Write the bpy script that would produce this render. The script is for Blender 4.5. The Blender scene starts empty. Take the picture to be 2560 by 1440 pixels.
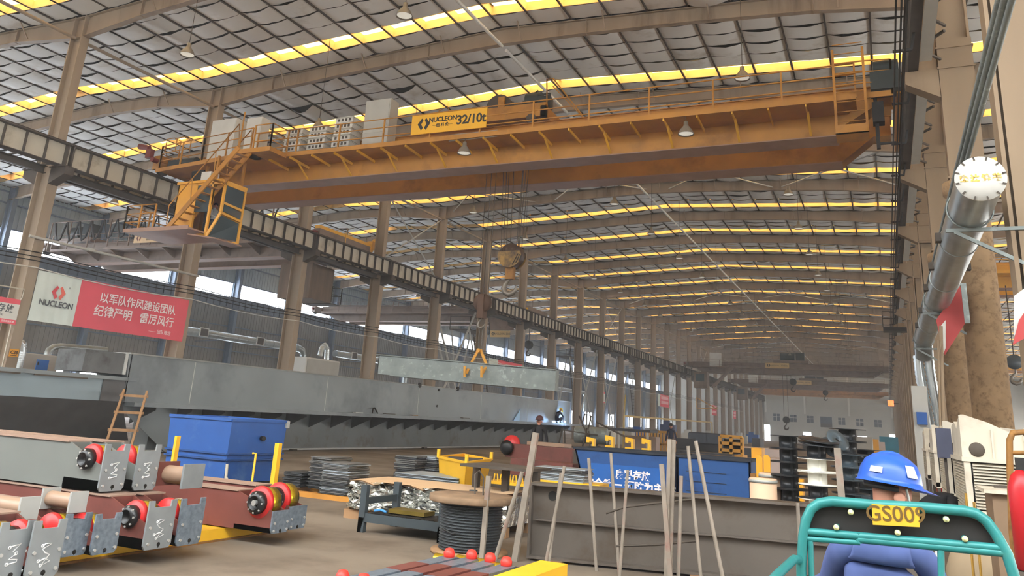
import bpy, math, random
from mathutils import Vector, Matrix, Quaternion
R_ = random.Random(7)
S = bpy.context.scene
COL = S.collection
pi = math.pi

# ---------------------------------------------------------------- camera
H = 1.7
F, PX0, PY0 = 1982.03, 1280.0, 465.2166          # focal length in pixels of the 2560x1440 frame, optical centre
YAW, PIT, ROL = -0.44198019, 0.28421821, 0.06035572
def _mm(a, b): return Matrix(a) @ b
_cy, _sy, _cp, _sp, _cr, _sr = math.cos(YAW), math.sin(YAW), math.cos(PIT), math.sin(PIT), math.cos(ROL), math.sin(ROL)
CR = Matrix(((_cr,-_sr,0),(_sr,_cr,0),(0,0,1))) @ Matrix(((1,0,0),(0,_cp,_sp),(0,-_sp,_cp))) @ Matrix(((_cy,0,-_sy),(0,1,0),(_sy,0,_cy))) @ Matrix(((1,0,0),(0,0,-1),(0,1,0)))
cd = bpy.data.cameras.new('camera')
cam = bpy.data.objects.new('camera', cd); COL.objects.link(cam)
cd.sensor_fit = 'HORIZONTAL'; cd.sensor_width = 36.0; cd.lens = F / 2560 * 36.0
cd.shift_x = 0.0; cd.shift_y = -(720 - PY0) / 2560
cd.clip_start = 0.05; cd.clip_end = 600
_r, _d, _f = CR[0], CR[1], CR[2]
cam.matrix_world = Matrix(((_r[0], -_d[0], -_f[0], 0), (_r[1], -_d[1], -_f[1], 0), (_r[2], -_d[2], -_f[2], H), (0, 0, 0, 1)))
S.camera = cam
def ray(px, py): return CR.transposed() @ Vector(((px - PX0) / F, (py - PY0) / F, 1.0))
def AX(px, py, X): d = ray(px, py); t = X / d.x; return Vector((X, d.y * t, H + d.z * t))
def AY(px, py, Y): d = ray(px, py); t = Y / d.y; return Vector((d.x * t, Y, H + d.z * t))
def AZ(px, py, Z): d = ray(px, py); t = (Z - H) / d.z; return Vector((d.x * t, d.y * t, Z))

# ---------------------------------------------------------------- light and exposure
W = bpy.data.worlds.new('world'); S.world = W; W.use_nodes = True
_n = W.node_tree.nodes; _l = W.node_tree.links; _n.clear()
_o = _n.new('ShaderNodeOutputWorld'); _b = _n.new('ShaderNodeBackground'); _l.new(_b.outputs[0], _o.inputs[0])
_tc = _n.new('ShaderNodeTexCoord'); _sx = _n.new('ShaderNodeSeparateXYZ'); _cr_ = _n.new('ShaderNodeValToRGB')
_mr = _n.new('ShaderNodeMapRange'); _mr.inputs[1].default_value = -1; _mr.inputs[2].default_value = 1
_l.new(_tc.outputs['Generated'], _sx.inputs[0]); _l.new(_sx.outputs[2], _mr.inputs[0]); _l.new(_mr.outputs[0], _cr_.inputs[0]); _l.new(_cr_.outputs[0], _b.inputs[0])
_e = _cr_.color_ramp.elements                     # overcast sky, and added glow below the horizon to light the ceiling
_e[0].position = 0.0; _e[0].color = (1.0, .98, .95, 1)
_e[1].position = 1.0; _e[1].color = (.92, .97, 1.0, 1)
_x = _e.new(.49); _x.color = (1.0, .98, .95, 1)
_x = _e.new(.52); _x.color = (1.0, 1.0, 1.0, 1)
_b.inputs[1].default_value = 8.5
WARM, WINDOW = 2.4, 9.0                           # daylight through the roof lights / the wall windows
S.view_settings.view_transform = 'Standard'; S.view_settings.look = 'None'
S.view_settings.exposure = 0.8; S.view_settings.gamma = 1.0; S.view_settings.use_curve_mapping = False
S.cycles.use_denoising = True
S.cycles.max_bounces = 6; S.cycles.diffuse_bounces = 4; S.cycles.glossy_bounces = 3; S.cycles.transmission_bounces = 4; S.cycles.volume_bounces = 0
S.cycles.sample_clamp_indirect = 6.0; S.cycles.caustics_reflective = False; S.cycles.caustics_refractive = False

# ---------------------------------------------------------------- materials
def lin(c): return tuple((v / 255 / 12.92 if v / 255 <= .04045 else ((v / 255 + .055) / 1.055) ** 2.4) for v in c)
MATS = {}
def mat(name, rgb, rough=.6, metal=0.0, var=.18, scale=2.0, bump=0.0, dirt=None, damt=.4, dscale=1.2, emit=None, es=1.0, streak=False, spec=.4):
    if name in MATS: return MATS[name]
    m = bpy.data.materials.new(name); m.use_nodes = True; MATS[name] = m
    nt = m.node_tree; n, l = nt.nodes, nt.links; b = n['Principled BSDF']
    c = lin(rgb)
    b.inputs['Roughness'].default_value = rough; b.inputs['Metallic'].default_value = metal
    b.inputs['Specular IOR Level'].default_value = spec
    if emit:
        e = lin(emit); b.inputs['Emission Color'].default_value = (*e, 1); b.inputs['Emission Strength'].default_value = es
    if var <= 0 and not dirt:
        b.inputs['Base Color'].default_value = (*c, 1); return m
    tc = n.new('ShaderNodeTexCoord'); no = n.new('ShaderNodeTexNoise'); no.inputs['Scale'].default_value = scale; no.inputs['Detail'].default_value = 5
    if streak:
        mp = n.new('ShaderNodeMapping'); mp.inputs['Scale'].default_value = (1, 1, .12); l.new(tc.outputs['Object'], mp.inputs[0]); l.new(mp.outputs[0], no.inputs['Vector'])
    else: l.new(tc.outputs['Object'], no.inputs['Vector'])
    r = n.new('ShaderNodeValToRGB'); e = r.color_ramp.elements
    e[0].position = .3; e[1].position = .7
    e[0].color = (*[v * (1 - var) for v in c], 1); e[1].color = (*[min(1, v * (1 + var)) for v in c], 1)
    l.new(no.outputs['Fac'], r.inputs[0]); out = r.outputs[0]
    if dirt:
        n2 = n.new('ShaderNodeTexNoise'); n2.inputs['Scale'].default_value = dscale; n2.inputs['Detail'].default_value = 8; n2.inputs['Roughness'].default_value = .65
        l.new((mp if streak else tc).outputs[0 if streak else 'Object'], n2.inputs['Vector'])
        r2 = n.new('ShaderNodeValToRGB'); r2.color_ramp.elements[0].position = .62 - .3 * damt; r2.color_ramp.elements[1].position = .78 - .2 * damt
        mx = n.new('ShaderNodeMix'); mx.data_type = 'RGBA'; l.new(n2.outputs['Fac'], r2.inputs[0]); l.new(r2.outputs[0], mx.inputs[0])
        l.new(out, mx.inputs[6]); mx.inputs[7].default_value = (*lin(dirt), 1); out = mx.outputs[2]
    l.new(out, b.inputs['Base Color'])
    if bump:
        bp = n.new('ShaderNodeBump'); bp.inputs['Strength'].default_value = bump; bp.inputs['Distance'].default_value = .03
        l.new(no.outputs['Fac'], bp.inputs['Height']); l.new(bp.outputs[0], b.inputs['Normal'])
    return m

# ---------------------------------------------------------------- mesh builder
V = Vector
def frame_of(d, up=(0, 0, 1)):
    d = V(d).normalized(); u = V(up)
    if abs(d.dot(u.normalized())) > .98: u = V((0, 1, 0)) if abs(d.y) < .9 else V((1, 0, 0))
    s = d.cross(u).normalized(); return d, s, s.cross(d)
class MB:
    def __init__(self): self.v = []; self.f = []; self.sm = []; self.mi = []; self.c = 0
    def add(self, vs, fs, smooth=False):
        k = len(self.v); self.v += [tuple(p) for p in vs]; self.f += [tuple(i + k for i in f) for f in fs]; self.sm += [smooth] * len(fs); self.mi += [self.c] * len(fs); return self
    def m(self, i): self.c = i; return self
    def box(self, x0, x1, y0, y1, z0, z1):
        return self.add([(x0,y0,z0),(x1,y0,z0),(x1,y1,z0),(x0,y1,z0),(x0,y0,z1),(x1,y0,z1),(x1,y1,z1),(x0,y1,z1)],
                        [(0,3,2,1),(4,5,6,7),(0,1,5,4),(1,2,6,5),(2,3,7,6),(3,0,4,7)])
    def cbox(self, c, s, rz=0.0, M=None):
        a, b, h = s[0] / 2, s[1] / 2, s[2] / 2; ca, sa = math.cos(rz), math.sin(rz); vs = []
        for z in (-h, h):
            for x, y in ((-a,-b),(a,-b),(a,b),(-a,b)):
                p = V((x * ca - y * sa, x * sa + y * ca, z))
                if M: p = M @ V((x, y, z))
                vs.append(V(c) + p)
        return self.add(vs, [(0,3,2,1),(4,5,6,7),(0,1,5,4),(1,2,6,5),(2,3,7,6),(3,0,4,7)])
    def bar(self, p, q, w, h=None, up=(0, 0, 1)):
        h = h or w; p, q = V(p), V(q); d, s, u = frame_of(q - p, up); vs = []
        for c in (p, q):
            for a, b in ((-1,-1),(1,-1),(1,1),(-1,1)): vs.append(c + s * (a * w / 2) + u * (b * h / 2))
        return self.add(vs, [(0,3,2,1)[::-1],(4,5,6,7)[::-1],(0,1,5,4)[::-1],(1,2,6,5)[::-1],(2,3,7,6)[::-1],(3,0,4,7)[::-1]])
    def tube(self, pts, r, n=8, cap=True, closed=False):
        pts = [V(p) for p in pts]; rs = r if isinstance(r, (list, tuple)) else [r] * len(pts); vs = []; k = len(pts)
        pd = None
        for i, p in enumerate(pts):
            if closed: d = pts[(i + 1) % k] - pts[i - 1]
            else: d = pts[min(i + 1, k - 1)] - pts[max(i - 1, 0)]
            d = d.normalized() if d.length > 1e-9 else V((0, 0, 1))
            if pd is None: _, s, u = frame_of(d)
            else:
                s = (s - d * s.dot(d)).normalized(); u = s.cross(d)
            pd = d
            for j in range(n):
                a = 2 * pi * j / n; vs.append(p + (s * math.cos(a) + u * math.sin(a)) * rs[i])
        fs = []
        for i in range(k if closed else k - 1):
            for j in range(n):
                a, b = i * n + j, i * n + (j + 1) % n; c, d_ = ((i + 1) % k) * n + (j + 1) % n, ((i + 1) % k) * n + j
                fs.append((a, b, c, d_))
        self.add(vs, fs, True)
        if cap and not closed:
            self.add(vs[:n], [tuple(range(n))[::-1]]); self.add(vs[-n:], [tuple(range(n))])
        return self
    def cyl(self, p, q, r, n=16): return self.tube([p, q], r, n)
    def lathe(self, prof, o=(0, 0, 0), axis=(0, 0, 1), n=20, a0=0.0, a1=2 * pi):
        d, s, u = frame_of(axis); o = V(o); full = abs(a1 - a0 - 2 * pi) < 1e-6; m = n if full else n + 1; vs = []
        for r, h in prof:
            for j in range(m):
                a = a0 + (a1 - a0) * j / n; vs.append(o + d * h + (s * math.cos(a) + u * math.sin(a)) * r)
        fs = []
        for i in range(len(prof) - 1):
            for j in range(n):
                fs.append((i * m + j, i * m + (j + 1) % m, (i + 1) * m + (j + 1) % m, (i + 1) * m + j))
        return self.add(vs, fs, True)
    def prism(self, pts, o, ex, ey, ez, t):
        # outline pts (2D) in the plane ex, ey at o, thickness t along ez
        o, ex, ey, ez = V(o), V(ex), V(ey), V(ez); k = len(pts)
        a = [o + ex * x + ey * y for x, y in pts]; b = [p + ez * t for p in a]
        return self.add(a + b, [tuple(range(k))[::-1], tuple(range(k, 2 * k))] + [(i, (i + 1) % k, k + (i + 1) % k, k + i) for i in range(k)])
    def hull4(self, a, b):   # two quads (4 points each) joined to a solid
        return self.add(list(a) + list(b), [(0,3,2,1),(4,5,6,7),(0,1,5,4),(1,2,6,5),(2,3,7,6),(3,0,4,7)])
    def build(self, name, m, parent=None, w=False, bevel=0.0):
        me = bpy.data.meshes.new(name); me.from_pydata(self.v, [], self.f)
        me.polygons.foreach_set('use_smooth', self.sm); me.polygons.foreach_set('material_index', self.mi)
        for q in (m if isinstance(m, list) else [m]): me.materials.append(q)
        me.update()
        o = bpy.data.objects.new(name, me); COL.objects.link(o)
        if parent:
            o.parent = parent
            if w:                                  # vertices given in hall coordinates
                q, acc = parent, V((0, 0, 0))
                while q: acc += q.location; q = q.parent
                o.location = -acc
        if bevel:
            b = o.modifiers.new('bevel', 'BEVEL'); b.width = bevel; b.segments = 2; b.limit_method = 'ANGLE'
        return o
def tag(o, label, cat, group=None, kind=None):
    o['label'] = label; o['category'] = cat
    if group: o['group'] = group
    if kind: o['kind'] = kind
    return o
def thing(name, label, cat, loc=(0, 0, 0), group=None, rz=0.0):
    o = bpy.data.objects.new(name, None); COL.objects.link(o); o.location = loc; o.rotation_euler = (0, 0, rz); o.empty_display_size = .2
    return tag(o, label, cat, group)
def struct(name, mb, m):
    o = mb.build(name, m); o['kind'] = 'structure'; return o
def kids(o): return list(o.children)
def dup(o, parent=None):
    c = o.copy(); COL.objects.link(c)
    if parent: c.parent = parent
    for ch in kids(o): dup(ch, c)
    return c
def place(root, loc, rz=0.0, label=None, group=None):
    root.location = loc; root.rotation_euler = (0, 0, rz)
    if label: root['label'] = label
    if group: root['group'] = group
    return root
def text(body, size, ex=.004, font=None, bold=0.0, align='CENTER', shear=0.0, space=1.0):
    cu = bpy.data.curves.new('text', 'FONT'); cu.body = body; cu.size = size; cu.extrude = ex; cu.offset = bold; cu.resolution_u = 3
    cu.align_x = align; cu.align_y = 'CENTER'; cu.shear = shear; cu.space_character = space
    o = bpy.data.objects.new('text', cu); COL.objects.link(o)
    dg = bpy.context.evaluated_depsgraph_get(); me = bpy.data.meshes.new_from_object(o.evaluated_get(dg)); bpy.data.objects.remove(o)
    return me
def lettering(name, body, size, m, parent, M, **k):
    """flat raised letters: M places the text plane (x to the right, y up, z out of the surface)"""
    me = text(body, size, **k); me.transform(M); me.materials.clear(); me.materials.append(m); me.name = name
    o = bpy.data.objects.new(name, me); COL.objects.link(o); o.parent = parent
    return o
def basis(o, ex, ey, ez=None):
    ex = V(ex).normalized(); ey = V(ey); ey = (ey - ex * ey.dot(ex)).normalized(); ez = ex.cross(ey)
    return Matrix(((ex.x, ey.x, ez.x, o[0]), (ex.y, ey.y, ez.y, o[1]), (ex.z, ey.z, ez.z, o[2]), (0, 0, 0, 1)))
# ---------------------------------------------------------------- palette
CONC = mat('floor concrete', (126, 114, 100), .7, var=.28, scale=.45, dirt=(88, 74, 60), damt=.55, dscale=.5)
STEEL = mat('painted structural steel', (150, 134, 115), .6, var=.1, scale=1.5, dirt=(108, 92, 76), damt=.25, dscale=.8, streak=True)
STEELR = mat('dusty tan steel', (142, 122, 98), .65, var=.1, scale=1.5, dirt=(120, 100, 78), damt=.3, dscale=1.0, streak=True)
CREAM = mat('cream web plate', (186, 180, 164), .6, var=.06, scale=1.2, dirt=(150, 140, 122), damt=.25)
DARK = mat('dark dusty steel', (74, 66, 58), .7, var=.2, scale=2)
BLACK = mat('black steel', (30, 28, 26), .6, var=.2, scale=3)
BAG = mat('white insulation blanket', (224, 226, 224), .6, var=.1, scale=.35, dirt=(186, 182, 172), damt=.2, dscale=.7)
PURL = mat('dark purlin', (66, 56, 46), .75, var=.2)
LINER = mat('yellow lit roof light lining', (238, 204, 142), .6, var=.06)  # yellow lining, with the warm glow of the sheets put into its colour
FRP = mat('roof light sheet', (255, 220, 140), .5, var=0, emit=(255, 222, 150), es=WARM)
GLASSW = mat('daylight wall window', (235, 240, 245), .5, var=0, emit=(236, 244, 255), es=WINDOW)
WALLU = mat('upper wall sheet', (150, 160, 164), .6, var=.1, scale=1, streak=True)
WALLD = mat('lower wall sheet', (122, 118, 112), .65, var=.18, scale=1, streak=True)
WALLF = mat('far wall sheet', (178, 178, 172), .65, var=.06, scale=.3)
SHEET = mat('roof sheet underside', (70, 66, 62), .7, var=.2)
BLUEW = mat('blue grey wall steel', (96, 108, 124), .6, var=.12)
YEL = mat('crane yellow', (176, 122, 42), .45, var=.12, scale=1.2, dirt=(136, 90, 32), damt=.35, dscale=.7)
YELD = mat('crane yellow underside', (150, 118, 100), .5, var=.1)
WHITEP = mat('off white plate', (206, 206, 200), .55, var=.06)
GREYP = mat('light grey plate', (176, 176, 170), .55, var=.06)
ROPE = mat('steel rope', (62, 54, 46), .6, var=0)
ORD = 'first second third fourth fifth sixth seventh eighth ninth tenth eleventh twelfth thirteenth fourteenth fifteenth sixteenth seventeenth eighteenth nineteenth twentieth'.split()
ORD += ['twenty-' + w for w in ORD[:9]]

# ---------------------------------------------------------------- frame of the building
BAY, YC0, NB = 7.6, 19.15, 26
XL, XR_ = -28.95, 1.95
def YK(k): return YC0 + BAY * k
def T(x):                                         # top of the roof beams
    if x > XR_: return 16.45 + .05 * (15.5 - abs(x - 17.6))
    if x > XL: return 16.45 + .05 * (15.5 - abs(x + 13.4))
    return 16.45 + .02 * (x - XL) * -1 if x > -37 else 16.61 - .07 * (-37 - x)
YA, YB = -14.0, YK(NB) + .4
fl = MB(); fl.box(-57, 34, YA, YB + 2, -.3, 0); struct('floor', fl, CONC)
SKY0, SKY1 = 5.45, 6.35
def roof_span(x0, x1, name, seed, kmin):
    rr = random.Random(seed); n = round((x1 - x0) / 1.55); st = (x1 - x0) / n
    bag, pur, lin_, sh = MB(), MB(), MB(), MB()
    for k in range(kmin, NB):
        yb = YK(k); seams = [0.16, 1.2, 2.3, 3.35, 4.4, SKY0]
        strips = list(zip(seams[:-1], seams[1:])) + [(SKY1, BAY - .16)]
        for (s0, s1) in strips:
            for i in range(n):
                xa = x0 + i * st + .03; xb = xa + st - .06; sg = .05 + .09 * rr.random(); e1 = .35 + .35 * rr.random(); nu = 6 if k < 12 else 3
                ya = yb + s0 + .01 + .05 * rr.random(); yz = yb + s1 - .01; vs = []
                torn = rr.random() < .006
                if torn: sg *= 3.2
                tl = rr.uniform(-.03, .03)
                for v, a in ((0, 1.0), (.5, .72), (1, e1)):
                    for u in range(nu + 1):
                        q = u / nu; x = xa + (xb - xa) * q
                        vs.append((x, ya + (yz - ya) * v + .03 * rr.uniform(-1, 1), T(x) + .06 - sg * a * 4 * q * (1 - q) + tl * (q - .5)))
                fs = [(r * (nu + 1) + c, r * (nu + 1) + c + 1, (r + 1) * (nu + 1) + c + 1, (r + 1) * (nu + 1) + c) for r in range(2) for c in range(nu)]
                bag.add(vs, fs, True)
        for i in range(n):                        # roof light boxes between the purlins
            xa = x0 + i * st + .05; xb = xa + st - .1
            for yy, s in ((yb + SKY0, -.03), (yb + SKY1, .03)):
                lin_.hull4([(xa, yy, T(xa) + .02), (xb, yy, T(xb) + .02), (xb, yy + s, T(xb) + .02), (xa, yy + s, T(xa) + .02)],
                           [(xa, yy, T(xa) + .42), (xb, yy, T(xb) + .42), (xb, yy + s, T(xb) + .42), (xa, yy + s, T(xa) + .42)])
            for xx in (xa - .02, xb + .0): lin_.box(xx, xx + .03, yb + SKY0, yb + SKY1, T(xx) + .03, T(xx) + .4)  # side boxes added so the dark purlin sides look lit orange
    for i in range(n + 1):
        x = x0 + i * st; z = T(x)
        pur.box(x - .028, x + .028, YK(kmin), YK(NB), z, z + .22)
    m = 8
    for i in range(m):
        xa, xb = x0 + (x1 - x0) * i / m, x0 + (x1 - x0) * (i + 1) / m
        sh.hull4([(xa, YK(kmin), T(xa) + .44), (xb, YK(kmin), T(xb) + .44), (xb, YB, T(xb) + .44), (xa, YB, T(xa) + .44)],
                 [(xa, YK(kmin), T(xa) + .5), (xb, YK(kmin), T(xb) + .5), (xb, YB, T(xb) + .5), (xa, YB, T(xa) + .5)])
    struct('ceiling', bag, BAG); struct('ceiling_purlins', pur, PURL); struct('ceiling_roof_light_lining', lin_, LINER); struct('ceiling_roof_sheet', sh, SHEET)
roof_span(XL, XR_, 'main', 1, -3); roof_span(-55.6, XL, 'left', 2, -3); roof_span(XR_, 32.6, 'right', 3, -3)
wn = [0]
def roof_lights(x0, x1, kmin, seed):
    rr = random.Random(seed); m = 6
    for k in range(kmin, NB):
        mb = MB(); yb = YK(k); full = k < 9 and x0 > -50
        for i in range(m):
            if not full and k > 2 and rr.random() < .33: continue
            xa, xb = x0 + (x1 - x0) * i / m, x0 + (x1 - x0) * (i + 1) / m
            mb.add([(xa, yb + SKY0, T(xa) + .40), (xb, yb + SKY0, T(xb) + .40), (xb, yb + SKY1, T(xb) + .40), (xa, yb + SKY1, T(xa) + .40)], [(0, 3, 2, 1)])
        if mb.v: wn[0] += 1; struct('window_%d' % wn[0], mb, FRP)
roof_lights(XL + .1, -13.45, -3, 5); roof_lights(-13.35, XR_ - .1, -3, 6); roof_lights(-53.6, XL - .3, -3, 7); roof_lights(XR_ + .3, 32, -2, 8)

def rafter(y, xs, name, label):
    # welded I beam, deeper at the columns: xs = list of (x, depth)
    mb = MB()
    for (xa, da), (xb, db) in zip(xs[:-1], xs[1:]):
        for (t0, t1, hw) in ((0, .03, .13), (None, None, .01)):
            if t0 is not None:
                mb.hull4([(xa, y - hw, T(xa) - .03), (xb, y - hw, T(xb) - .03), (xb, y + hw, T(xb) - .03), (xa, y + hw, T(xa) - .03)],
                         [(xa, y - hw, T(xa)), (xb, y - hw, T(xb)), (xb, y + hw, T(xb)), (xa, y + hw, T(xa))])
                mb.hull4([(xa, y - hw, T(xa) - da), (xb, y - hw, T(xb) - db), (xb, y + hw, T(xb) - db), (xa, y + hw, T(xa) - da)],
                         [(xa, y - hw, T(xa) - da + .03), (xb, y - hw, T(xb) - db + .03), (xb, y + hw, T(xb) - db + .03), (xa, y + hw, T(xa) - da + .03)])
            else:
                mb.hull4([(xa, y - hw, T(xa) - da + .03), (xb, y - hw, T(xb) - db + .03), (xb, y + hw, T(xb) - db + .03), (xa, y + hw, T(xa) - da + .03)],
                         [(xa, y - hw, T(xa) - .03), (xb, y - hw, T(xb) - .03), (xb, y + hw, T(xb) - .03), (xa, y + hw, T(xa) - .03)])
    for xa, da in xs[1:-1:2]: mb.box(xa - .015, xa + .015, y - .13, y + .13, T(xa) - da - .02, T(xa))
    # fly braces up to the purlins
    for i in range(1, len(xs) - 1):
        xa, da = xs[i]
        for s in (-1, 1): mb.bar((xa + .8, y + s * .1, T(xa + .8) - da + .05), (xa + .8, y + s * .62, T(xa + .8) + .1), .045)
    o = mb.build(name, STEEL); o['kind'] = 'structure'; o['label'] = label; o['category'] = 'roof beam'; return o
XM = [(XL, .95), (-25.5, .68), (-21, .6), (-17, .62), (-13.4, .72), (-9.8, .62), (-5.8, .6), (-1.4, .68), (XR_, .95)]
XLB = [(-55.4, .9), (-51, .65), (-46, .6), (-41, .6), (-37, .66), (-33, .6), (XL, .95)]
XRB = [(XR_, .95), (6, .66), (12, .6), (17.6, .7), (23, .6), (32, .8)]
for k in range(-1, NB):
    w = ('above the column signed C28' if k == 0 else 'above the column before the one signed C28' if k < 0 else '%s beyond the column signed C28' % ORD[k - 1])
    rafter(YK(k), XM, 'ceiling_beam', 'tan steel roof beam over the crane hall, ' + w)
    rafter(YK(k), XLB, 'ceiling_beam', 'tan steel roof beam over the windowed side aisle, ' + w)
    if k < 9: rafter(YK(k), XRB, 'ceiling_beam', 'tan steel roof beam over the aisle past the air coolers, ' + w)
# eave struts between the columns and the ridge pipes
def strut(x, z, k0, k1, r, name, m):
    mb = MB()
    for k in range(k0, k1): mb.tube([(x, YK(k) + .2, z), (x, YK(k + 1) - .2, z)], r, 8)
    struct(name, mb, m)
strut(XL, 15.45, -1, NB, .075, 'trim_1', STEEL); strut(-13.4, 16.35, -1, NB, .07, 'trim_2', WHITEP); strut(XR_, 15.4, 1, NB, .07, 'trim_3', STEEL)
br = MB()
for k in (3, 9, 16):                               # wind bracing of the left row above the runway
    br.tube([(XL, YK(k) + .2, 11.0), (XL, YK(k + 1) - .2, 15.4)], .05, 6); br.tube([(XL, YK(k) + .2, 15.4), (XL, YK(k + 1) - .2, 11.0)], .05, 6)
    for x0 in (-28, -20, -12, -5): br.tube([(x0, YK(k) + .15, T(x0) - .45), (x0 + 6.5, YK(k + 1) - .15, T(x0 + 6.5) - .45)], .04, 6); br.tube([(x0 + 6.5, YK(k) + .15, T(x0 + 6.5) - .45), (x0, YK(k + 1) - .15, T(x0) - .45)], .04, 6)
struct('trim_4', br, GREYP)

# ---------------------------------------------------------------- columns and crane runways
def hcol(mb, x, y, z0, z1, dx, fy, t=.025):
    for s in (-1, 1): mb.box(x + s * dx / 2 - t, x + s * dx / 2 + t, y - fy / 2, y + fy / 2, z0, z1)
    mb.box(x - dx / 2, x + dx / 2, y - .012, y + .012, z0, z1)
for k in range(-1, NB + 1):
    y = YK(k)
    w = ('signed C28' if k == 0 else 'before the one signed C28' if k < 0 else '%s beyond the one signed C28' % ORD[k - 1])
    t = thing('steel_column', 'tan steel column of the row beside the windowed aisle, ' + w, 'column', (XL, y, 0), 'columns between the hall and the windowed aisle')
    m = MB(); hcol(m, 0, 0, 0, 10.0, .72, .42); m.cbox((0, 0, .02), (.95, .6, .04))
    m.build('lower_shaft', STEEL, t)
    m = MB(); hcol(m, 0, 0, 10.0, T(XL) + .02, .62, .36)
    for z in (15.5, 16.4): m.box(-.33, .33, -.19, .19, z - .015, z + .015)
    m.build('upper_shaft', STEEL, t)
    for s in (-1, 1):
        m = MB()
        m.hull4([(s * .36, -.2, 9.25), (s * .36, .2, 9.25), (s * .36, .2, 9.9), (s * .36, -.2, 9.9)], [(s * 1.2, -.2, 9.6), (s * 1.2, .2, 9.6), (s * 1.2, .2, 9.9), (s * 1.2, -.2, 9.9)])
        m.cbox((s * .78, 0, 9.91), (.9, .55, .04)); m.build('runway_bracket', DARK, t)
def runway(xr, y0, y1, label, group, facing):
    t = thing('crane_runway_girder', label, 'crane runway', (xr, y0, 9.93), group)
    L = y1 - y0; m = MB(); m.box(-.008, .008, .03, L - .03, .02, .86); m.m(1)
    m.box(-.22, .22, .01, L - .01, 0, .025); m.box(-.24, .24, .01, L - .01, .86, .89)
    for i in range(10):
        y = .12 + (L - .24) * i / 9
        m.box(-.15, .15, y - .012, y + .012, .025, .86)
        if i in (0, 9): m.box(-.2, .2, y - .03, y + .03, .025, .86)
    m.build('web', [CREAM, DARK], t)
    m = MB(); m.box(-.06, .06, 0, L, .89, .905); m.box(-.02, .02, 0, L, .9, .97); m.box(-.04, .04, 0, L, .96, 1.0); m.build('rail', mat('rail steel', (70, 62, 56), .4, .6, var=.1), t)
    m = MB(); xo = .62 * facing
    m.box(xo - .1, xo - .08, .3, L - .3, -.28, .0); m.box(xo - .1, xo + .08, .3, L - .3, -.28, -.26); m.box(xo - .1, xo + .08, .3, L - .3, -.02, .0)
    for i in range(6): y = .5 + (L - 1) * i / 5; m.bar((0, y, .01), (xo, y, -.01), .06)
    m.build('edge_channel', DARK, t)
    return t
for k in range(-1, NB):
    w = ('%s bay past the column signed C28' % ORD[k]) if k >= 0 else 'bay before the column signed C28'
    runway(-28.1, YK(k), YK(k + 1), 'cream crane runway girder along the hall, ' + w, 'crane runway on the windowed side', -1)
for k in range(0, 14):
    w = '%s bay past the column signed C28' % ORD[k]
    runway(-29.75, YK(k), YK(k + 1), 'aisle side crane runway girder, ' + w, 'aisle side crane runway', 1)

# ---------------------------------------------------------------- left wall with its daylight strip
XW = -55.6
wl = MB(); wl.box(XW - .1, XW, YA, YB, 2.95 + .8, 11.1); wl.box(XW - .1, XW, YA, YB, 0, 1.3)
lowopen = [(k, y0, y1) for k in range(-1, NB) for (y0, y1) in ((YK(k) + .6, YK(k) + 3.4), (YK(k) + 4.3, YK(k) + 7.0))]
ys = YA
for (k, y0, y1) in lowopen:
    wl.box(XW - .1, XW, ys, y0, 1.3, 3.75); ys = y1
wl.box(XW - .1, XW, ys, YB, 1.3, 3.75)
y = YA
while y < YB: wl.box(XW, XW + .035, y, y + .12, 3.75, 11.1); wl.box(XW, XW + .035, y, y + .12, 0, 1.3); y += .38
struct('wall_left', wl, WALLD)
wu = MB(); wu.box(XW - .1, XW, YA, YB, 12.4, 15.75); y = YA
while y < YB: wu.box(XW, XW + .035, y, y + .12, 12.4, 15.75); y += .38
struct('wall_left_upper', wu, WALLU)
for k in range(-2, NB):
    wn[0] += 1; m = MB(); m.box(XW - .06, XW - .02, YK(k) + .15, YK(k + 1) - .15, 11.1, 12.4); struct('window_%d' % wn[0], m, GLASSW)
m = MB()
for k in range(-2, NB + 1):
    m.box(XW - .1, XW, YK(k) - .15, YK(k) + .15, 11.1, 12.4)
    for s in (2.5, 5.0): m.box(XW - .07, XW, YK(k) + s, YK(k) + s + .05, 11.1, 12.4)
struct('window_mullions', m, WALLU)
for (k, y0, y1) in lowopen:
    if (k * 7 + int(y0)) % 5 == 1 and k < 6: 
        m = MB(); m.box(XW - .1, XW, y0, y1, 1.3, 3.75); struct('wall_left_panel', m, WALLD); continue
    wn[0] += 1; m = MB(); m.box(XW - .07, XW - .03, y0, y1, 1.3, 3.75); struct('window_%d' % wn[0], m, GLASSW)
m = MB()
for z in (4.2, 6.2, 8.4, 11.0, 12.45, 14.2, 15.0): m.box(XW + .02, XW + .16, YA, YB, z - .05, z + .05)
struct('wall_left_girts', m, BLUEW)
for k in range(-1, NB + 1):
    y = YK(k); w = ('level with the column signed C28' if k == 0 else 'just before the column signed C28' if k < 0 else '%s beyond the column signed C28' % ORD[k - 1])
    m = MB(); hcol(m, XW + .5, y, 0, 15.4, .6, .35); o = m.build('steel_wall_column', BLUEW); tag(o, 'blue grey steel column against the windowed side wall, ' + w, 'column', 'columns of the windowed side wall')
m = MB(); m.box(-53.9, -53.88, YK(-1), YB - 1, 9.9, 10.75); m.box(-54.1, -53.7, YK(-1), YB - 1, 9.88, 9.9); m.box(-54.1, -53.7, YK(-1), YB - 1, 10.75, 10.78)
y = YK(-1)
while y < YB - 1: m.box(-53.88, -53.75, y, y + .03, 9.9, 10.75); y += .8
o = m.build('wall_crane_runway', BLUEW); tag(o, 'blue grey stiffened crane runway along the windowed side wall', 'crane runway')

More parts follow.
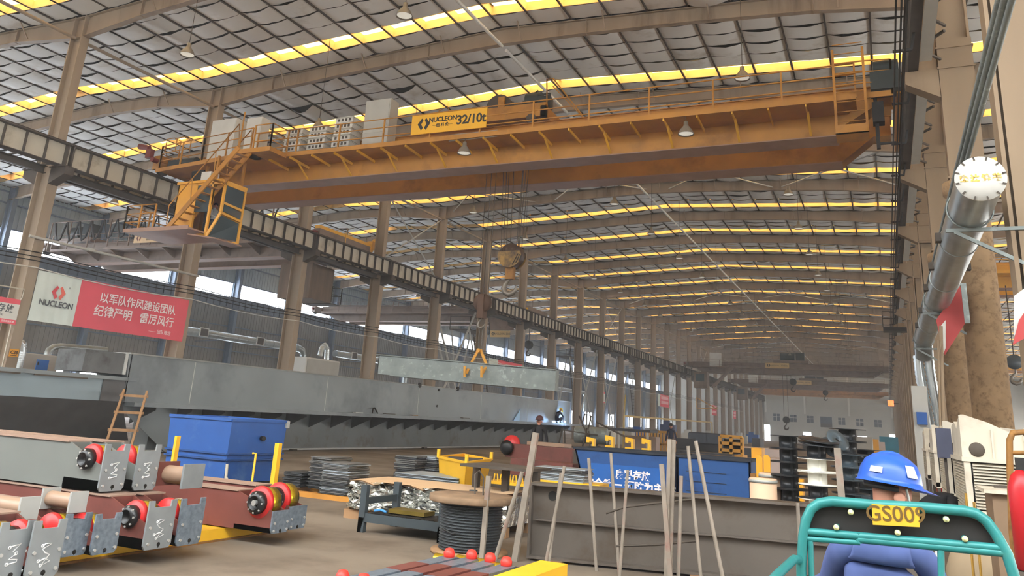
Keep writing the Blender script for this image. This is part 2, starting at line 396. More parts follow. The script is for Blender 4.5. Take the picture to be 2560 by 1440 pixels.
m = MB(); m.box(-57, 34, YA - .3, YA, 0, 11.0); m.box(-57, 34, YA - .3, YA, 12.4, 18)
for x in (-57, -43, -29.5, -14, 1.5, 17, 33.5): m.box(x, x + .6, YA - .3, YA, 11, 12.4)
struct('wall_back_added', m, WALLD)  # unseen end wall, added to cut light from behind the camera
# ---------------------------------------------------------------- far wall
YF = YK(NB) + .4
DGLASS = mat('dark window glass', (82, 92, 108), .2, var=.1)
fw = MB(); wins = [(-25.2, 5.78), (-21.2, 5.7), (-17.25, 5.68), (-10.0, 5.6), (-5.95, 5.54), (-1.95, 5.52)]
xs = -57
for x, z in wins:
    fw.box(xs, x - .8, YF, YF + .3, 0, 7.0); fw.box(x - .8, x + .8, YF, YF + .3, 0, z - .85); fw.box(x - .8, x + .8, YF, YF + .3, z + .85, 7.0); xs = x + .8
fw.box(xs, 34, YF, YF + .3, 0, 7.0); fw.box(-57, 34, YF, YF + .3, 7.0, 18)
for z in (3.9, 7.1, 8.6, 10.2, 11.7): fw.box(-30, 3, YF - .12, YF, z - .08, z + .08)
struct('wall_far', fw, WALLF)
m = MB()
for x in (-27.8, -18.4, -8.2, 1.3): m.box(x - .2, x + .2, YF - .3, YF, 6.9, 16.8)
struct('wall_far_posts', m, WHITEP)
for x, z in wins:
    wn[0] += 1; m = MB(); m.box(x - .8, x + .8, YF + .1, YF + .14, z - .85, z + .85); m.m(1); m.box(x - .05, x + .05, YF - .02, YF + .1, z - .85, z + .85); m.box(x - .8, x + .8, YF - .02, YF + .1, z + .1, z + .2)
    m.build('window_%d' % wn[0], [DGLASS, WHITEP])['kind'] = 'structure'
m = MB(); m.box(-14.9, -12.2, YF - .05, YF, 3.8, 6.5); m.m(1); m.box(-14.9, -12.3, YF - .1, YF - .05, 3.8, 4.9); m.build('door_1', [DGLASS, DARK])['kind'] = 'structure'
for i, (x0, x1, z1) in enumerate(((-28.2, -26.9, 3.9), (-19, -17.2, 2.6), (-6.6, -4.6, 2.4), (.4, 2.2, 3.2))):
    m = MB(); m.box(x0, x1, YF - .04, YF, 0, z1); m.build('door_%d' % (i + 2), GLASSW)['kind'] = 'structure'
# ---------------------------------------------------------------- overhead cranes
RUBBER = mat('black rubber cable', (26, 26, 27), .6, var=0)
MOTOR = mat('dark green motor', (36, 44, 44), .5, var=.15)
CABY = mat('cab orange yellow', (226, 166, 62), .45, var=.08)
PANE = mat('dark cab glass', (58, 72, 78), .08, var=0, spec=.8)
SIGNY = mat('yellow sign plate', (232, 176, 34), .5, var=.05)
INK = mat('black lettering', (38, 36, 34), .6, var=0)
BROWN = mat('brown crane paint', (124, 106, 94), .55, var=.12, scale=1, dirt=(98, 80, 70), damt=.4)
BROWN2 = mat('dull ochre crane paint', (176, 128, 74), .55, var=.12, scale=1, dirt=(124, 92, 62), damt=.4)
def beam_box(mb, x0, x1, y0, y1, z0, z1, hl, zl):     # box girder with raised ends of length hl, end bottom at zl
    for (xa, xb, za, zb) in ((x0, x0 + hl * .35, zl, zl), (x0 + hl * .35, x0 + hl, zl, z0), (x0 + hl, x1 - hl, z0, z0), (x1 - hl, x1 - hl * .35, z0, zl), (x1 - hl * .35, x1, zl, zl)):
        mb.hull4([(xa, y0, za), (xb, y0, zb), (xb, y1, zb), (xa, y1, za)], [(xa, y0, z1), (xb, y0, z1), (xb, y1, z1), (xa, y1, z1)])
def rail_run(mb, pts, hs=(1.06, .72, .38), r=.022, posts=True, step=2.1):
    for a, b in zip(pts[:-1], pts[1:]):
        a, b = V(a), V(b)
        for h in hs: mb.tube([a + V((0, 0, h)), b + V((0, 0, h))], r, 6)
        n = max(1, round((b - a).length / step))
        for i in range(n + 1):
            p = a.lerp(b, i / n); mb.bar(p, p + V((0, 0, hs[0])), .05)
def crane(label, y, x0, x1, paint, under, zb=10.37, zt=11.8, gauge=2.57, gw=.75, walk=True, far=False, group=None, wx=None, hl=2.0):
    t = thing('overhead_crane', label, 'overhead crane', ((x0 + x1) / 2, y + gauge / 2 + .4, 10.93), group)
    for i, yy in enumerate((y, y + gauge)):
        m = MB(); beam_box(m, x0 + .35, x1 - .35, yy, yy + gw, zb, zt, hl, 11.15); m.box(x0 + .3, x1 - .3, yy - .05, yy + gw + .05, zt, zt + .025)
        g = m.build('main_girder', paint, t, True)
        m = MB(); m.box(x0 + hl + .35, x1 - hl - .35, yy - .07, yy + gw + .07, zb - .03, zb); m.build('bottom_flange', under, g, True)
        m = MB(); m.box(x0 + 1, x1 - 1, yy + gw / 2 - .04, yy + gw / 2 + .04, zt + .025, zt + .11); m.build('trolley_rail', DARK, g, True)
    for x in (x0, x1):
        m = MB(); m.box(x - .22, x + .22, y - .95, y + gauge + gw + .95, 11.15, 11.75); e = m.build('end_carriage', paint, t, True)
        for yy in (y - .6, y + gauge + gw + .6):
            m = MB(); m.cyl((x - .07, yy, 11.29), (x + .07, yy, 11.29), .35, 18); m.cyl((x - .1, yy, 11.29), (x + .1, yy, 11.29), .4, 18) if 0 else None
            m.build('travel_wheel', DARK, e, True)
        for s, yy in ((-1, y - .95), (1, y + gauge + gw + .95)):
            m = MB(); m.cyl((x, yy, 11.5), (x, yy + s * .28, 11.5), .11, 12); m.build('buffer', mat('dark red rubber buffer', (110, 34, 28), .6, var=.1), e, True)
    if walk:
        wx0, wx1 = wx or (x0 + 1.2, x1 - 1.0); yo = y - 1.2
        m = MB(); m.box(wx0, wx1, yo, y, 11.02, 11.05); d = m.build('walkway_deck', paint, t, True)
        m = MB(); m.box(wx0, wx1, yo - .03, yo, 11.0, 11.17); m.build('toe_board', paint, d, True)
        m = MB(); rail_run(m, [(wx0, yo, 11.05), (wx1, yo, 11.05)]); m.build('handrail', paint, t, True)
        m = MB(); rail_run(m, [(x0 + 1.5, y + gauge + gw, zt), (x1 - 1.0, y + gauge + gw, zt)], hs=(1.0, .5), step=3); m.build('handrail', paint, t, True)
    return t
# ---- the big yellow crane across the hall
Y1 = 24.19; YO = Y1 - 1.2
mc = crane('big yellow double-girder overhead crane spanning the hall, NUCLEON 32/10t sign on its rail', Y1, -28.1, 1.08, YEL, YELD, wx=(-22.3, -.2), hl=1.5)
def part(mb, n, m, p=mc): return mb.build(n, m, p, True)
i = 0; x = -21.6
while x < -1.0:
    m = MB(); m.bar((x, YO, 10.97), (x, Y1, 10.9), .035, .1)
    if i % 2 == 1: m.bar((x + .02, YO + .45, 10.93), (x + .03, Y1 - .02, 10.42), .07, .03)
    part(m, 'walkway_bracket', mat('lit crane yellow edge', (214, 160, 44), .5, var=.1)); x += 1.055; i += 1  # brighter yellow than the girders puts light on the edges into the paint
# left platform beside the end carriage, with rails
m = MB(); m.prism([(-27.75, YO), (-21.8, 22.2), (-21.8, Y1), (-27.75, Y1)], (0, 0, 10.98), (1, 0, 0), (0, 1, 0), (0, 0, 1), .04); part(m, 'walkway_deck', YEL)
m = MB(); m.bar((-27.75, YO - .02, 10.96), (-21.8, 22.18, 10.96), .04, .17); part(m, 'toe_board', YEL)
m = MB(); rail_run(m, [(-27.6, YO, 11.0), (-24.8, 22.62, 11.0), (-21.9, 22.25, 11.0)], step=1.5); rail_run(m, [(-27.6, YO, 11.0), (-27.75, 24.9, 11.0)], step=1.2)
for dx in (-.5, .1): m.tube([(-27.3 + dx, 23.3, 11.9), (-27.3 + dx, 23.3, 12.5), (-27.1 + dx, 23.5, 12.62), (-26.9 + dx, 23.7, 12.5), (-26.9 + dx, 23.7, 11.9)], .022, 6)
part(m, 'handrail', YEL)
# landing and stair
m = MB(); m.box(-22.3, -20.75, 22.05, YO, 10.98, 11.03); m.box(-22.3, -20.72, 22.03, 22.06, 10.94, 11.12); m.box(-20.75, -20.72, 22.05, YO, 10.94, 11.12); part(m, 'stair_landing', YEL)
m = MB(); rail_run(m, [(-21.6, 22.06, 11.0), (-20.75, 22.06, 11.0), (-20.75, YO, 11.0)], step=.8)
m.tube([(-22.3, 22.06, 11.0), (-22.3, 22.06, 12.7)], .03, 6); part(m, 'handrail', YEL)
st0, st1 = V((-24.75, 21.5, 7.95)), V((-21.75, 21.5, 10.98)); sd = V((0, .62, 0))
m = MB(); m.bar(st0, st1, .05, .2); m.bar(st0 + sd, st1 + sd, .05, .2); stair = part(m, 'stair', YEL)
m = MB()
for k in range(12):
    p = st0.lerp(st1, (k + .6) / 12.4); m.box(p.x - .1, p.x + .12, p.y + .02, p.y + .6, p.z - .01, p.z + .02)
part(m, 'tread', YEL, stair)
m = MB()
for o_ in (V((0, -.02, 0)), sd + V((0, .02, 0))):
    a, b = st0 + o_, st1 + o_
    m.tube([a + V((-.05, 0, .15)), a + V((-.1, 0, .9)), b + V((-.15, 0, .95)), b + V((0, 0, .05))], .022, 6)
    for f in (.33, .66): p = a.lerp(b, f); m.tube([p, p + V((-.1, 0, .93))], .02, 6)
part(m, 'stair_handrail', YEL, stair)
# operator cab
cx0, cx1, cy0, cy1, cz0, cz1 = -25.1, -22.85, 22.0, 23.35, 7.9, 9.85
m = MB(); m.box(cx0, cx0 + 1.0, cy0, cy0 + .05, cz0, cz1); m.box(cx0, cx0 + .05, cy0, cy1, cz0, cz1); m.box(cx0, cx1, cy1 - .05, cy1, cz0, cz1); m.box(cx0 - .05, cx1 + .05, cy0 - .06, cy1, cz1, cz1 + .1)
for (a, b) in (((cx0 + 1.0, cy0 + .03, cz0), (cx0 + 1.0, cy0 + .03, cz1)), ((cx1 - .42, cy0 + .03, cz0 - .3), (cx1 - .42, cy0 + .03, cz1)), ((cx1, cy0 + .2, cz0 + .75), (cx1, cy0 + .2, cz1)), ((cx1, cy1 - .05, cz0 - .25), (cx1, cy1 - .05, cz1)),
               ((cx1 - .42, cy0 + .03, cz0 - .3), (cx1, cy0 + .2, cz0 + .75)), ((cx1, cy0 + .2, cz0 + .75), (cx1, cy1 - .05, cz0 + .65)), ((cx1 - .42, cy0 + .03, cz0 - .3), (cx1, cy1 - .05, cz0 - .25)), ((cx1, cy0 + .1, cz1 - .04), (cx1, cy1 - .05, cz1 - .04)),
               ((cx0 + 1.0, cy0 + .03, cz1 - .05), (cx1, cy0 + .03, cz1 - .05)), ((cx0 + 1.0, cy0 + .03, cz0 + .03), (cx1 - .42, cy0 + .03, cz0 - .2)), ((cx1 - .42, cy0 + .05, cz1 - .9), (cx1 - .42, cy0 + .05, cz1)), ((cx1, cy0 + .2, cz0 + 1.15), (cx1, cy1 - .1, cz0 + 1.1))): m.bar(a, b, .09)
cab = part(m, 'operator_cab', CABY)
m = MB(); m.prism([(cx0 + .98, cz1 - 1.15), (cx1 - .45, cz1 - 1.2), (cx1 - .45, cz1 - .05), (cx0 + .98, cz1 - .05)], (0, cy0 + .02, 0), (1, 0, 0), (0, 0, 1), (0, -1, 0), .012); part(m, 'window', PANE, cab)
m = MB(); m.prism([(cy0 + .25, cz0 + 1.2), (cy1 - .12, cz0 + 1.12), (cy1 - .12, cz1 - .1), (cy0 + .22, cz1 - .1)], (cx1 + .02, 0, 0), (0, 1, 0), (0, 0, 1), (1, 0, 0), .012); part(m, 'window', PANE, cab)
m = MB(); m.prism([(cy0 + .28, cz0 + .82), (cy1 - .12, cz0 + .72), (cy1 - .12, cz0 + 1.02), (cy0 + .28, cz0 + 1.1)], (cx1 + .02, 0, 0), (0, 1, 0), (0, 0, 1), (1, 0, 0), .012); part(m, 'window', PANE, cab)
m = MB(); m.hull4([(cx1 - .36, cy0 + .1, cz0 - .2), (cx1 - .02, cy0 + .26, cz0 + .65), (cx1 - .02, cy1 - .12, cz0 + .55), (cx1 - .02, cy1 - .12, cz0 - .15)], [(cx1 - .34, cy0 + .1, cz0 - .2), (cx1, cy0 + .26, cz0 + .65), (cx1, cy1 - .12, cz0 + .55), (cx1, cy1 - .12, cz0 - .15)]); part(m, 'lower_window', PANE, cab)
m = MB(); m.box(cx0 + 1.05, cx1 - .5, cy0 + .55, cy0 + 1.0, cz0 + .05, cz0 + .5); m.box(cx0 + 1.1, cx0 + 1.25, cy0 + .5, cy0 + 1.0, cz0 + .5, cz0 + 1.1); part(m, 'driver_seat', BLACK, cab)
m = MB(); m.box(-24.1, -23.6, 22.1, 22.55, cz1 + .1, cz1 + .5); part(m, 'air_conditioner', WHITEP, cab)
m = MB(); m.box(-24.8, -24.15, 22.3, 22.35, cz1 + .1, cz1 + .6); m.bar((-24.8, 22.28, cz1 + .1), (-24.8, 22.28, cz1 + .62), .05); m.bar((-24.8, 22.28, cz1 + .62), (-24.15, 22.28, cz1 + .62), .05); part(m, 'roof_hatch', BLACK, cab)
m = MB()
for (x, yy) in ((-24.9, 23.1), (-23.0, 23.2), (-23.4, 22.2)): m.bar((x, yy, cz1 + .1), (x, yy, 11.0), .09)
part(m, 'cab_hanger', YEL, cab)
m = MB(); m.box(-26.75, -23.3, 21.2, 23.45, 7.8, 7.86); m.box(-26.75, -23.3, 21.17, 21.2, 7.78, 7.93); m.prism([(-23.3, 21.2), (-22.7, 22.0), (-22.7, 23.4), (-23.3, 23.45)], (0, 0, 7.56), (1, 0, 0), (0, 1, 0), (0, 0, 1), .05); part(m, 'cab_platform', YELD)
m = MB(); rail_run(m, [(-25.2, 21.2, 7.86), (-26.75, 21.2, 7.86), (-26.75, 23.4, 7.86)], step=1.0, hs=(1.0, .66, .33)); part(m, 'platform_handrail', YEL)
# electric cabinets and resistor boxes standing on the walkway
for (xa, xb, z1, ya, yb) in ((-25.5, -24.15, 13.2, 23.5, 24.1), (-23.55, -22.75, 13.1, 23.5, 24.0), (-17.62, -16.48, 13.2, 23.55, 24.1)):
    m = MB(); m.box(xa, xb, ya, yb, 11.05, z1); m.box(xa + .05, xb - .05, ya - .01, ya, 11.15, 11.8); m.box(xa + .05, xb - .05, ya - .01, ya, 11.85, z1 - .08); m.box(xb - .12, xb - .1, ya - .03, ya, 12.1, 12.3)
    part(m, 'electric_cabinet', GREYP).data.materials[0] = WHITEP if xa < -20 else GREYP
for (xa, n) in ((-21.28, 4), (-20.1, 4), (-18.9, 5)):
    for k in range(n):
        z = 11.35 + k * .245; sh = .02 * k; m = MB()
        m.box(xa + sh, xa + sh + .82, 23.35, 24.05, z, z + .2); m.box(xa + sh - .03, xa + sh + .85, 23.3, 24.1, z + .19, z + .21)
        m.m(1)
        for j in range(4): m.box(xa + sh + .1 + j * .17, xa + sh + .2 + j * .17, 23.345, 23.35, z + .05, z + .16)
        part(m, 'resistor_box', [WHITEP, DARK])
    m = MB()
    for dx in (.05, .78):
        for yy in (23.4, 24.0): m.bar((xa + dx, yy, 11.05), (xa + dx, yy, 11.35), .05)
    part(m, 'resistor_rack', DARK)
# sign board hung on the rail
def logo(o, ex, ey, s, m, parent, d=.004):
    ex, ey = V(ex), V(ey); n = ex.cross(ey)
    for q in (-1, 1):
        mb = MB(); P = [(q * .03, .42), (q * .2, .5), (q * .55, 0), (q * .2, -.5), (q * .03, -.30), (q * .26, 0.02)] if 0 else [(q * .05, .36), (q * .2, .5), (q * .56, .02), (q * .22, -.5), (q * .05, -.3), (q * .24, 0)]
        if q < 0: P = P[::-1]
        mb.prism([(a * s, b * s) for a, b in P], V(o), ex, ey, n, d); mb.build('emblem', m if not isinstance(m, tuple) else m[(q + 1) // 2], parent, True)
m = MB(); m.box(-15.02, -11.97, YO - .09, YO - .06, 11.31, 12.05); sb = part(m, 'sign_board', SIGNY)
def lw(name, body, size, m, parent, o, e1, e2, **k):
    q, acc = parent, V((0, 0, 0))
    while q: acc += q.location; q = q.parent
    return lettering(name, body, size, m, parent, basis(V(o) - acc, e1, e2), **k)
_E, _U = (1, 0, 0), (0, 0, 1); ys = YO - .093
logo((-14.5, ys, 11.68), _E, _U, .46, INK, sb)
lw('lettering', 'NUCLEON', .25, INK, sb, (-13.72, ys, 11.8), _E, _U, bold=.006, space=.95)
lw('lettering', '纽科伦', .15, INK, sb, (-13.72, ys, 11.58), _E, _U, bold=.003, space=1.5)
m = MB(); m.box(-14.13, -13.98, ys, ys + .004, 11.575, 11.585); m.box(-13.46, -13.31, ys, ys + .004, 11.575, 11.585); part(m, 'lettering', INK, sb)
lw('lettering', '32/10t', .47, INK, sb, (-12.58, ys, 11.68), _E, _U, bold=.012, space=.95)
m = MB(); m.box(-13.5, -11.6, Y1 - 1.13, Y1 - 1.11, 10.98, 11.24); s2 = part(m, 'name_plate', mat('dusty name plate', (150, 136, 116), .6, var=.1)); lw('lettering', 'NUCLEON', .22, INK, s2, (-12.2, Y1 - 1.133, 11.12), _E, _U, bold=.004)
# ladder with safety basket and end platform at the right end
m = MB()
for x in (-.75, .05): m.bar((x, YO - .12, 9.92), (x, YO - .12, 12.55), .07)
for k in range(9): m.cyl((-.75, YO - .12, 10.3 + k * .3), (.05, YO - .12, 10.3 + k * .3), .014, 6)
m.box(-.78, .08, YO - .2, YO + .55, 9.9, 9.94); m.box(-.78, .08, YO - .2, YO - .17, 9.9, 10.18); part(m, 'ladder', YEL)
m = MB(); rail_run(m, [(-.75, YO - .1, 11.05), (.05, YO - .1, 11.05), (.75, YO, 11.05), (.75, 24.2, 11.05)], step=.8); m.box(.05, .8, YO, YO + .05, 11.0, 11.17); part(m, 'handrail', YEL)
m = MB(); m.box(.2, 1.0, 22.9, 23.6, 11.2, 11.75); m.cyl((.3, 23.2, 11.95), (.95, 23.2, 11.95), .22, 12); part(m, 'drive_motor', MOTOR)
m = MB(); m.bar((.3, 23.3, 9.55), (.3, 23.3, 11.1), .1); m.bar((.3, 23.3, 9.7), (.75, 23.3, 9.7), .06); m.box(.2, .5, 23.1, 23.5, 10.3, 10.9); part(m, 'current_collector', BLACK)
m = MB(); m.hull4([(-.7, 23.9, 10.5), (.4, 23.9, 11.15), (.4, 24.15, 11.15), (-.7, 24.15, 10.5)], [(-.7, 23.9, 10.7), (.4, 23.9, 11.6), (.4, 24.15, 11.6), (-.7, 24.15, 10.7)]); part(m, 'gusset', YEL)
m = MB(); m.box(-28.55, -28.25, 22.95, 23.15, 11.6, 12.0); m.tube([(-29.1, 23.05, 12.2), (-28.5, 23.05, 12.08)], [.13, .11], 12); part(m, 'end_stop', mat('dark red rubber buffer', (110, 34, 28)))
m = MB(); m.box(-27.5, -26.0, 23.3, 24.0, 11.05, 11.5); m.cyl((-26.8, 23.4, 11.35), (-25.9, 23.4, 11.35), .2, 10); part(m, 'drive_motor', MOTOR)

# ---- trolley, hooks and the load
tr = thing('hoist_trolley', 'hoist trolley with drums and motors on top of the big yellow crane', 'hoist trolley', (-12.4, 25.9, 11.9))
m = MB(); m.box(-14.3, -10.45, 24.5, 24.7, 12.2, 12.72); m.box(-14.3, -10.45, 27.1, 27.3, 12.2, 12.72); m.box(-14.3, -14.1, 24.5, 27.3, 12.2, 12.6); m.box(-10.65, -10.45, 24.5, 27.3, 12.2, 12.6); m.box(-14.1, -10.6, 24.7, 27.1, 12.25, 12.3); m.build('frame', YEL, tr, True)
for x in (-13.8, -11.0):
    for y in (24.56, 27.14): m = MB(); m.cyl((x, y - .07, 12.13), (x, y + .07, 12.13), .2, 14); m.build('wheel', DARK, tr, True)
for (xa, xb, r, mm) in ((-13.2, -11.8, .42, DARK),): m = MB(); m.tube([(xa, 25.9, 13.0), (xa + .1, 25.9, 13.0), (xb - .1, 25.9, 13.0), (xb, 25.9, 13.0)], [.5, r, r, .5], 18); m.build('main_drum', mm, tr, True)
m = MB(); m.tube([(-12.6, 25.0, 12.95), (-12.6, 25.35, 12.95)], .52, 18); m.build('drum_flange', DARK, tr, True)
m = MB(); m.cyl((-11.5, 25.2, 13.15), (-10.9, 25.2, 13.15), .28, 14); m.box(-11.6, -11.0, 25.0, 25.6, 12.7, 13.1); m.tube([(-11.35, 25.2, 13.3), (-11.1, 25.2, 13.5), (-10.9, 25.1, 13.1)], .05, 6); m.build('hoist_motor', MOTOR, tr, True)
m = MB(); m.lathe([(.0, .42), (.25, .36), (.5, .12), (.75, 0)], (-13.6, 25.2, 12.7), n=14); m.build('canvas_cover', MOTOR, tr, True)
m = MB(); m.box(-10.95, -10.5, 24.9, 25.3, 12.7, 13.15); m.bar((-10.95, 24.88, 13.2), (-10.45, 24.88, 13.2), .05); m.bar((-10.45, 24.88, 12.7), (-10.45, 24.88, 13.2), .05); m.build('brake', MOTOR, tr, True)
m = MB(); m.box(-12.55, -12.3, 24.85, 24.95, 12.7, 13.3); m.build('limit_switch', YEL, tr, True)
m = MB(); m.tube([(-10.4, 24.5, 12.6), (-10.45, 24.5, 13.6), (-10.2, 24.5, 13.6), (-9.0, 24.5, 12.0)], .025, 6); m.tube([(-10.2, 24.5, 13.3), (-8.9, 24.5, 11.85)], .02, 6); m.build('handrail', YEL, tr, True)
m = MB(); m.tube([(-14.9, 24.6, 12.4), (-14.95, 24.6, 12.9), (-14.6, 24.6, 13.05), (-14.3, 24.6, 12.6)], .022, 6); m.build('handrail', YEL, tr, True)
HK = mat('forged hook steel', (118, 112, 104), .4, .5, var=.15); HZ = mat('worn yellow black block', (150, 116, 52), .55, var=.3, dirt=(60, 46, 32), damt=.7, dscale=3); RUST = mat('rusty ochre steel', (142, 100, 46), .7, var=.25, dirt=(86, 58, 36), damt=.5, dscale=4)
def hook(mb, o, s, r):
    P = [(0, .35), (0, .12), (-.13, .0), (-.26, -.14), (-.3, -.32), (-.22, -.5), (-.04, -.58), (.14, -.53), (.26, -.38), (.3, -.2)]; rr = [.55, .6, .75, 1, 1.15, 1.25, 1.25, 1.1, .8, .25]
    mb.tube([V(o) + V((a * s, 0, b * s)) for a, b in P], [r * q for q in rr], 10)
hb = thing('hook_block', 'large striped hook block with steel hook hanging below the yellow crane', 'crane hook', (-11.9, 25.5, 7.0))
m = MB(); m.lathe([(.0, -.2), (.42, -.2), (.44, -.16), (.44, .16), (.42, .2), (0, .2)], (-11.9, 25.5, 7.3), (0, 1, 0), 26); m.build('sheave_housing', mat('dark brown sheave housing', (62, 46, 36), .5, var=.2), hb, True)
for yy in (-1, 1):
    m = MB(); m.prism([(.46 * math.cos(a), .46 * math.sin(a)) for a in [pi + pi * i / 14 for i in range(15)]] + [(.42, .14), (-.42, .14)], (-11.9, 25.5 + yy * .235 - .012, 7.3), (1, 0, 0), (0, 0, 1), (0, -1, 0), -.025); m.build('cheek_plate', HZ, hb, True)
for k in range(3): m = MB(); m.bar((-11.75 + k * .13, 25.25, 6.93 + k * .07), (-11.55 + k * .07, 25.25, 7.32 - k * .02), .05, .02); m.build('warning_stripe', BLACK, hb, True)
m = MB(); m.box(-12.08, -11.78, 25.38, 25.62, 6.45, 6.95); m.build('hook_shank', RUST, hb, True)
m = MB(); hook(m, (-11.9, 25.5, 6.4), .85, .085); m.build('hook', HK, hb, True)
m = MB()
for (x, yy) in ((-12.25, 25.3), (-12.15, 25.3), (-12.05, 25.65), (-11.75, 25.65), (-11.65, 25.3), (-11.55, 25.3), (-12.2, 25.65), (-11.6, 25.65)): m.tube([(x, yy, 7.4), (x + (x + 11.9) * .5, yy, 12.25)], .014, 5)
m.build('hoist_rope', ROPE, hb, True)
ab = thing('hook_block', 'smaller rusty hook block holding the chain sling of the lifted beam', 'crane hook', (-12.95, 25.5, 5.5))
m = MB(); m.lathe([(.0, -.12), (.32, -.12), (.34, 0), (.32, .12), (0, .12)], (-12.95, 25.5, 5.62), (0, 1, 0), 20); m.box(-13.08, -12.84, 25.34, 25.66, 5.05, 5.9); m.build('sheave_housing', mat('rusty dark block', (84, 62, 48), .7, var=.3), ab, True)
m = MB(); hook(m, (-12.95, 25.5, 4.98), .45, .04); m.build('hook', HK, ab, True)
m = MB()
for (x, yy) in ((-13.1, 25.4), (-13.0, 25.6), (-12.9, 25.4), (-12.8, 25.6)): m.tube([(x, yy, 5.8), (x, yy, 12.25)], .012, 5)
m.build('hoist_rope', ROPE, ab, True)
ch = MB()
for s in (-1, 1):
    for k in range(16):
        z = 4.72 - k * .055; x = -12.95 + s * .06
        ch.tube([(x + .02 * math.cos(a) * (1 if k % 2 else 0), 25.5 + .02 * math.cos(a) * (0 if k % 2 else 1), z + .04 * math.sin(a)) for a in [2 * pi * i / 8 for i in range(8)]], .007, 5, closed=True)
tag(ch.build('chain_sling', HK), 'double steel chain sling hanging from the smaller hook', 'chain')
SL = mat('ochre webbing sling', (214, 158, 72), .8, var=.15)
m = MB(); m.tube([(-12.95, 25.38, 3.92), (-12.95, 25.62, 3.92)], .07, 8)
for s in (-1, 1): m.bar((-12.95 + s * .04, 25.5, 3.95), (-12.95 + s * .33, 25.5, 3.42), .09, .03, up=(0, 1, 0)); m.bar((-12.95 + s * .33, 25.5, 3.42), (-12.9 + s * .3, 25.12, 3.1), .09, .04); m.tube([(-12.95 + s * .33, 25.1, 3.35), (-12.95 + s * .33, 25.15, 2.98)], .05, 8)
tag(m.build('lifting_sling', SL), 'ochre webbing sling looped around the lifted grey beam', 'sling')
GALV = mat('mill scale steel', (126, 134, 132), .5, .3, var=.15, scale=3, dirt=(176, 184, 182), damt=.2, dscale=5)
lb = thing('box_beam', 'grey steel beam hanging level from the small hook sling', 'steel beam', (-13.6, 25.5, 3.2))
c0, c1 = V((-16.65, 25.0, 3.28)), V((-10.2, 26.1, 3.02)); dd = (c1 - c0).normalized(); nn = V((-dd.y, dd.x, 0)) * .35; uu = V((0, 0, .33))
m = MB(); q = lambda c, e: [c + nn * s * .8 + uu * r for s, r in ((-1, -1), (1, -1), (1, 1), (-1, 1))]
m.hull4(q(c0 + dd * .0, 0), q(c1, 0)); m.build('web_box', GALV, lb, True)
m = MB(); m.hull4([c0 - dd * .1 - nn + uu, c0 - dd * .1 + nn + uu, c0 - dd * .1 + nn + uu * 1.08, c0 - dd * .1 - nn + uu * 1.08], [c1 - nn + uu, c1 + nn + uu, c1 + nn + uu * 1.08, c1 - nn + uu * 1.08]); m.hull4([c0 + dd * .5 - nn - uu, c0 + dd * .5 + nn - uu, c0 + dd * .5 + nn - uu * 1.08, c0 + dd * .5 - nn - uu * 1.08], [c1 - nn - uu, c1 + nn - uu, c1 + nn - uu * 1.08, c1 - nn - uu * 1.08]); m.build('flange_plate', GALV, lb, True)
m = MB(); m.hull4(q(c0 - dd * .03, 0), q(c0 - dd * .01, 0)); m.build('end_opening', BLACK, lb, True)

# ---- other cranes
ac = crane('brown overhead crane in the windowed aisle behind the first columns', 37.4, -53.8, -29.75, BROWN, YELD)
m = MB(); m.tube([(-53.0, 36.2, 13.1), (-30.5, 36.2, 13.1)], .03, 6)
for k in range(12): m.bar((-53 + k * 2, 36.2, 11.05), (-53 + k * 2, 36.2, 13.1), .07)
m.build('festoon_track', BROWN, ac, True)
for k in range(16):
    x = -52.6 + k * 1.25; m = MB(); m.tube([(x, 36.15, 13.05), (x + .25, 36.15, 12.3), (x + .55, 36.15, 11.7), (x + .85, 36.15, 11.9), (x + 1.15, 36.15, 12.9), (x + 1.25, 36.15, 13.05)], .05 if k > 3 else .07, 6); m.build('festoon_cable', RUBBER, ac, True)
for k in range(9): m = MB(); x = -51.5 + k * 2.4; m.hull4([(x - .03, 36.2, 11.0), (x + .03, 36.2, 11.0), (x + .03, 37.4, 11.0), (x - .03, 37.4, 11.0)], [(x - .03, 37.1, 10.6), (x + .03, 37.1, 10.6), (x + .03, 37.4, 10.5), (x - .03, 37.4, 10.5)]); m.build('walkway_bracket', BROWN, ac, True)
m = MB(); m.box(-44.4, -41.6, 36.1, 36.13, 11.3, 11.9); s3 = m.build('sign_board', mat('faded sign', (206, 180, 140), .6, var=.1), ac, True); logo((-43.95, 36.098, 11.62), _E, _U, .4, mat('dark red emblem', (96, 50, 44)), s3); lw('lettering', 'NUCLEON', .2, INK, s3, (-43.1, 36.098, 11.7), _E, _U); lw('lettering', '纽科伦', .12, INK, s3, (-43.1, 36.098, 11.48), _E, _U)
m = MB(); m.box(-29.95, -29.55, 36.5, 42.0, 11.45, 11.95); m.box(-29.52, -29.5, 38.95, 39.0, 11.4, 11.98); m.cyl((-29.6, 42.1, 12.2), (-29.6, 42.5, 12.2), .16, 10); m.box(-29.9, -29.5, 41.8, 42.4, 11.6, 12.15); e_ = m.build('end_carriage', mat('clean crane yellow', (226, 170, 56), .45, var=.08), ac, True)
m = MB(); m.box(-33.4, -31.0, 38.0, 40.2, 7.9, 10.0); m.build('operator_cab', mat('rusty cab sheet', (112, 94, 78), .7, var=.25, streak=True), ac, True)
m = MB(); rail_run(m, [(-33.2, 40.2, 7.95), (-31.0, 41.2, 7.95), (-31.0, 40.2, 7.95)], hs=(1.0, .5)); m.box(-33.2, -31, 40.2, 41.2, 7.85, 7.9); m.build('cab_platform', DARK, ac, True)
at_ = thing('hoist_trolley', 'dark hoist trolley on the brown aisle crane', 'hoist trolley', (-52, 38.5, 12))
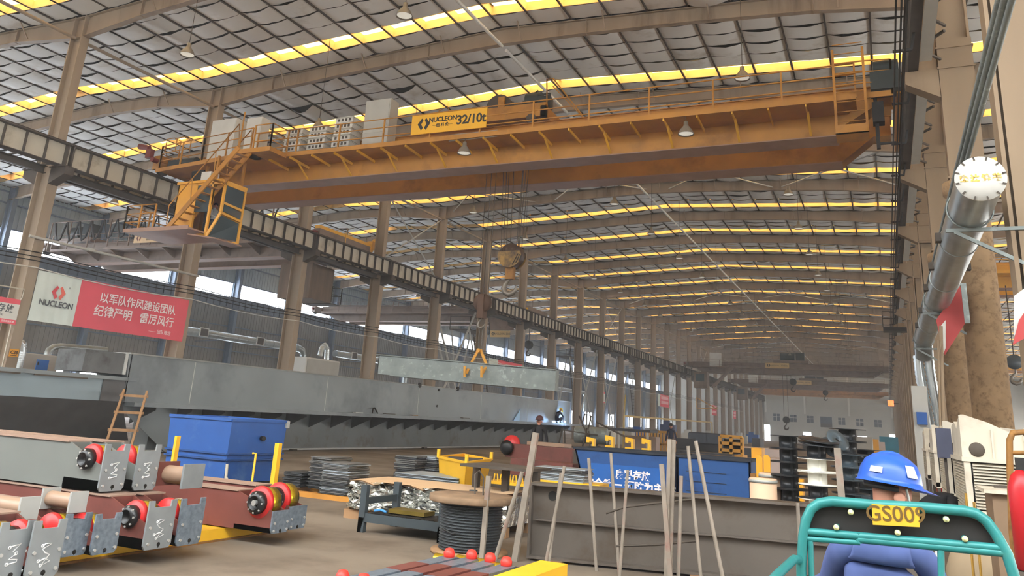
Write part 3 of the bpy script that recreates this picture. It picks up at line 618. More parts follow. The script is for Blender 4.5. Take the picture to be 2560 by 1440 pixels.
m = MB(); m.box(-54.0, -50.6, 37.6, 40.2, 12.0, 12.3); m.build('frame', BROWN, at_, True); m = MB(); m.cyl((-53.6, 38.4, 12.8), (-52.6, 38.4, 12.8), .5, 14); m.box(-52.2, -51.2, 38.0, 38.8, 12.3, 13.4); m.build('hoist_drum', MOTOR, at_, True)
ac2 = crane('brown overhead crane far along the windowed aisle with a 20 tonne sign', 68, -53.8, -29.75, BROWN, YELD)
m = MB(); m.box(-32.6, -29.2, 66.7, 66.75, 10.9, 11.5); m.build('sign_board', SIGNY, ac2, True)
m = MB(); m.box(-32.8, -30.8, 66.55, 66.6, 8.75, 9.35); s4 = m.build('sign_board', mat('dull sign yellow', (196, 166, 110), .6, var=.1), ac2, True); logo((-32.5, 66.545, 9.05), _E, _U, .34, INK, s4); lw('lettering', 'NUCLEON 20/5t', .26, INK, s4, (-31.6, 66.545, 9.05), _E, _U)
m = MB(); m.box(-33, -30.5, 66.6, 66.7, 9.4, 10.37); m.build('sign_hanger', BROWN, ac2, True)
far = []
for (yy, p, lab) in ((127.3, BROWN, 'nearer brown overhead crane at the far end of the hall'), (166.8, BROWN, 'second brown overhead crane at the far end of the hall'), (196.3, BROWN2, 'ochre overhead crane closest to the far end wall')):
    c = crane(lab, yy, -28.1, 1.08, p, p); far.append(c)
    if yy > 190: continue
    m = MB(); m.box(-26.6, -24.6, yy - 1.6, yy + .3, 7.8, 10.2); cb = m.build('operator_cab', mat('rusty cab sheet', (112, 94, 78)), c, True)
    m = MB(); m.box(-26.3, -25.0, yy - 1.62, yy - 1.6, 8.8, 9.9); m.build('window', PANE, cb, True)
    m = MB(); m.bar((-23.9, yy - 1.5, 8.0), (-21.0, yy - 1.5, 11.0), .12, .25); m.bar((-23.4, yy - 2.2, 8.0), (-20.5, yy - 2.2, 11.0), .12, .25); m.build('stair', p, c, True)
    m = MB(); m.box(-24.3, -22.6, yy - .9, yy - .1, 11.05, 13.2); m.build('electric_cabinet', WHITEP, c, True)
    m = MB(); m.box(-16, -12.6, yy - 1.3, yy - 1.25, 11.1, 11.85); s5 = m.build('sign_board', mat('dull sign yellow', (196, 166, 110)), c, True); logo((-15.5, yy - 1.31, 11.47), _E, _U, .45, INK, s5); lw('lettering', 'NUCLEON', .24, INK, s5, (-14.6, yy - 1.31, 11.47), _E, _U); lw('lettering', '30/10t', .36, INK, s5, (-13.3, yy - 1.31, 11.47), _E, _U)
    t = thing('hoist_trolley', 'dark hoist trolley on the %s brown crane at the far end' % ('nearer' if yy < 150 else 'second'), 'hoist trolley', (-13, yy + 1.3, 12))
    m = MB(); m.box(-15, -10, yy + .2, yy + 3, 12.0, 12.4); m.build('frame', p, t, True); m = MB(); m.cyl((-14, yy + 1, 13), (-12, yy + 1, 13), .6, 12); m.box(-11.8, -10.6, yy + .6, yy + 1.6, 12.4, 13.6); m.build('hoist_drum', MOTOR, t, True)
for (px, py, yy, lab) in ((1966, 1055, 127.3, 'dark hook block lowered over the cable spools'), (1983, 1000 - 40, 127.3, 'hook block hanging close under the nearer brown far crane'), (2064, 986, 166.8, 'hook block hanging under the second brown far crane')):
    p = AY(px, py, yy + 1.3); t = thing('hook_block', lab, 'crane hook', p)
    m = MB(); m.lathe([(0, -.2), (.5, -.2), (.5, .2), (0, .2)], p + V((0, 0, .3)), (0, 1, 0), 16); m.build('sheave_housing', BLACK, t, True)
    m = MB(); hook(m, p - V((0, 0, .5)), 1.0, .1); m.build('hook', DARK, t, True)
    m = MB(); [m.tube([p + V((dx, 0, .4)), V((p.x + dx, p.y, 12.2))], .03, 4) for dx in (-.3, .3)]; m.build('hoist_rope', ROPE, t, True)
p = AX(1322, 862, -35); t = thing('hook_block', 'dark hook block hanging in the windowed aisle', 'crane hook', p); m = MB(); m.lathe([(0, -.2), (.45, -.2), (.45, .2), (0, .2)], p, (0, 1, 0), 16); m.build('sheave_housing', BLACK, t, True); m = MB(); hook(m, p - V((0, 0, .7)), .8, .09); m.build('hook', DARK, t, True); m = MB(); m.tube([p, p + V((0, 0, 2.2))], .05, 5); m.build('hoist_rope', ROPE, t, True)
# ---------------------------------------------------------------- lamps on long rods
LAMPG = mat('aluminium lamp bell', (128, 122, 112), .45, .4, var=.1); LENS = mat('lamp glass', (225, 225, 215), .2, var=0, emit=(255, 250, 235), es=.25)
def pendant(loc, drop, label, group, s=1.0):
    t = thing('pendant_lamp', label, 'lamp', loc, group)
    m = MB(); m.tube([(0, 0, .42 * s), (0, 0, drop)], .012, 5); m.build('rod', DARK, t)
    m = MB(); m.lathe([(.03, .46), (.07, .44), (.08, .3), (.1, .27), (.19, .16), (.25, .02), (.26, 0), (.24, .01), (.16, .14), (.08, .24)], n=16); 
    m.v = [tuple(q * s for q in v) for v in m.v]; m.build('lamp_shade', LAMPG, t)
    m = MB(); m.lathe([(0, .03), (.2, .045), (.23, .03)], n=16); m.v = [tuple(q * s for q in v) for v in m.v]; m.build('lens', LENS, t); return t
rows = ((-3.7, 'nearer the air coolers', 0), (-12.5, 'under the roof ridge', 0), (-21.0, 'nearer the windowed aisle', 0))
for (x, nm, o_) in rows:
    proto = None
    for k in range(0, 22):
        y = 17.9 + 7.25 * k
        if k == 1 and x == -12.5: continue
        if k == 2 and x > -20: continue
        lab = 'bell-shaped grey pendant lamp, row %s, %s from the camera' % (nm, ORD[k]); loc = (x + R_.uniform(-.2, .2), y, 13.05 + R_.uniform(-.05, .05)); g = 'pendant lamps of the hall'
        if proto is None: proto = pendant(loc, T(x) + .45 - loc[2], lab, g)
        else: place(dup(proto), loc, 0, lab, g)
proto = None
for k in range(2, 12):
    if proto is None: proto = pendant((0, 0, 0), T(-42) + .46 - 12.9, '', 'l'); c_ = proto
    else: c_ = dup(proto)
    place(c_, (-42 + R_.uniform(-.3, .3), 17.9 + 7.25 * k, 12.9), 0, 'bell-shaped pendant lamp over the windowed aisle, %s from the camera' % ORD[k - 2], 'pendant lamps of the windowed aisle')
for (px, py, w) in ((1160, 384, 'under the 32/10t sign'), (1715, 336, 'under the right half of the walkway')):
    p = AY(px, py, 22.85); pendant(p, 10.95 - p.z, 'small bright bell lamp hanging from the yellow crane, ' + w, 'lamps under the yellow crane', .95)

# ---------------------------------------------------------------- along the left column row: pipes, cables, banners, signs
PINKR = mat('faded red banner cloth', (222, 92, 106), .75, var=.05, scale=.8); PALE = mat('pale banner cloth', (206, 216, 210), .75, var=.04); WTXT = mat('white lettering', (240, 232, 232), .7, var=0); GTXT = mat('grey lettering', (84, 88, 92), .7, var=0)
RED1 = mat('emblem red', (206, 74, 84), .7, var=0); RED2 = mat('emblem coral', (226, 112, 98), .7, var=0)
m = MB(); m.tube([(-28.45, YK(0) - .5, 7.14), (-28.45, YK(1) + .2, 7.14)], .055, 8); m.box(-28.55, -28.35, YK(0) + 1.9, YK(0) + 2.2, 7.1, 7.22); tag(m.build('conduit_pipe', GREYP), 'grey conduit pipe between the first two columns above the big banner', 'pipe')
for i, z in enumerate((6.62, 6.45, 6.3)):
    m = MB(); pts = [(-28.52 + .02 * i, 10.0, z)]
    for k in range(-1, 22):
        for f in (0, .25, .5, .75): pts.append((-28.5 + .02 * i, YK(k) + f * BAY, z - .10 * 4 * f * (1 - f)))
    m.tube(pts, .02, 5); tag(m.build('power_cable', RUBBER), 'dark cable strung along the left columns, %s of three' % ('topmost', 'middle', 'lowest')[i], 'cable', 'cables along the left columns')
pts = []
for k in range(-1, 22):
    for f in (0, .2, .4, .6, .8): pts.append((-28.46, YK(k) + f * BAY, 6.05 - .13 * 4 * f * (1 - f)))
m = MB(); m.tube(pts, .022, 5); tag(m.build('power_cable', WHITEP), 'white sagging cable strung just over the red banners', 'cable')
def cloth(y0, y1, z0, z1, x, m, mat_, sag=.03, nx=22, nz=6, ph=0):
    vs = []
    for j in range(nz + 1):
        for i in range(nx + 1):
            f = i / nx; g = j / nz; vs.append((x + .02 * math.sin(f * 9 + ph) * (1 - .5 * g) + .012 * math.sin(f * 31 + g * 3), y0 + (y1 - y0) * f, z0 + (z1 - z0) * g - sag * 4 * f * (1 - f)))
    n1 = len(vs); vs += [(a - .006, b, c) for a, b, c in vs]; fs = []
    for j in range(nz):
        for i in range(nx):
            a = j * (nx + 1) + i; fs += [(a, a + 1, a + nx + 2, a + nx + 1), (a + n1, a + nx + 1 + n1, a + nx + 2 + n1, a + 1 + n1)]
    m.add(vs, fs, True)
_Y = (0, 1, 0); XB = -28.5
bn = thing('banner', 'long red and pale slogan banner with NUCLEON emblem between the first two columns', 'banner', (XB, 23, 4.1))
m = MB(); cloth(19.34, 21.17, 4.13, 5.98, XB, m, PALE, 0); m.m(1); cloth(21.17, 26.7, 4.13, 5.98, XB, m, PINKR, .0, 40, 6, 1.2)
m.build('cloth', [PALE, PINKR], bn, True)
xt = XB + .036
logo((xt, 20.3, 5.28), _Y, _U, .52, (RED1, RED2), bn, .003); lw('lettering', 'NUCLEON', .30, GTXT, bn, (xt, 20.3, 4.84), _Y, _U, bold=.008, ex=.002)
lw('lettering', '®', .1, GTXT, bn, (xt, 20.72, 5.52), _Y, _U, ex=.002)
lw('lettering', '以军队作风建设团队', .44, WTXT, bn, (xt, 24.05, 5.38), _Y, _U, bold=.006, ex=.002, space=.98); lw('lettering', '纪律严明   雷厉风行', .46, WTXT, bn, (xt, 23.98, 4.84), _Y, _U, bold=.006, ex=.002)
lw('lettering', '—— 团队理念', .19, WTXT, bn, (xt, 25.35, 4.38), _Y, _U, ex=.002)
b2 = thing('banner', 'red and pale slogan banner farther along, partly behind the hanging beam', 'banner', (XB, 61, 4.4))
m = MB(); cloth(57.9, 59.6, 4.45, 6.2, XB, m, PALE, 0); m.m(1); cloth(59.6, 64.5, 4.45, 6.2, XB, m, PINKR, 0); m.build('cloth', [PALE, PINKR], b2, True)
logo((xt, 58.75, 5.5), _Y, _U, .45, (RED1, RED2), b2, .003); lw('lettering', '安全质量生命线 效益生产总动员', .34, WTXT, b2, (xt, 62.1, 5.6), _Y, _U, ex=.002, bold=.004)
for (y0, y1, z0, z1, w) in ((111.3, 117.6, 4.45, 6.1, 'square looking red banner hung between far columns'), (148.5, 154.5, 4.3, 6.1, 'small red banner hung behind the second far crane cab'), (171, 176, 4.2, 5.8, 'smallest red banner near the far end wall')):
    b3 = thing('banner', w, 'banner', (XB, y0, z0)); m = MB(); cloth(y0, y0 + 1.2, z0, z1, XB, m, PALE, 0, 6); m.m(1); cloth(y0 + 1.2, y1, z0, z1, XB, m, PINKR, 0); m.m(2)
    for z in (z1 - .65, z0 + .4): m.box(XB + .03, XB + .04, y0 + 1.7, y1 - .5, z, z + .4)
    m.build('cloth', [PALE, PINKR, mat('pale pink lettering', (236, 180, 186), .7, var=0)], b3, True)
sg = thing('area_sign', 'red and white beam storage sign hung before the column signed C28', 'sign', (XB, 18.2, 3.9))
m = MB(); m.box(XB - .02, XB, 17.1, 18.92, 3.9, 4.8); m.m(1); m.box(XB, XB + .004, 17.1, 18.92, 4.62, 4.8); m.box(XB, XB + .004, 17.1, 18.92, 3.9, 4.06); m.build('board', [WHITEP, PINKR], sg, True)
lw('lettering', '主梁存放', .3, GTXT, sg, (XB + .004, 18.1, 4.42), _Y, _U, space=1.15, bold=.004); lw('lettering', 'C26-C30', .13, GTXT, sg, (XB + .004, 18.15, 4.2), _Y, _U); lw('lettering', '主梁存放区域', .08, WTXT, sg, (XB + .006, 18.6, 3.98), _Y, _U)
m = MB(); m.tube([(XB - .3, 17.3, 5.2), (XB, 18.95, 5.2), (XB, 18.95, 4.9), (XB - .05, 18.8, 4.5), (XB - .05, 18.85, 1.0)], .025, 6); tag(m.build('conduit_pipe', CREAM), 'thin cream conduit bent down the column signed C28', 'pipe')
s6 = thing('column_sign', 'small orange column sign reading C28', 'sign', (-28.56, 19.15, 2.9)); m = MB(); m.box(-28.57, -28.555, 18.98, 19.32, 2.78, 3.05); m.build('plate', mat('orange sign plate', (226, 160, 60), .6, var=0), s6, True); lw('lettering', 'C28', .16, INK, s6, (-28.554, 19.15, 2.93), _Y, _U, bold=.004); m = MB(); m.box(-28.555, -28.552, 19.03, 19.27, 2.815, 2.835); m.build('lettering', INK, s6, True)
m = MB(); m.box(-28.5, -28.49, YK(9) - .2, YK(9) + .25, 3.9, 5.1); m.m(1); m.box(-28.49, -28.486, YK(9) - .2, YK(9) + .25, 4.9, 5.1); m.box(-28.49, -28.486, YK(9) - .2, YK(9) + .25, 3.9, 4.0)
tag(m.build('column_sign', [WHITEP, PINKR]), 'white notice with red bands on the ninth column past C28', 'sign')
# ---------------------------------------------------------------- left aisle: ducts, dust collectors, stairs
ZINC = mat('galvanised duct', (160, 168, 168), .32, .75, var=.12, scale=3); FLEX = mat('foil flexible duct', (206, 214, 216), .28, .8, var=.1)
XD = -53.0
def aisle_duct(y0, y1, z, label):
    t = thing('air_duct', label, 'air duct', (XD, y0, z)); m = MB()
    m.tube([(XD, y0, z), (XD, y1, z), (XD, y1 + .5, z - .15), (XD, y1 + .8, z - .6), (XD, y1 + .85, z - 3.5)], .36, 14); y = y0 + 1.2
    m.build('pipe', ZINC, t, True); m = MB()
    while y < y1: m.tube([(XD, y - .03, z), (XD, y + .03, z)], .385, 14, True); y += 1.2
    m.build('seam_ring', ZINC, t, True)
    for y in (y0 + 3, y0 + 10):
        if y < y1 - 1: m = MB(); m.box(XD + .33, XD + .42, y - .5, y + .5, z - .32, z + .42); m.m(1); m.box(XD + .415, XD + .425, y - .42, y + .42, z - .25, z + .35); m.build('outlet_grille', [WHITEP, DARK], t, True)
    m = MB(); [m.bar((XW, y, z - .5), (XD + .3, y, z - .4), .05) for y in (y0 + 5, y0 + 12) if y < y1]; 
    if m.v: m.build('bracket', BLUEW, t, True)
aisle_duct(48.5, 64.5, 7.15, 'round galvanised wall duct with two square grilles beside the big banner')
aisle_duct(70.5, 84, 7.2, 'round galvanised wall duct behind the hanging beam')
aisle_duct(88, 103, 7.2, 'round galvanised wall duct behind the aisle stairs')
aisle_duct(107, 150, 7.2, 'farthest long galvanised wall duct of the aisle')
def collector(x, y0, y1, h, label, panel):
    t = thing('dust_collector', label, 'dust collector', (x, (y0 + y1) / 2, 0)); m = MB(); m.box(x - 1.4, x, y0, y1, .02, h); m.build('housing', GREYP if panel else WHITEP, t, True, bevel=.05)
    m = MB(); m.box(x, x + .02, y0 + .1, y1 - .1, .3, h - .1); m.build('door', GREYP, t, True)
    if panel:
        m = MB(); m.box(x + .02, x + .06, y0 + .75, y0 + 1.35, h - 1.05, h - .25); b_ = m.build('control_box', mat('blue control box', (52, 116, 206), .45, var=.05), t, True); m = MB(); m.box(x + .06, x + .09, y0 + .78, y0 + .84, h - .9, h - .75); m.box(x + .06, x + .09, y0 + .78, y0 + .84, h - .5, h - .35); m.build('latch', BLACK, b_, True)
    return t
dc = collector(-36, 24.55, 26.45, 3.3, 'grey dust collector cabinet with a blue control box near column C28', True)
def elbow_tube(name, lab, pts, r, mm, n=12, ring=0):
    m = MB(); m.tube(pts, r, n)
    if ring:
        P = [V(p) for p in pts]
        for a, b in zip(P[:-1], P[1:]):
            k = max(1, int((b - a).length / ring)); [m.tube([a.lerp(b, (i + .5) / k) - (b - a).normalized() * .03, a.lerp(b, (i + .5) / k) + (b - a).normalized() * .03], r * 1.09, n) for i in range(k)]
    return tag(m.build(name, mm), lab, 'duct')
elbow_tube('air_duct', 'bent galvanised duct rising from the grey cabinet by column C28', [(-36.6, 26.2, 3.3), (-36.6, 26.25, 3.55), (-36.6, 26.45, 3.72), (-36.6, 26.8, 3.78), (-36.6, 29.4, 3.86)], .16, ZINC)
elbow_tube('flexible_duct', 'silver ribbed flexible duct beside the column signed C28', [(-35.2, 23.95, 2.0), (-35.2, 24.0, 3.3), (-35.2, 23.9, 3.65), (-35.3, 23.6, 3.8)], .14, FLEX, 12, .1)
collector(-34, 42.3, 45.9, 4.75, 'white dust collector cabinet standing behind the grey girder', False)
elbow_tube('flexible_duct', 'short silver elbow duct on top of the white cabinet', [(-34.6, 44.4, 5.0), (-34.6, 44.5, 5.5), (-34.6, 44.8, 5.75), (-34.6, 45.1, 5.5), (-34.6, 45.2, 4.7)], .17, FLEX, 12, .12)
elbow_tube('flexible_duct', 'pair of foil drop ducts left of the white cabinet', [(-35, 41.0, .3), (-35, 41.0, 5.6)], .16, FLEX, 12, .12)
def access_stair(k, x, side, label):
    y = YK(k) + .9; t = thing('access_stair', label, 'stair', (x, y, 0)); z = 8.2
    m = MB(); m.box(x - .9, x + .9, y - 1.9, y + 1.6, z, z + .06); m.build('landing', DARK, t, True)
    m = MB(); rail_run(m, [(x - .9, y - 1.9, z), (x + .9, y - 1.9, z), (x + .9, y + 1.6, z), (x - .9, y + 1.6, z)], step=1.2, hs=(1.05, .55)); m.build('handrail', DARK, t, True)
    m = MB()
    for yy in (-.35, .35): m.bar((x, y + .8 + yy * .0, z), (x, y + 4.9, 0), .05, .2) if 0 else m.bar((x + yy, y + 1.2, z), (x + yy, y + 4.6, .02), .05, .2)
    for i in range(22): q = (i + .5) / 22; m.box(x - .35, x + .35, y + 1.2 + 3.4 * q - .1, y + 1.2 + 3.4 * q + .1, z * (1 - q) - .02, z * (1 - q) + .02)
    m.build('flight', DARK, t, True)
    m = MB()
    for (a, b) in (((x - .8, y - 1.8, z), (x - .8, y + .9, .02)), ((x - .8, y + 1.5, z), (x - .8, y - 1.2, .02)), ((x + .8, y - 1.8, z), (x + .8, y - .2, 5.5)), ((x + .8, y + 1.5, z), (x + .8, y - .2, 5.5))): m.bar(a, b, .1)
    m.build('support_leg', GREYP, t, True)
access_stair(5, -30.4, 1, 'steep dark steel stair with landing left of the hanging hooks')
access_stair(8, -30.4, 1, 'dark steel stair with landing above the welder')
access_stair(11, -30.4, 1, 'dark steel stair with landing on the eleventh column past C28')
m = MB()
for (a, b) in (((-29.3, YK(4) + .3, 9.6), (-29.3, YK(4) + 6.9, .1)), ((-29.3, YK(4) + 7.0, 9.6), (-29.3, YK(4) + .5, .1)), ((-29.8, YK(4) + .3, 9.6), (-29.8, YK(4) + 6.9, .1))): m.bar(a, b, .11)
for i in range(6): z = 1.2 + i * 1.4; m.bar((-29.3, YK(4) + 6.9 * (1 - z / 9.6), z), (-29.8, YK(4) + 6.9 * (1 - z / 9.6), z), .05)
tag(m.build('column_bracing', GREYP), 'crossed grey bracing frame between columns behind the hanging beam', 'bracing')
for kk, w in ((8, 'behind the welder'), (9, 'one bay past the welder'), (13, 'near the square looking red banner')):
    m = MB(); [m.bar(a, b, .1) for a, b in (((-29.3, YK(kk) + .3, 9.6), (-29.3, YK(kk) + 7, .1)), ((-29.3, YK(kk) + 7, 9.6), (-29.3, YK(kk) + .3, .1)))]; tag(m.build('column_bracing', GREYP), 'crossed grey bracing between left columns ' + w, 'bracing')

# ---------------------------------------------------------------- the long grey girder on the floor
GIRD = mat('primer grey steel', (118, 124, 126), .42, .25, var=.1, scale=.6, dirt=(88, 94, 98), damt=.35, dscale=.35); GIRDD = mat('shaded grey primer steel', (84, 84, 84), .5, .2, var=.12); SCUFF = mat('bare cut steel edge', (176, 178, 174), .45, .3, var=.15)  # darker primer copy has the shade of undercut and recess in its colour
xg = -20.5
gg = thing('box_girder', 'very long grey steel box girder lying on the floor along the columns', 'steel girder', (-21.3, 36, 0))
m = MB(); m.hull4([(xg, 17.4, 1.5), (xg, 55.2, 1.55), (xg - 1.3, 55.2, 1.55), (xg - 1.3, 17.4, 1.5)], [(xg, 17.3, 2.9), (xg, 55.2, 3.05), (xg - 1.3, 55.2, 3.05), (xg - 1.3, 17.3, 2.9)])
m.m(1); m.hull4([(xg + .02, 17.3, 2.88), (xg + .02, 55.2, 3.03), (xg - 1.4, 55.2, 3.03), (xg - 1.4, 17.3, 2.88)], [(xg + .04, 17.3, 2.92), (xg + .04, 55.2, 3.07), (xg - 1.4, 55.2, 3.07), (xg - 1.4, 17.3, 2.92)])
for y in (19.9, 27.0, 34.2, 41.0, 47.6): m.box(xg, xg + .006, y, y + .03, 1.55, 2.85)
m.build('upper_box', [GIRD, SCUFF], gg, True)
m = MB(); m.hull4([(xg + .35, 17.5, 1.38), (xg + .35, 56.5, 1.42), (xg - 1.0, 56.5, 1.42), (xg - 1.0, 17.5, 1.38)], [(xg + .35, 17.5, 1.5), (xg + .35, 56.5, 1.55), (xg - 1.0, 56.5, 1.55), (xg - 1.0, 17.5, 1.5)]); m.build('ledge_flange', GIRD, gg, True)
m = MB(); m.box(xg - 1.5, xg - .75, 19.2, 56, .06, 1.4); m.m(1); m.box(xg - .8, xg - .55, 19.2, 56, .02, .08); m.build('lower_box', [mat('lower primer grey steel', (104, 108, 108), .45, .25, var=.15, scale=.5, dirt=(84, 70, 58), damt=.3), SCUFF], gg, True)
y = 18.4
while y < 56:
    m = MB(); m.hull4([(xg + .25, y, 1.3), (xg + .25, y + .02, 1.3), (xg + .25, y + .02, 1.38), (xg + .25, y, 1.38)], [(xg - .78, y, .85), (xg - .78, y + .02, .85), (xg - .78, y + .02, 1.38), (xg - .78, y, 1.38)]); m.build('gusset_plate', GIRDD, gg, True); y += 1.45
m = MB(); m.box(xg - 1.2, xg - .05, 15.85, 17.35, 2.27, 2.88); m.m(1); m.box(xg - .06, xg - .02, 17.2, 17.3, 2.27, 2.9); m.build('end_stub', [mat('dark mill steel', (92, 94, 94), .5, .3, var=.2, dirt=(50, 48, 46), damt=.45, dscale=1.5), SCUFF], gg, True)
m = MB(); m.box(xg - 1.3, xg + .06, 11.0, 17.75, 2.1, 2.2); m.m(1)
for y in (12.2, 13.2, 14.4, 15.2): m.box(xg + .02, xg + .07, y, y + .8, 2.06, 2.1)
m.build('end_shelf', [GIRD, DARK], gg, True)
m = MB(); m.box(xg - 1.2, xg - .05, 11.0, 16.6, 1.5, 2.1); m.build('end_box', mat('lit primer steel', (128, 142, 148), .45, .25, var=.1, scale=.8), gg, True)  # paler primer puts the light on this face into the colour
m = MB(); m.box(xg - 1.2, xg - .02, 16.6, 17.4, 1.5, 2.1); m.box(xg - .06, xg, 17.38, 17.42, 1.5, 2.9); m.build('end_box', GIRDD, gg, True)
m = MB(); m.hull4([(xg - .9, 10.8, .45), (xg - .9, 18.6, .35), (xg - 1.3, 18.6, .35), (xg - 1.3, 10.8, .45)], [(xg - .06, 10.8, 1.5), (xg - .06, 17.4, 1.5), (xg - 1.3, 17.4, 1.5), (xg - 1.3, 10.8, 1.5)]); m.build('sloping_web', GIRDD, gg, True)
m = MB(); m.prism([(17.35, 1.5), (19.6, .05), (19.9, .05), (19.9, 1.4)], (xg - .4, 0, 0), (0, 1, 0), (0, 0, 1), (1, 0, 0), .02); m.build('gusset_plate', GIRD, gg, True)
for y in (11.5, 14.5, 17.5, 26, 36, 46, 54):
    m = MB(); m.box(-22.1, -20.9, y - .15, y + .15, 0, .42 if y < 18 else .06); m.build('support_block', DARK, gg, True)
for (px, py, s) in ((1050, 963, .12), (1145, 972, .12), (1098, 975, .06), (1093, 1015, .06)):
    p = AX(px, py, xg + .02); m = MB(); m.cyl(p - V((.05, 0, 0)), p + V((.02, 0, 0)), s, 12); m.build('bolt_hole', BLACK, gg, True)
for (y, l, mm, lab, z) in ((28.9, .55, SCUFF, 'light offcut plate lying on the long girder ledge, nearest one', 1.56), (31.2, .8, DARK, 'dark flat bar lying on the long girder ledge', 1.58), (33.5, .5, RUST, 'rusty offcut lying on the long girder ledge', 1.58), (38.6, .8, DARK, 'dark offcut lying on the far part of the girder ledge', 1.58)):
    m = MB(); m.box(xg + .05, xg + .2, y, y + l, z - .035, z); tag(m.build('steel_offcut', mm), lab, 'offcut')
m = MB(); m.tube([(xg + .15, 30.2, 1.56), (xg + .1, 30.3, 1.75), (xg + .05, 30.5, 1.78), (xg + .1, 30.7, 1.56)], .03, 6); tag(m.build('grab_handle', BLACK), 'small black bent handle on the girder ledge', 'handle')
WOOD = mat('weathered timber', (150, 116, 82), .8, var=.2, scale=5, streak=True)
def ladder(p0, p1, side, n, w, label, mm=WOOD):
    t = thing('ladder', label, 'ladder', p0); s = V(side) * w; m = MB(); m.bar(p0, p1, .06, .09); m.build('stile', mm, t, True); m = MB(); m.bar(V(p0) + s, V(p1) + s, .06, .09); m.build('stile', mm, t, True)
    for i in range(n): a = V(p0).lerp(V(p1), (i + .7) / n); m = MB(); m.bar(a - s * .12, a + s * 1.12, .035, .07); m.build('rung', mm, t, True)
ladder((-18.35, 15.2, .0), (-20.1, 17.0, 1.82), (.6, .8, 0), 4, .62, 'weathered wooden ladder leaning on the long grey girder')
# ---------------------------------------------------------------- crane end carriages stacked at the left
MAROON = mat('maroon primer', (112, 62, 54), .5, var=.12, scale=2, dirt=(84, 50, 44), damt=.3); CUT = mat('cut grey steel plate', (146, 152, 154), .4, .4, var=.1, scale=5); CUTB = mat('blue grey cut plate', (122, 134, 146), .4, .45, var=.22, scale=22)
REDW = mat('red wheel enamel', (196, 40, 40), .4, var=.08); BRASS = mat('oiled brass coloured tread', (196, 168, 44), .25, .8, var=.12, scale=4); HUB = mat('black wheel hub', (24, 24, 25), .35, var=0); CHALK = mat('white marker', (236, 238, 238), .7, var=0); BOLT = mat('bright bolt', (206, 206, 202), .3, .6, var=0)
TAN = mat('tan primed pipe', (158, 130, 108), .45, var=.12)
def wheel(t, x, y, z, r, w, hubs=(1, 0)):
    m = MB(); m.lathe([(0, -w / 2), (r, -w / 2), (r, w / 2), (0, w / 2)], (x, y, z), (0, 1, 0), 24); wh = m.build('tread', BRASS, t, True)
    for s in (-1,): m = MB(); q = w / 2; m.lathe([(0, s * q), (r * 1.10, s * q), (r * 1.12, s * (q + .03)), (r * 1.06, s * (q + .06)), (0, s * (q + .06))], (x, y, z), (0, 1, 0), 24); m.build('wheel_flange', REDW, wh, True)
    for s in (-1, 1):
        if s > 0 and not hubs[1] or s < 0 and not hubs[0]: continue
        m = MB(); q = w / 2 + (.06 if s < 0 else 0); m.lathe([(0, s * q), (r * .78, s * q), (r * .8, s * (q + .06)), (r * .5, s * (q + .1)), (r * .46, s * (q + .1)), (r * .4, s * (q + .05)), (0, s * (q + .05))], (x, y, z), (0, 1, 0), 18); hb_ = m.build('bearing_hub', HUB, wh, True)
        for k in range(8): a = k * pi / 4; m = MB(); m.cyl((x + r * .66 * math.cos(a), y + s * (q + .04), z + r * .66 * math.sin(a)), (x + r * .66 * math.cos(a), y + s * (q + .085), z + r * .66 * math.sin(a)), .012, 6); m.build('bolt', BOLT, hb_, True)
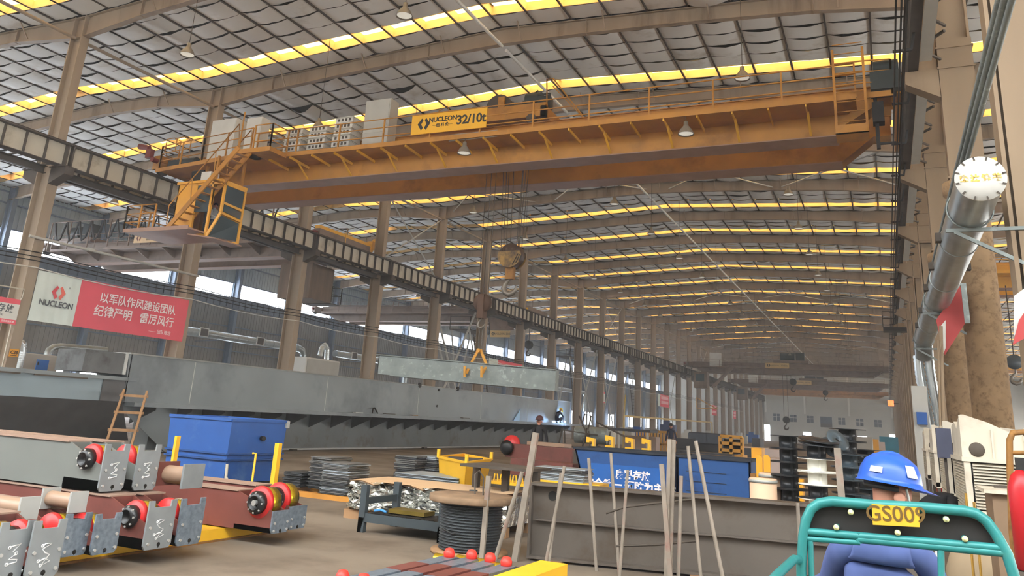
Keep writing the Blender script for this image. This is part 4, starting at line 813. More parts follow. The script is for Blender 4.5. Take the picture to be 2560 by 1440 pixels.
def carriage(px, py, z, h, w, L, paint, plate, label, marks=0, hub=1, wr=.145, low=False, dx=0):
    p = AZ(px, py, z); x, y = p.x, p.y
    t = thing('crane_end_carriage', label, 'end carriage', (x - L / 2, y, z), 'crane end carriages stacked at the left')
    m = MB(); hw = w / 2 - .03; hb2 = h * .97 if not low else h * 1.7
    m.box(x - L, x - .62, y - hw, y + hw, z, z + hb2); m.box(x - .62, x - .02, y - hw, y + hw, z, z + h * .22)
    for s in (-1, 1): m.hull4([(x - .62, y + s * hw, z), (x - .02, y + s * hw, z), (x - .02, y + s * (hw - .02), z), (x - .62, y + s * (hw - .02), z)], [(x - .62, y + s * hw, z + hb2), (x - .02, y + s * hw, z + (h * .5 if not low else h * .95)), (x - .02, y + s * (hw - .02), z + (h * .5 if not low else h * .95)), (x - .62, y + s * (hw - .02), z + hb2)])
    m.m(1); m.box(x - L, x - .62, y - hw - .02, y + hw + .02, z + hb2, z + hb2 + .015); m.build('beam_body', [paint, mat('pale beam top', (150, 124, 108), .6, var=.1)], t, True)  # paler strip along the beam top
    a = w / 2; n = .14 * h
    P = [(-a + .03, 0), (a - .03, 0), (a, .04), (a, h), (a - .07, h), (a - .075, h - n), (-a + .075, h - n), (-a + .07, h), (-a, h), (-a, .04)] if not low else [(-a + .03, 0), (a - .03, 0), (a, .04), (a, h), (-a, h), (-a, .04)]
    m = MB(); m.prism(P, (x - .015, y, z), (0, 1, 0), (0, 0, 1), (1, 0, 0), .02); pl = m.build('end_plate', plate, t, True)
    for (u, v) in ((-.36, .45), (.38, .47), (-.36, .12), (.38, .14)): m = MB(); m.cyl((x, y + u * w, z + v * h), (x + .02, y + u * w, z + v * h), .015, 8); m.build('bolt', BOLT, pl, True)
    m = MB(); m.cyl((x, y + .04 * w, z + .09 * h), (x + .008, y + .04 * w, z + .09 * h), .022, 10); m.box(x, x + .008, y - .004 + .04 * w, y + .004 + .04 * w, z + .01, z + .09 * h); m.build('keyhole', BLACK, pl, True)
    if marks:
        rr = random.Random(marks); m = MB(); pts = [(-.3, .30), (.02, .33), (.28, .28), (-.15, .22), (.2, .40), (-.05, .44), (-.2, .5), (.22, .58), (-.1, .6), (-.22, .56)] if marks == 1 else [(-.25, .56), (.25, .6), (-.05, .5), (.12, .45), (-.2, .36), (.22, .34), (.2, .3), (-.24, .28)]
        m.tube([(x + .008, y + u * w * .6, z + (v + rr.uniform(-.01, .01)) * h) for u, v in pts], .006, 4)
        for u, v in (pts[0], pts[-1], pts[3]): m.tube([(x + .008, y + u * w * .6 + .012 * math.cos(q), z + v * h + .012 * math.sin(q)) for q in [i * pi / 3 for i in range(6)]], .005, 4, closed=True)
        m.build('chalk_mark', CHALK, pl, True)
    if low:
        wheel(t, x - .26, y, z + h + wr * .45, wr, w * .5, (hub, 1)); m = MB(); m.cyl((x - .26, y - w * .75, z + h + wr * .45), (x - .26, y + w * .6, z + h + wr * .45), .035, 10); m.build('axle', BOLT, t, True)
    else: wheel(t, x - .27, y, z + h - wr * 1.2, wr, w * .4, (hub, 0))
    return t
GA = mat('grey green primer', (112, 116, 112), .45, .1, var=.1, scale=1)
carriage(275, 1228, .66, .5, .33, 4.5, GA, CUT, 'grey end carriage with white scribble, upper pile, nearer of the two', 2)
carriage(358, 1225, .66, .5, .32, 4.5, GA, CUT, 'grey end carriage with white scribble, upper pile, farther of the two', 2, 0)
carriage(390, 1372, .16, .48, .37, 4.6, MAROON, CUT, 'maroon end carriage with scribbled grey plate and black hub, below the grey pile', 1)
carriage(468, 1362, .16, .48, .35, 4.6, MAROON, CUTB, 'maroon end carriage with unmarked speckled plate beside the scribbled one', 0, 0)
carriage(256, 1385, .16, .38, .31, 4.4, MAROON, CUTB, 'small maroon end carriage with speckled plate and black hub', 0)
carriage(180, 1390, .16, .39, .29, 4.4, MAROON, CUTB, 'small maroon end carriage half hidden behind the front scribbled plate', 0, 0)
carriage(100, 1445, .16, .46, .31, 4.2, MAROON, CUT, 'front maroon end carriage with large scribbled plate', 1)
carriage(18, 1452, .16, .46, .31, 4.2, MAROON, CUT, 'end carriage cut by the corner, white sticker on its plate', 2)
carriage(697, 1332, .16, .26, .32, 4.6, MAROON, CUTB, 'maroon end carriage with open red and brass wheel and shaft, nearer', 0, 1, .175, True)
carriage(740, 1322, .16, .28, .34, 4.6, MAROON, CUTB, 'maroon end carriage with open red and brass wheel, farther', 0, 1, .175, True)
m = MB(); m.box(-8.5, -7.78, 4.4, 9.3, .02, .145); m.m(1); m.box(-8.55, -7.74, 4.4, 9.3, 0, .02); tag(m.build('support_beam', [mat('bright yellow paint', (236, 184, 40), .45, var=.08), RUST]), 'yellow support beam under the end carriages at the left', 'support beam')
m = MB(); m.box(-11.6, -10.9, 4.4, 9.3, 0, .145); tag(m.build('support_beam', BLACK), 'dark support beam under the rear of the end carriages', 'support beam')
for (px, py, zz, L, lab) in ((370, 1185, 1.0, 1.3, 'tan primed roller lying on the farther grey carriages'),):
    p = AZ(470, 1190, .82)
    t = thing('roller_pipe', lab, 'roller', p); m = MB(); m.cyl((p.x - 1.5, p.y, p.z), (p.x + .05, p.y, p.z), .1, 16); m.build('pipe', TAN, t, True)
    for dx, mm in ((-.35, MAROON), (.06, CUT)): m = MB(); m.box(p.x + dx, p.x + dx + .03, p.y - .16, p.y + .16, p.z - .13, p.z + .14); m.build('end_plate', mm, t, True)
for (px, py, L, lab) in ((195, 1255, .42, 'short tan roller with bright end plates behind the front carriages'), (72, 1270, .8, 'long tan roller cut by the left edge')):
    p = AZ(px, py, .63); t = thing('roller_pipe', lab, 'roller', p); m = MB(); m.cyl((p.x - L, p.y, p.z), (p.x, p.y, p.z), .075, 16); m.build('pipe', TAN, t, True)
    for dx in (0, -L): m = MB(); m.box(p.x + dx - .012, p.x + dx + .012, p.y - .1, p.y + .1, p.z - .1, p.z + .1); m.build('end_plate', SCUFF, t, True)
YP = mat('bright yellow paint', (236, 184, 40), .45, var=.08)
for (px, py, pb, w, lab) in ((445, 1090, 1170, .09, 'yellow angle post left before the blue container'), (697, 1108, 1218, .1, 'yellow angle post right before the blue container')):
    a = AY(px, py, 11.3); m = MB(); m.box(a.x - w / 2 - .03, a.x + w / 2, a.y, a.y + .02, 0, a.z); m.box(a.x + w / 2 - .015, a.x + w / 2 + .03, a.y - .09, a.y, 0, a.z); tag(m.build('angle_post', YP), lab, 'post')
a = AY(640, 1134, 11.3); m = MB(); m.tube([(a.x, a.y, 0), (a.x, a.y, a.z), (a.x - .07, a.y, a.z + .0)], .02, 6); tag(m.build('angle_post', YP), 'thin yellow bent rod before the blue container', 'post')
a = AY(568, 1160, 11.5); m = MB(); m.tube([(a.x, a.y, a.z), (a.x + .05, a.y, 0)], .025, 6); m.tube([(a.x + .03, a.y, .4), (a.x + .2, a.y, .22)], .02, 6); tag(m.build('pipe_stub', CREAM), 'pale forked pipe before the blue container', 'pipe')

# ---------------------------------------------------------------- blue container
BLUE = mat('container blue', (40, 86, 156), .5, var=.1, scale=1.2, dirt=(70, 108, 164), damt=.2, dscale=2)
bx = thing('waste_container', 'big square blue steel container beside the end carriages', 'container', (-13.7, 14.5, 0))
c = AZ(556, 1213, 0); c1 = V((c.x + .12, c.y + 1.55, 0)); c0 = V((c.x - 1.75, c.y + .05, 0)); hh = 1.32; c2 = c0 + (c1 - c)
def flare(p, k, z): cc = (c0 + c1) / 2; return V((cc.x + (p.x - cc.x) * k, cc.y + (p.y - cc.y) * k, z))
m = MB(); base = [c0, c, c1, c2]; m.hull4([flare(p, 1, .04) for p in base], [flare(p, 1.06, hh) for p in base]); m.build('body', BLUE, bx, True)
m = MB()
for z in (.5, .62):
    for a, b in zip(base, base[1:] + base[:1]): m.bar(flare(a, 1.05, z), flare(b, 1.05, z), .06, .03)
m.build('rib', mat('dark container blue', (32, 70, 128), .5, var=.1), bx, True)
m = MB()
for a, b in zip(base, base[1:] + base[:1]): m.bar(flare(a, 1.065, hh), flare(b, 1.065, hh), .05, .06)
m.build('rim', BLUE, bx, True)
p = flare(c, 1.07, .95).lerp(flare(c1, 1.07, .95), .55); m = MB(); m.cyl(p, p + V((.12, -.06, 0)), .05, 10); m.build('lug', BLACK, bx, True)
m = MB(); q = flare(c1, 1.06, hh - .02); m.box(q.x - .08, q.x + .04, q.y - .06, q.y + .04, q.z - .12, q.z + .03); m.build('corner_cap', SCUFF, bx, True)

# ---------------------------------------------------------------- stacked plates
PLT = [mat('dark plate edge', (60, 62, 64), .5, .3, var=.3), mat('light plate edge', (160, 170, 176), .45, .4, var=.2), mat('grey plate', (104, 104, 102), .5, .3, var=.25)]
def plates(x, y, n, w, d, z0, label, group, mm=PLT, th=.02, rz=.0, seed=1):
    rr = random.Random(seed); pr = []
    for mt in mm: m = MB(); m.box(-w / 2, w / 2, -d / 2, d / 2, 0, th * .72); o = m.build('steel_plate', mt); pr.append([o, 0])
    for k in range(n):
        e = rr.randrange(len(pr)); o = pr[e][0]
        if pr[e][1]: o = o.copy(); COL.objects.link(o)
        pr[e][1] = 1; o.location = (x + rr.uniform(-.03, .03), y + rr.uniform(-.03, .03), z0 + k * th); o.rotation_euler = (0, 0, rz + rr.uniform(-.05, .05)); tag(o, label, 'steel plate', group)
    for o, u in pr:
        if not u: bpy.data.objects.remove(o)
GP = 'steel plates piled by the foil bundle'
plates(-10.55, 14.35, 26, .5, .75, .1, 'dark steel plate in the tall pile right of the blue container', GP, [PLT[0], PLT[0], PLT[2]], .024, seed=1)
plates(-9.75, 13.75, 24, .62, .7, .1, 'pale-edged steel plate in the tall pile nearest the foil bundle', GP, PLT, .024, seed=2)
plates(-11.15, 14.2, 12, .45, .6, .1, 'dark steel plate in the low pile against the blue container', GP, [PLT[0]], .024, seed=3)
m = MB(); m.box(-11.4, -9.3, 13.35, 13.5, .0, .09); m.box(-11.4, -9.3, 14.3, 14.45, 0, .09); tag(m.build('timber_skid', mat('ochre timber', (190, 130, 50), .7, var=.15)), 'ochre timber skid under the tall plate piles', 'skid')
for (px, py, n, lab, sd, w) in ((1030, 1195, 13, 'plate in the small dark pile left of the yellow skip', 4, .3), (1075, 1195, 13, 'pale plate in the small pile touching the yellow skip', 5, .34)):
    p = AZ(px, py, 0); plates(p.x, p.y, n, w * 2.2, .8, .0, lab, 'small plate piles by the yellow skip', PLT if sd == 5 else [PLT[0], PLT[2]], .045, seed=sd)
p = AZ(1000, 1238, 0); plates(p.x + .2, p.y + 1.2, 4, 1.6, 1.1, .28, 'wide grey plate laid flat behind the foil bundle', 'flat plates behind the foil bundle', [PLT[2], PLT[1]], .03, seed=6)
m = MB(); m.box(p.x - .6, p.x + 1.0, p.y + .6, p.y + 1.8, 0, .28); tag(m.build('timber_skid', DARK), 'dark timber stack under the flat grey plates', 'skid')

# ---------------------------------------------------------------- rack with foil bundle
RACK = mat('dark grey green frame', (66, 74, 78), .5, .2, var=.15); FOIL = mat('crumpled silver foil', (206, 206, 200), .16, .95, var=.12, scale=12, bump=1.0); CARD = mat('brown cardboard', (196, 164, 128), .8, var=.05)
rk = thing('steel_rack', 'dark steel cradle rack before the foil bundle', 'rack', (-6.35, 10.9, 0))
xa, xb, ya, yb = -7.0, -5.68, 10.42, 11.3
m = MB()
for x in (xa, xb):
    for y in (ya, yb): m.box(x - .05, x + .05, y - .04, y + .04, 0, .64)
    for y in (ya, yb): m.hull4([(x - .05, y - .04, .2), (x + .05, y - .04, .2), (x + .05, y + .04, .2), (x - .05, y + .04, .2)], [(x - .05, y - .04, 0), (x - .0, y - .04, 0), (x - .0, y + .04, 0), (x - .05, y + .04, 0)])
    m.bar((x, ya, .42), (x, yb, .42), .06, .09)
m.build('upright_frame', RACK, rk, True)
m = MB(); m.bar((xa, ya, .2), (xb, ya, .2), .06, .12); m.bar((xa, yb, .2), (xb, yb, .2), .06, .12); m.box(xa, xb, ya, yb, .22, .25); m.build('shelf', RACK, rk, True)
m = MB(); vs = []
for i in range(31): x = xa + .1 + (xb - xa - .2) * i / 30; vs += [(x, ya - .02, .262 + .012 * (i % 2)), (x, ya + .5, .262 + .012 * (i % 2))]
m.add(vs, [(2 * i, 2 * i + 2, 2 * i + 3, 2 * i + 1) for i in range(30)]); m.add([(a, b, c_ - .01) for a, b, c_ in vs], [(2 * i, 2 * i + 1, 2 * i + 3, 2 * i + 2) for i in range(30)]); tag(m.build('corrugated_mat', RUBBER), 'black corrugated rubber mat on the dark cradle rack', 'mat')
m = MB(); m.box(xa + .35, xa + .95, ya + .12, ya + .42, .285, .34); tag(m.build('brass_bar', mat('greasy olive brass', (120, 102, 40), .4, .5, var=.3)), 'greasy olive brass block on the dark cradle rack', 'block', ).rotation_euler = (0, 0, 0)
m = MB(); m.tube([(xa + .12, ya + .1, .29), (xa + .22, ya + .12, .31), (xa + .33, ya + .1, .29)], .018, 6); tag(m.build('blue_rag', mat('blue rag', (70, 140, 200), .8)), 'small blue rag on the dark cradle rack', 'rag')
fb = thing('foil_bundle', 'long bundle wrapped in crumpled silver foil with cardboard on top', 'bundle', (-6.5, 11.9, 0))
m = MB(); rr = random.Random(11); nx, nz = 40, 12; vs = []
x0, x1, y0, y1 = -8.0, -5.2, 11.45, 12.5
for j in range(nz + 1):
    for i in range(nx + 1): vs.append((x0 + (x1 - x0) * i / nx, y0 + rr.uniform(-.07, .07), .16 + .42 * j / nz + rr.uniform(-.02, .02)))
m.add(vs, [(j * (nx + 1) + i, j * (nx + 1) + i + 1, (j + 1) * (nx + 1) + i + 1, (j + 1) * (nx + 1) + i) for j in range(nz) for i in range(nx)])
vs = [(x0 + rr.uniform(-.05, .05), y0 + (y1 - y0) * i / 14, .14 + .44 * j / 8 + rr.uniform(-.02, .02)) for j in range(9) for i in range(15)]
m.add(vs, [(j * 15 + i, (j + 1) * 15 + i, (j + 1) * 15 + i + 1, j * 15 + i + 1) for j in range(8) for i in range(14)])
m.box(x0, x1, y0 + .08, y1, .15, .56); m.build('foil_wrap', FOIL, fb, True)
m = MB(); vs = []
for i in range(13): x = x0 + .05 + (x1 - x0 - .1) * i / 12; vs += [(x, y0 - .06, .6 - .05 * (i % 4 == 2)), (x, y1, .6)]
m.add(vs + [(a, b, c_ - .015) for a, b, c_ in vs], [(2 * i, 2 * i + 2, 2 * i + 3, 2 * i + 1) for i in range(12)] + [(26 + 2 * i, 27 + 2 * i, 29 + 2 * i, 28 + 2 * i) for i in range(12)]); m.build('cardboard_cover', CARD, fb, True)
m = MB()
for y in (11.5, 12.3): m.box(x0 - .1, x1, y, y + .12, 0, .14)
m.build('timber_bearer', WOOD, fb, True)
# ---------------------------------------------------------------- cable drum
cdm = thing('cable_drum', 'wooden drum wound with thick black steel rope', 'cable drum', (-4.98, 10.0, 0)); cx, cy = -5.02, 9.98
m = MB(); m.lathe([(0, .62), (.56, .62), (.57, .63), (.57, .69), (.56, .7), (0, .7)], (cx, cy, 0), n=32); m.build('top_disc', mat('weathered drum board', (132, 108, 84), .85, var=.25, scale=4, dirt=(92, 74, 58), damt=.4), cdm, True)
m = MB(); m.lathe([(0, 0), (.5, 0), (.5, .04), (0, .04)], (cx, cy, 0), n=32); m.build('bottom_disc', WOOD, cdm, True)
m = MB(); prof = []
for k in range(17):
    for q_ in range(4): prof.append((.37 + .04 * math.sin(pi * (q_ + .01) / 4), .045 + (k + q_ / 4) * .034))
m.lathe(prof + [(.385, .62)], (cx, cy, 0), n=40); m.build('rope_winding', mat('black greased rope', (64, 68, 70), .45, .4, var=.4, scale=45), cdm, True)
m = MB(); m.tube([(cx - .2, cy - .37, .3), (cx - .05, cy - .41, .26), (cx + .3, cy - .28, .36)], .015, 6); m.build('rope_end', RUBBER, cdm, True)
m = MB(); m.tube([(cx - .02, cy + .1, .7), (cx - .05, cy + .12, .95), (cx + .0, cy + .14, 1.0), (cx + .06, cy + .16, .92), (cx + .1, cy + .1, .7)], .012, 6); m.build('wire_loop', DARK, cdm, True)
# ---------------------------------------------------------------- yellow skip
sk = thing('tipping_skip', 'small bright yellow tipping skip with lugs', 'skip', (-9.3, 17.8, 0))
A_, B_, C_ = AZ(1096, 1142, .74), AZ(1166, 1157, .74), AZ(1228, 1149, .74); D_ = A_ + C_ - B_; up = [A_, B_, C_, D_]; cc = (A_ + C_) / 2; lo = [V((cc.x + (p.x - cc.x) * .86, cc.y + (p.y - cc.y) * .86, .1)) for p in up]
m = MB()
for i in range(4): j = (i + 1) % 4; n = ((cc - (up[i] + up[j]) / 2)); n.z = 0; n = n.normalized() * .03; m.hull4([lo[i], lo[j], lo[j] + n, lo[i] + n], [up[i], up[j], up[j] + n, up[i] + n])
m.hull4([p - V((0, 0, .0)) for p in lo], [p + V((0, 0, .03)) for p in lo]); m.build('tub', YP, sk, True)
m = MB()
for i in range(4): m.bar(up[i], up[(i + 1) % 4], .05, .05)
m.build('rim', YP, sk, True)
for p in up[:3]: m = MB(); m.cbox(p + V((0, 0, .08)), (.06, .06, .18)); m.build('lug', YP, sk, True)
m = MB(); m.bar(lo[0] - V((0, 0, .05)), lo[1] - V((0, 0, .05)), .1, .1); m.bar(lo[3] - V((0, 0, .05)), lo[2] - V((0, 0, .05)), .1, .1); m.build('skid', BLACK, sk, True)
m = MB(); m.cbox(cc + V((0, 0, -.02)), (.8, .8, .05), .4); tag(m.build('scrap_plate', DARK), 'dark scrap plate lying in the yellow skip', 'scrap')
# dark work stand with hoses
ws = thing('work_stand', 'dark steel stand with hoses between cable drum and maroon beams', 'work stand', (-6.0, 13.2, 0)); P0 = AZ(1185, 1160, .95); P1 = AZ(1350, 1175, .95)
m = MB(); m.bar(P0, P1, .9, .04, up=(0, 0, 1)); m.build('top', DARK, ws, True)
for q in (.05, .5, .95): p = P0.lerp(P1, q); m = MB(); m.box(p.x - .05, p.x + .05, p.y - .05, p.y + .05, 0, p.z); m.build('leg', DARK, ws, True)
m = MB(); m.bar(V((P0.x, P0.y, .45)), V((P1.x, P1.y, .45)), .06); m.build('rail', DARK, ws, True)
p = P0.lerp(P1, .3); hs = MB()
for k in range(4): hs.tube([(p.x + (.14 + .02 * k) * math.cos(a), p.y - .9 - .05 * k + (.14) * math.sin(a) * .6, .38 + .16 * math.sin(a) + .01 * k) for a in [2 * pi * i / 14 for i in range(14)]], .022, 6, closed=True)
tag(hs.build('coiled_hose', RUBBER), 'coiled black hose beside the yellow skip', 'hose')
p = AZ(1275, 1205, .35); m = MB(); m.box(p.x - .45, p.x + .75, p.y - .25, p.y + .4, .0, .3); m.m(1); m.box(p.x - .45, p.x + .75, p.y - .25, p.y + .4, .3, .36)
for k in range(7): m.tube([(p.x - .35 + .15 * k, p.y - .1, .36), (p.x - .33 + .15 * k, p.y - .1, .5), (p.x - .27 + .15 * k, p.y - .1, .5), (p.x - .25 + .15 * k, p.y - .1, .36)], .018, 6)
tag(m.build('clamp_rack', [DARK, YP]), 'yellow topped rack of small clamps behind the cable drum', 'rack')
# maroon beams behind
for (pa, pb, z, lab, r) in (((1275, 1125), (1440, 1150), .75, 'upper maroon beam with black wheel hub behind the cable drum', 1), ((1290, 1165), (1445, 1180), .5, 'lower maroon beam behind the cable drum', 0)):
    a, b = AZ(*pa, z), AZ(*pb, z); b.y = a.y - .6; b = AY(pb[0], pb[1], a.y - .6); b.z = z
    t = thing('crane_end_carriage', lab, 'end carriage', ((a.x + b.x) / 2, (a.y + b.y) / 2, 0)); m = MB(); m.bar(a, b, .45, .4); m.build('beam_body', MAROON, t, True)
    m = MB(); 
    for q in (.15, .85): p = a.lerp(b, q); m.box(p.x - .15, p.x + .15, p.y - .2, p.y + .2, 0, z - .2)
    m.build('support_block', DARK, t, True)
    if r:
        p = a + V((.05, -.3, .08)); m = MB(); m.lathe([(0, 0), (.2, 0), (.22, .08), (.1, .12), (0, .12)], p, (0, -1, 0), 16); m.build('bearing_hub', HUB, t, True)
        m = MB(); m.lathe([(0, -.06), (.27, -.06), (.27, .06), (0, .06)], a + V((.1, -.1, .18)), (0, 1, 0), 18); m.build('wheel', REDW, t, True)
        m = MB(); m.bar(a.lerp(b, .3) + V((0, .1, .26)), b + V((-.3, .1, .26)), .35, .1); m.build('cover_plate', TAN, t, True)
p = AZ(1410, 1195, .55); plates(p.x, p.y, 9, 1.1, .6, .5, 'pale sheet in the pile left of the blue trough', 'pale sheets left of the blue trough', [PLT[1], PLT[2]], .03, seed=8)
m = MB(); m.box(p.x - .6, p.x + .9, p.y - .35, p.y + .3, .0, .5); tag(m.build('plate_bench', YP), 'yellow bench carrying the pale sheets', 'bench')
# ---------------------------------------------------------------- wide-flange beam, bars, blue troughs
HB = mat('dusty brown grey beam', (98, 90, 82), .55, .15, var=.1, scale=1, dirt=(82, 70, 58), damt=.35, dscale=1.5); BARM = mat('worn steel bar', (146, 136, 124), .45, .3, var=.2, scale=6, dirt=(138, 104, 94), damt=.25, dscale=3)
hbm = thing('wide_flange_beam', 'large brown grey steel beam lying across the foreground behind the upright bars', 'steel beam', (-1.5, 10.4, 0))
a, b = V((-4.22, 10.0, 0)), V((.3, 10.95, 0)); d = (b - a).normalized(); n = V((-d.y, d.x, 0))
def bq(s0, s1, o0, o1, z0, z1):
    P = [a + d * s + n * o for s, o in ((s0, o0), (s1, o0), (s1, o1), (s0, o1))]
    return [p + V((0, 0, z0)) for p in P], [p + V((0, 0, z1)) for p in P]
L = (b - a).length
m = MB(); m.hull4(*bq(0, L, .14, .16, .06, .92)); m.hull4(*bq(0, L, 0, .3, .03, .06)); m.hull4(*bq(0, L, 0, .3, .89, .92)); m.build('beam_body', HB, hbm, True)
m = MB(); m.hull4(*bq(.08, L, .06, .16, .47, .49)); m.build('web_rib', HB, hbm, True)
m = MB(); m.hull4(*bq(0, .03, 0, .3, .06, .89)); m.build('end_plate', HB, hbm, True)
m = MB(); q = a + d * .28 + n * .13; m.cyl(q + V((0, 0, .77)), q + n * .02 + V((0, 0, .77)), .06, 14); m.build('hole', BLACK, hbm, True)
m = MB()
for s in (.3, 2.0, 3.8): m.hull4(*bq(s, s + .15, -.1, .5, 0, .03))
tag(m.build('timber_bearer', WOOD), 'flat timber bearers under the large brown beam', 'bearer')
bars = [((1340, 1082), (1318, 1215), 9.85, .075, 1, 'thick square rusty post at the end of the brown beam'), ((1306, 1180), (1225, 1440), 9.3, .05, 0, 'thick bar leaning left beside the cable drum'), ((1222, 1190), (1205, 1390), 9.6, .06, 1, 'square upright between cable drum and brown beam'),
 ((1411, 1165), (1358, 1440), 9.4, .04, 0, 'shiny bar leaning left over the beam end'), ((1402, 1182), (1392, 1260), 9.95, .035, 0, 'short bar just behind the shiny leaning bar'), ((1472, 1145), (1482, 1290), 9.95, .035, 1, 'thin flat bar before the blue trough left corner'),
 ((1527, 1132), (1536, 1262), 9.95, .04, 0, 'bar before the upper left of the blue trough lettering'), ((1569, 1175), (1549, 1440), 9.5, .038, 0, 'pinkish bar before the middle of the blue trough lettering'), ((1654, 1160), (1676, 1440), 9.5, .05, 1, 'thick pale bar before the right end of the lettering'),
 ((1674, 1098), (1670, 1250), 10.0, .045, 1, 'tall flat bar left of the joint between blue troughs'), ((1684, 1100), (1680, 1250), 10.03, .05, 1, 'tall flat bar right at the joint between blue troughs'), ((1703, 1190), (1696, 1440), 9.6, .045, 0, 'short round bar right of the trough joint'),
 ((1720, 1115), (1752, 1440), 9.6, .04, 0, 'slanting bar before the right trough, left one'), ((1739, 1102), (1806, 1440), 9.6, .045, 0, 'most slanting bar before the right trough'), ((2093, 1120), (2106, 1262), 10.5, .075, 1, 'pale upright bar before the spools'), ((1994, 1257), (1999, 1360), 10.1, .04, 0, 'short bar end just left of the green frame')]
for (t_, b_, Y, w, sq, lab) in bars:
    p, q = AY(t_[0], t_[1], Y), AY(b_[0], b_[1], Y); e = (q - p); k = (p.z - .0) / (p.z - q.z); q = p + e * k; m = MB()
    m.bar(p, q, w, w * .7, up=(0, 1, 0)) if sq else m.tube([p, q], w / 2, 10)
    o = m.build('steel_bar', BARM); tag(o, lab, 'steel bar', 'upright bars before the brown beam')
for i, (pts, lab) in enumerate(((((1515, 1283), (1560, 1268), (1640, 1258), (1730, 1248)), 'dark tie wire across the upper web of the brown beam'), (((1540, 1365), (1640, 1362), (1700, 1356), (1745, 1352)), 'dark tie wire across the lower web of the brown beam'))):
    m = MB(); m.tube([AY(x, y, 9.9 + .2 * (x - 1500) / 250) for x, y in pts], .014, 5); tag(m.build('tie_wire', DARK), lab, 'wire')
TR = mat('trough blue', (32, 78, 138), .5, var=.1, scale=1.2, dirt=(24, 54, 100), damt=.3)
def trough(p0, p1, lab, txt, taper):
    a, b = AZ(*p0, 1.1), AZ(*p1, 1.1); b = AY(p1[0], p1[1], a.y); b.z = 1.1
    t = thing('blue_trough', lab, 'trough', ((a.x + b.x) / 2, a.y + .7, 0)); k = .25 if taper else 0; D = 1.3; m = MB()
    y0 = a.y
    f0 = [(a.x, y0, 1.1), (b.x, y0, 1.1), (b.x, y0, .0), (a.x + k * 1.3, y0, .0)]
    m.hull4(f0, [(x, y + .04, z) for x, y, z in f0]); m.hull4([(x, y + D, z) for x, y, z in f0], [(x, y + D + .04, z) for x, y, z in f0])
    m.hull4([(a.x, y0, 1.1), (a.x + .04, y0, 1.1), (a.x + .04 + k * 1.3, y0, .0), (a.x + k * 1.3, y0, .0)], [(a.x, y0 + D, 1.1), (a.x + .04, y0 + D, 1.1), (a.x + .04 + k * 1.3, y0 + D, .05), (a.x + k * 1.3, y0 + D, .05)]); m.box(b.x - .04, b.x, y0, y0 + D, .05, 1.1); m.box(a.x + k * 1.3, b.x, y0, y0 + D, .05, .1)
    m.build('shell', TR, t, True)
    m = MB(); m.box(a.x - .03, b.x + .03, y0 - .05, y0 + .05, 1.1, 1.15); m.box(a.x - .03, b.x + .03, y0 + D - .03, y0 + D + .06, 1.1, 1.15); m.box(a.x - .03, a.x + .05, y0, y0 + D, 1.1, 1.15); m.box(b.x - .05, b.x + .03, y0, y0 + D, 1.1, 1.15); m.build('rim', mat('dark trough rim', (34, 40, 50), .6, var=.1), t, True)
    if txt:
        m = MB(); m.box(a.x + .38, b.x - .2, y0 - .012, y0, .25, .82); pl = m.build('front_panel', mat('bright trough blue', (34, 96, 172), .45, var=.06), t, True)
        lw('lettering', '废料存放', .2, WTXT, pl, (a.x + 1.4, y0 - .014, .62), _E, _U, bold=.008); lw('lettering', '安全第一 预防为主 5S', .22, WTXT, pl, (a.x + 1.32, y0 - .014, .38), _E, _U, bold=.008)
    else:
        m = MB()
        for z in (.42, .62, .82): m.box(a.x + .2, b.x - .5, y0 - .012, y0, z, z + .012)
        m.build('weld_rib', mat('dark trough rim', (34, 40, 50)), t, True)
    return t
trough((1437, 1122), (1686, 1143), 'blue steel trough with white lettering behind the brown beam', 1, 1)
trough((1692, 1142), (1876, 1158), 'blue steel trough without lettering, right of the lettered one', 0, 0)
for (px, py, w) in ((1480, 1112, 'first'), (1527, 1108, 'second'), (1577, 1113, 'third'), (1618, 1116, 'fourth')):
    p = AY(px, py, 21.5); t = thing('lifting_bracket', 'yellow slotted lifting bracket behind the blue trough, %s from the left' % w, 'bracket', (p.x, p.y, p.z - .12), 'yellow lifting brackets'); s = 1.0
    m = MB(); m.prism([(-.11, -.17), (.11, -.17), (.11, .16), (-.11, .2), (-.11, .06), (-.02, .06), (-.02, .1), (.05, .08), (.05, -.05), (-.11, -.05)], (p.x, p.y, p.z), (1, 0, 0), (0, 0, 1), (0, -1, 0), .16); m.build('plate', YP, t, True)
p = AY(1550, 1125, 21.5); m = MB(); m.box(p.x - 1.2, p.x + 1.0, p.y - .3, p.y + .3, .0, p.z - .08); tag(m.build('bracket_bench', DARK), 'low dark bench carrying the yellow lifting brackets', 'bench')
for (px, py, w) in ((1909, 1252, 'nearer'), (1932, 1242, 'farther')):
    p = AY(px, py, 12.6 if w == 'nearer' else 13.3); t = thing('fibre_drum', 'pale cardboard drum with metal rim beside the spools, ' + w, 'drum', (p.x, p.y, 0), 'pale drums beside the spools'); z1 = AY(px, 1195 if w == 'nearer' else 1183, p.y).z; r = .19
    m = MB(); m.lathe([(0, 0), (r, 0), (r, z1), (0, z1)], (p.x, p.y, 0), n=22); m.build('body', mat('pale fibre drum', (214, 180, 150), .7, var=.04), t, True)
    m = MB()
    for z in (z1 - .04, .04): m.lathe([(r, z - .02), (r + .012, z - .02), (r + .012, z + .02), (r, z + .02)], (p.x, p.y, 0), n=22)
    m.build('rim', SCUFF, t, True)
SPB = mat('black plastic spool', (30, 33, 36), .35, var=.1); SPW = mat('white plastic spool', (222, 220, 208), .4, var=.03); SPG = mat('slate plastic spool', (66, 78, 86), .35, var=.1)
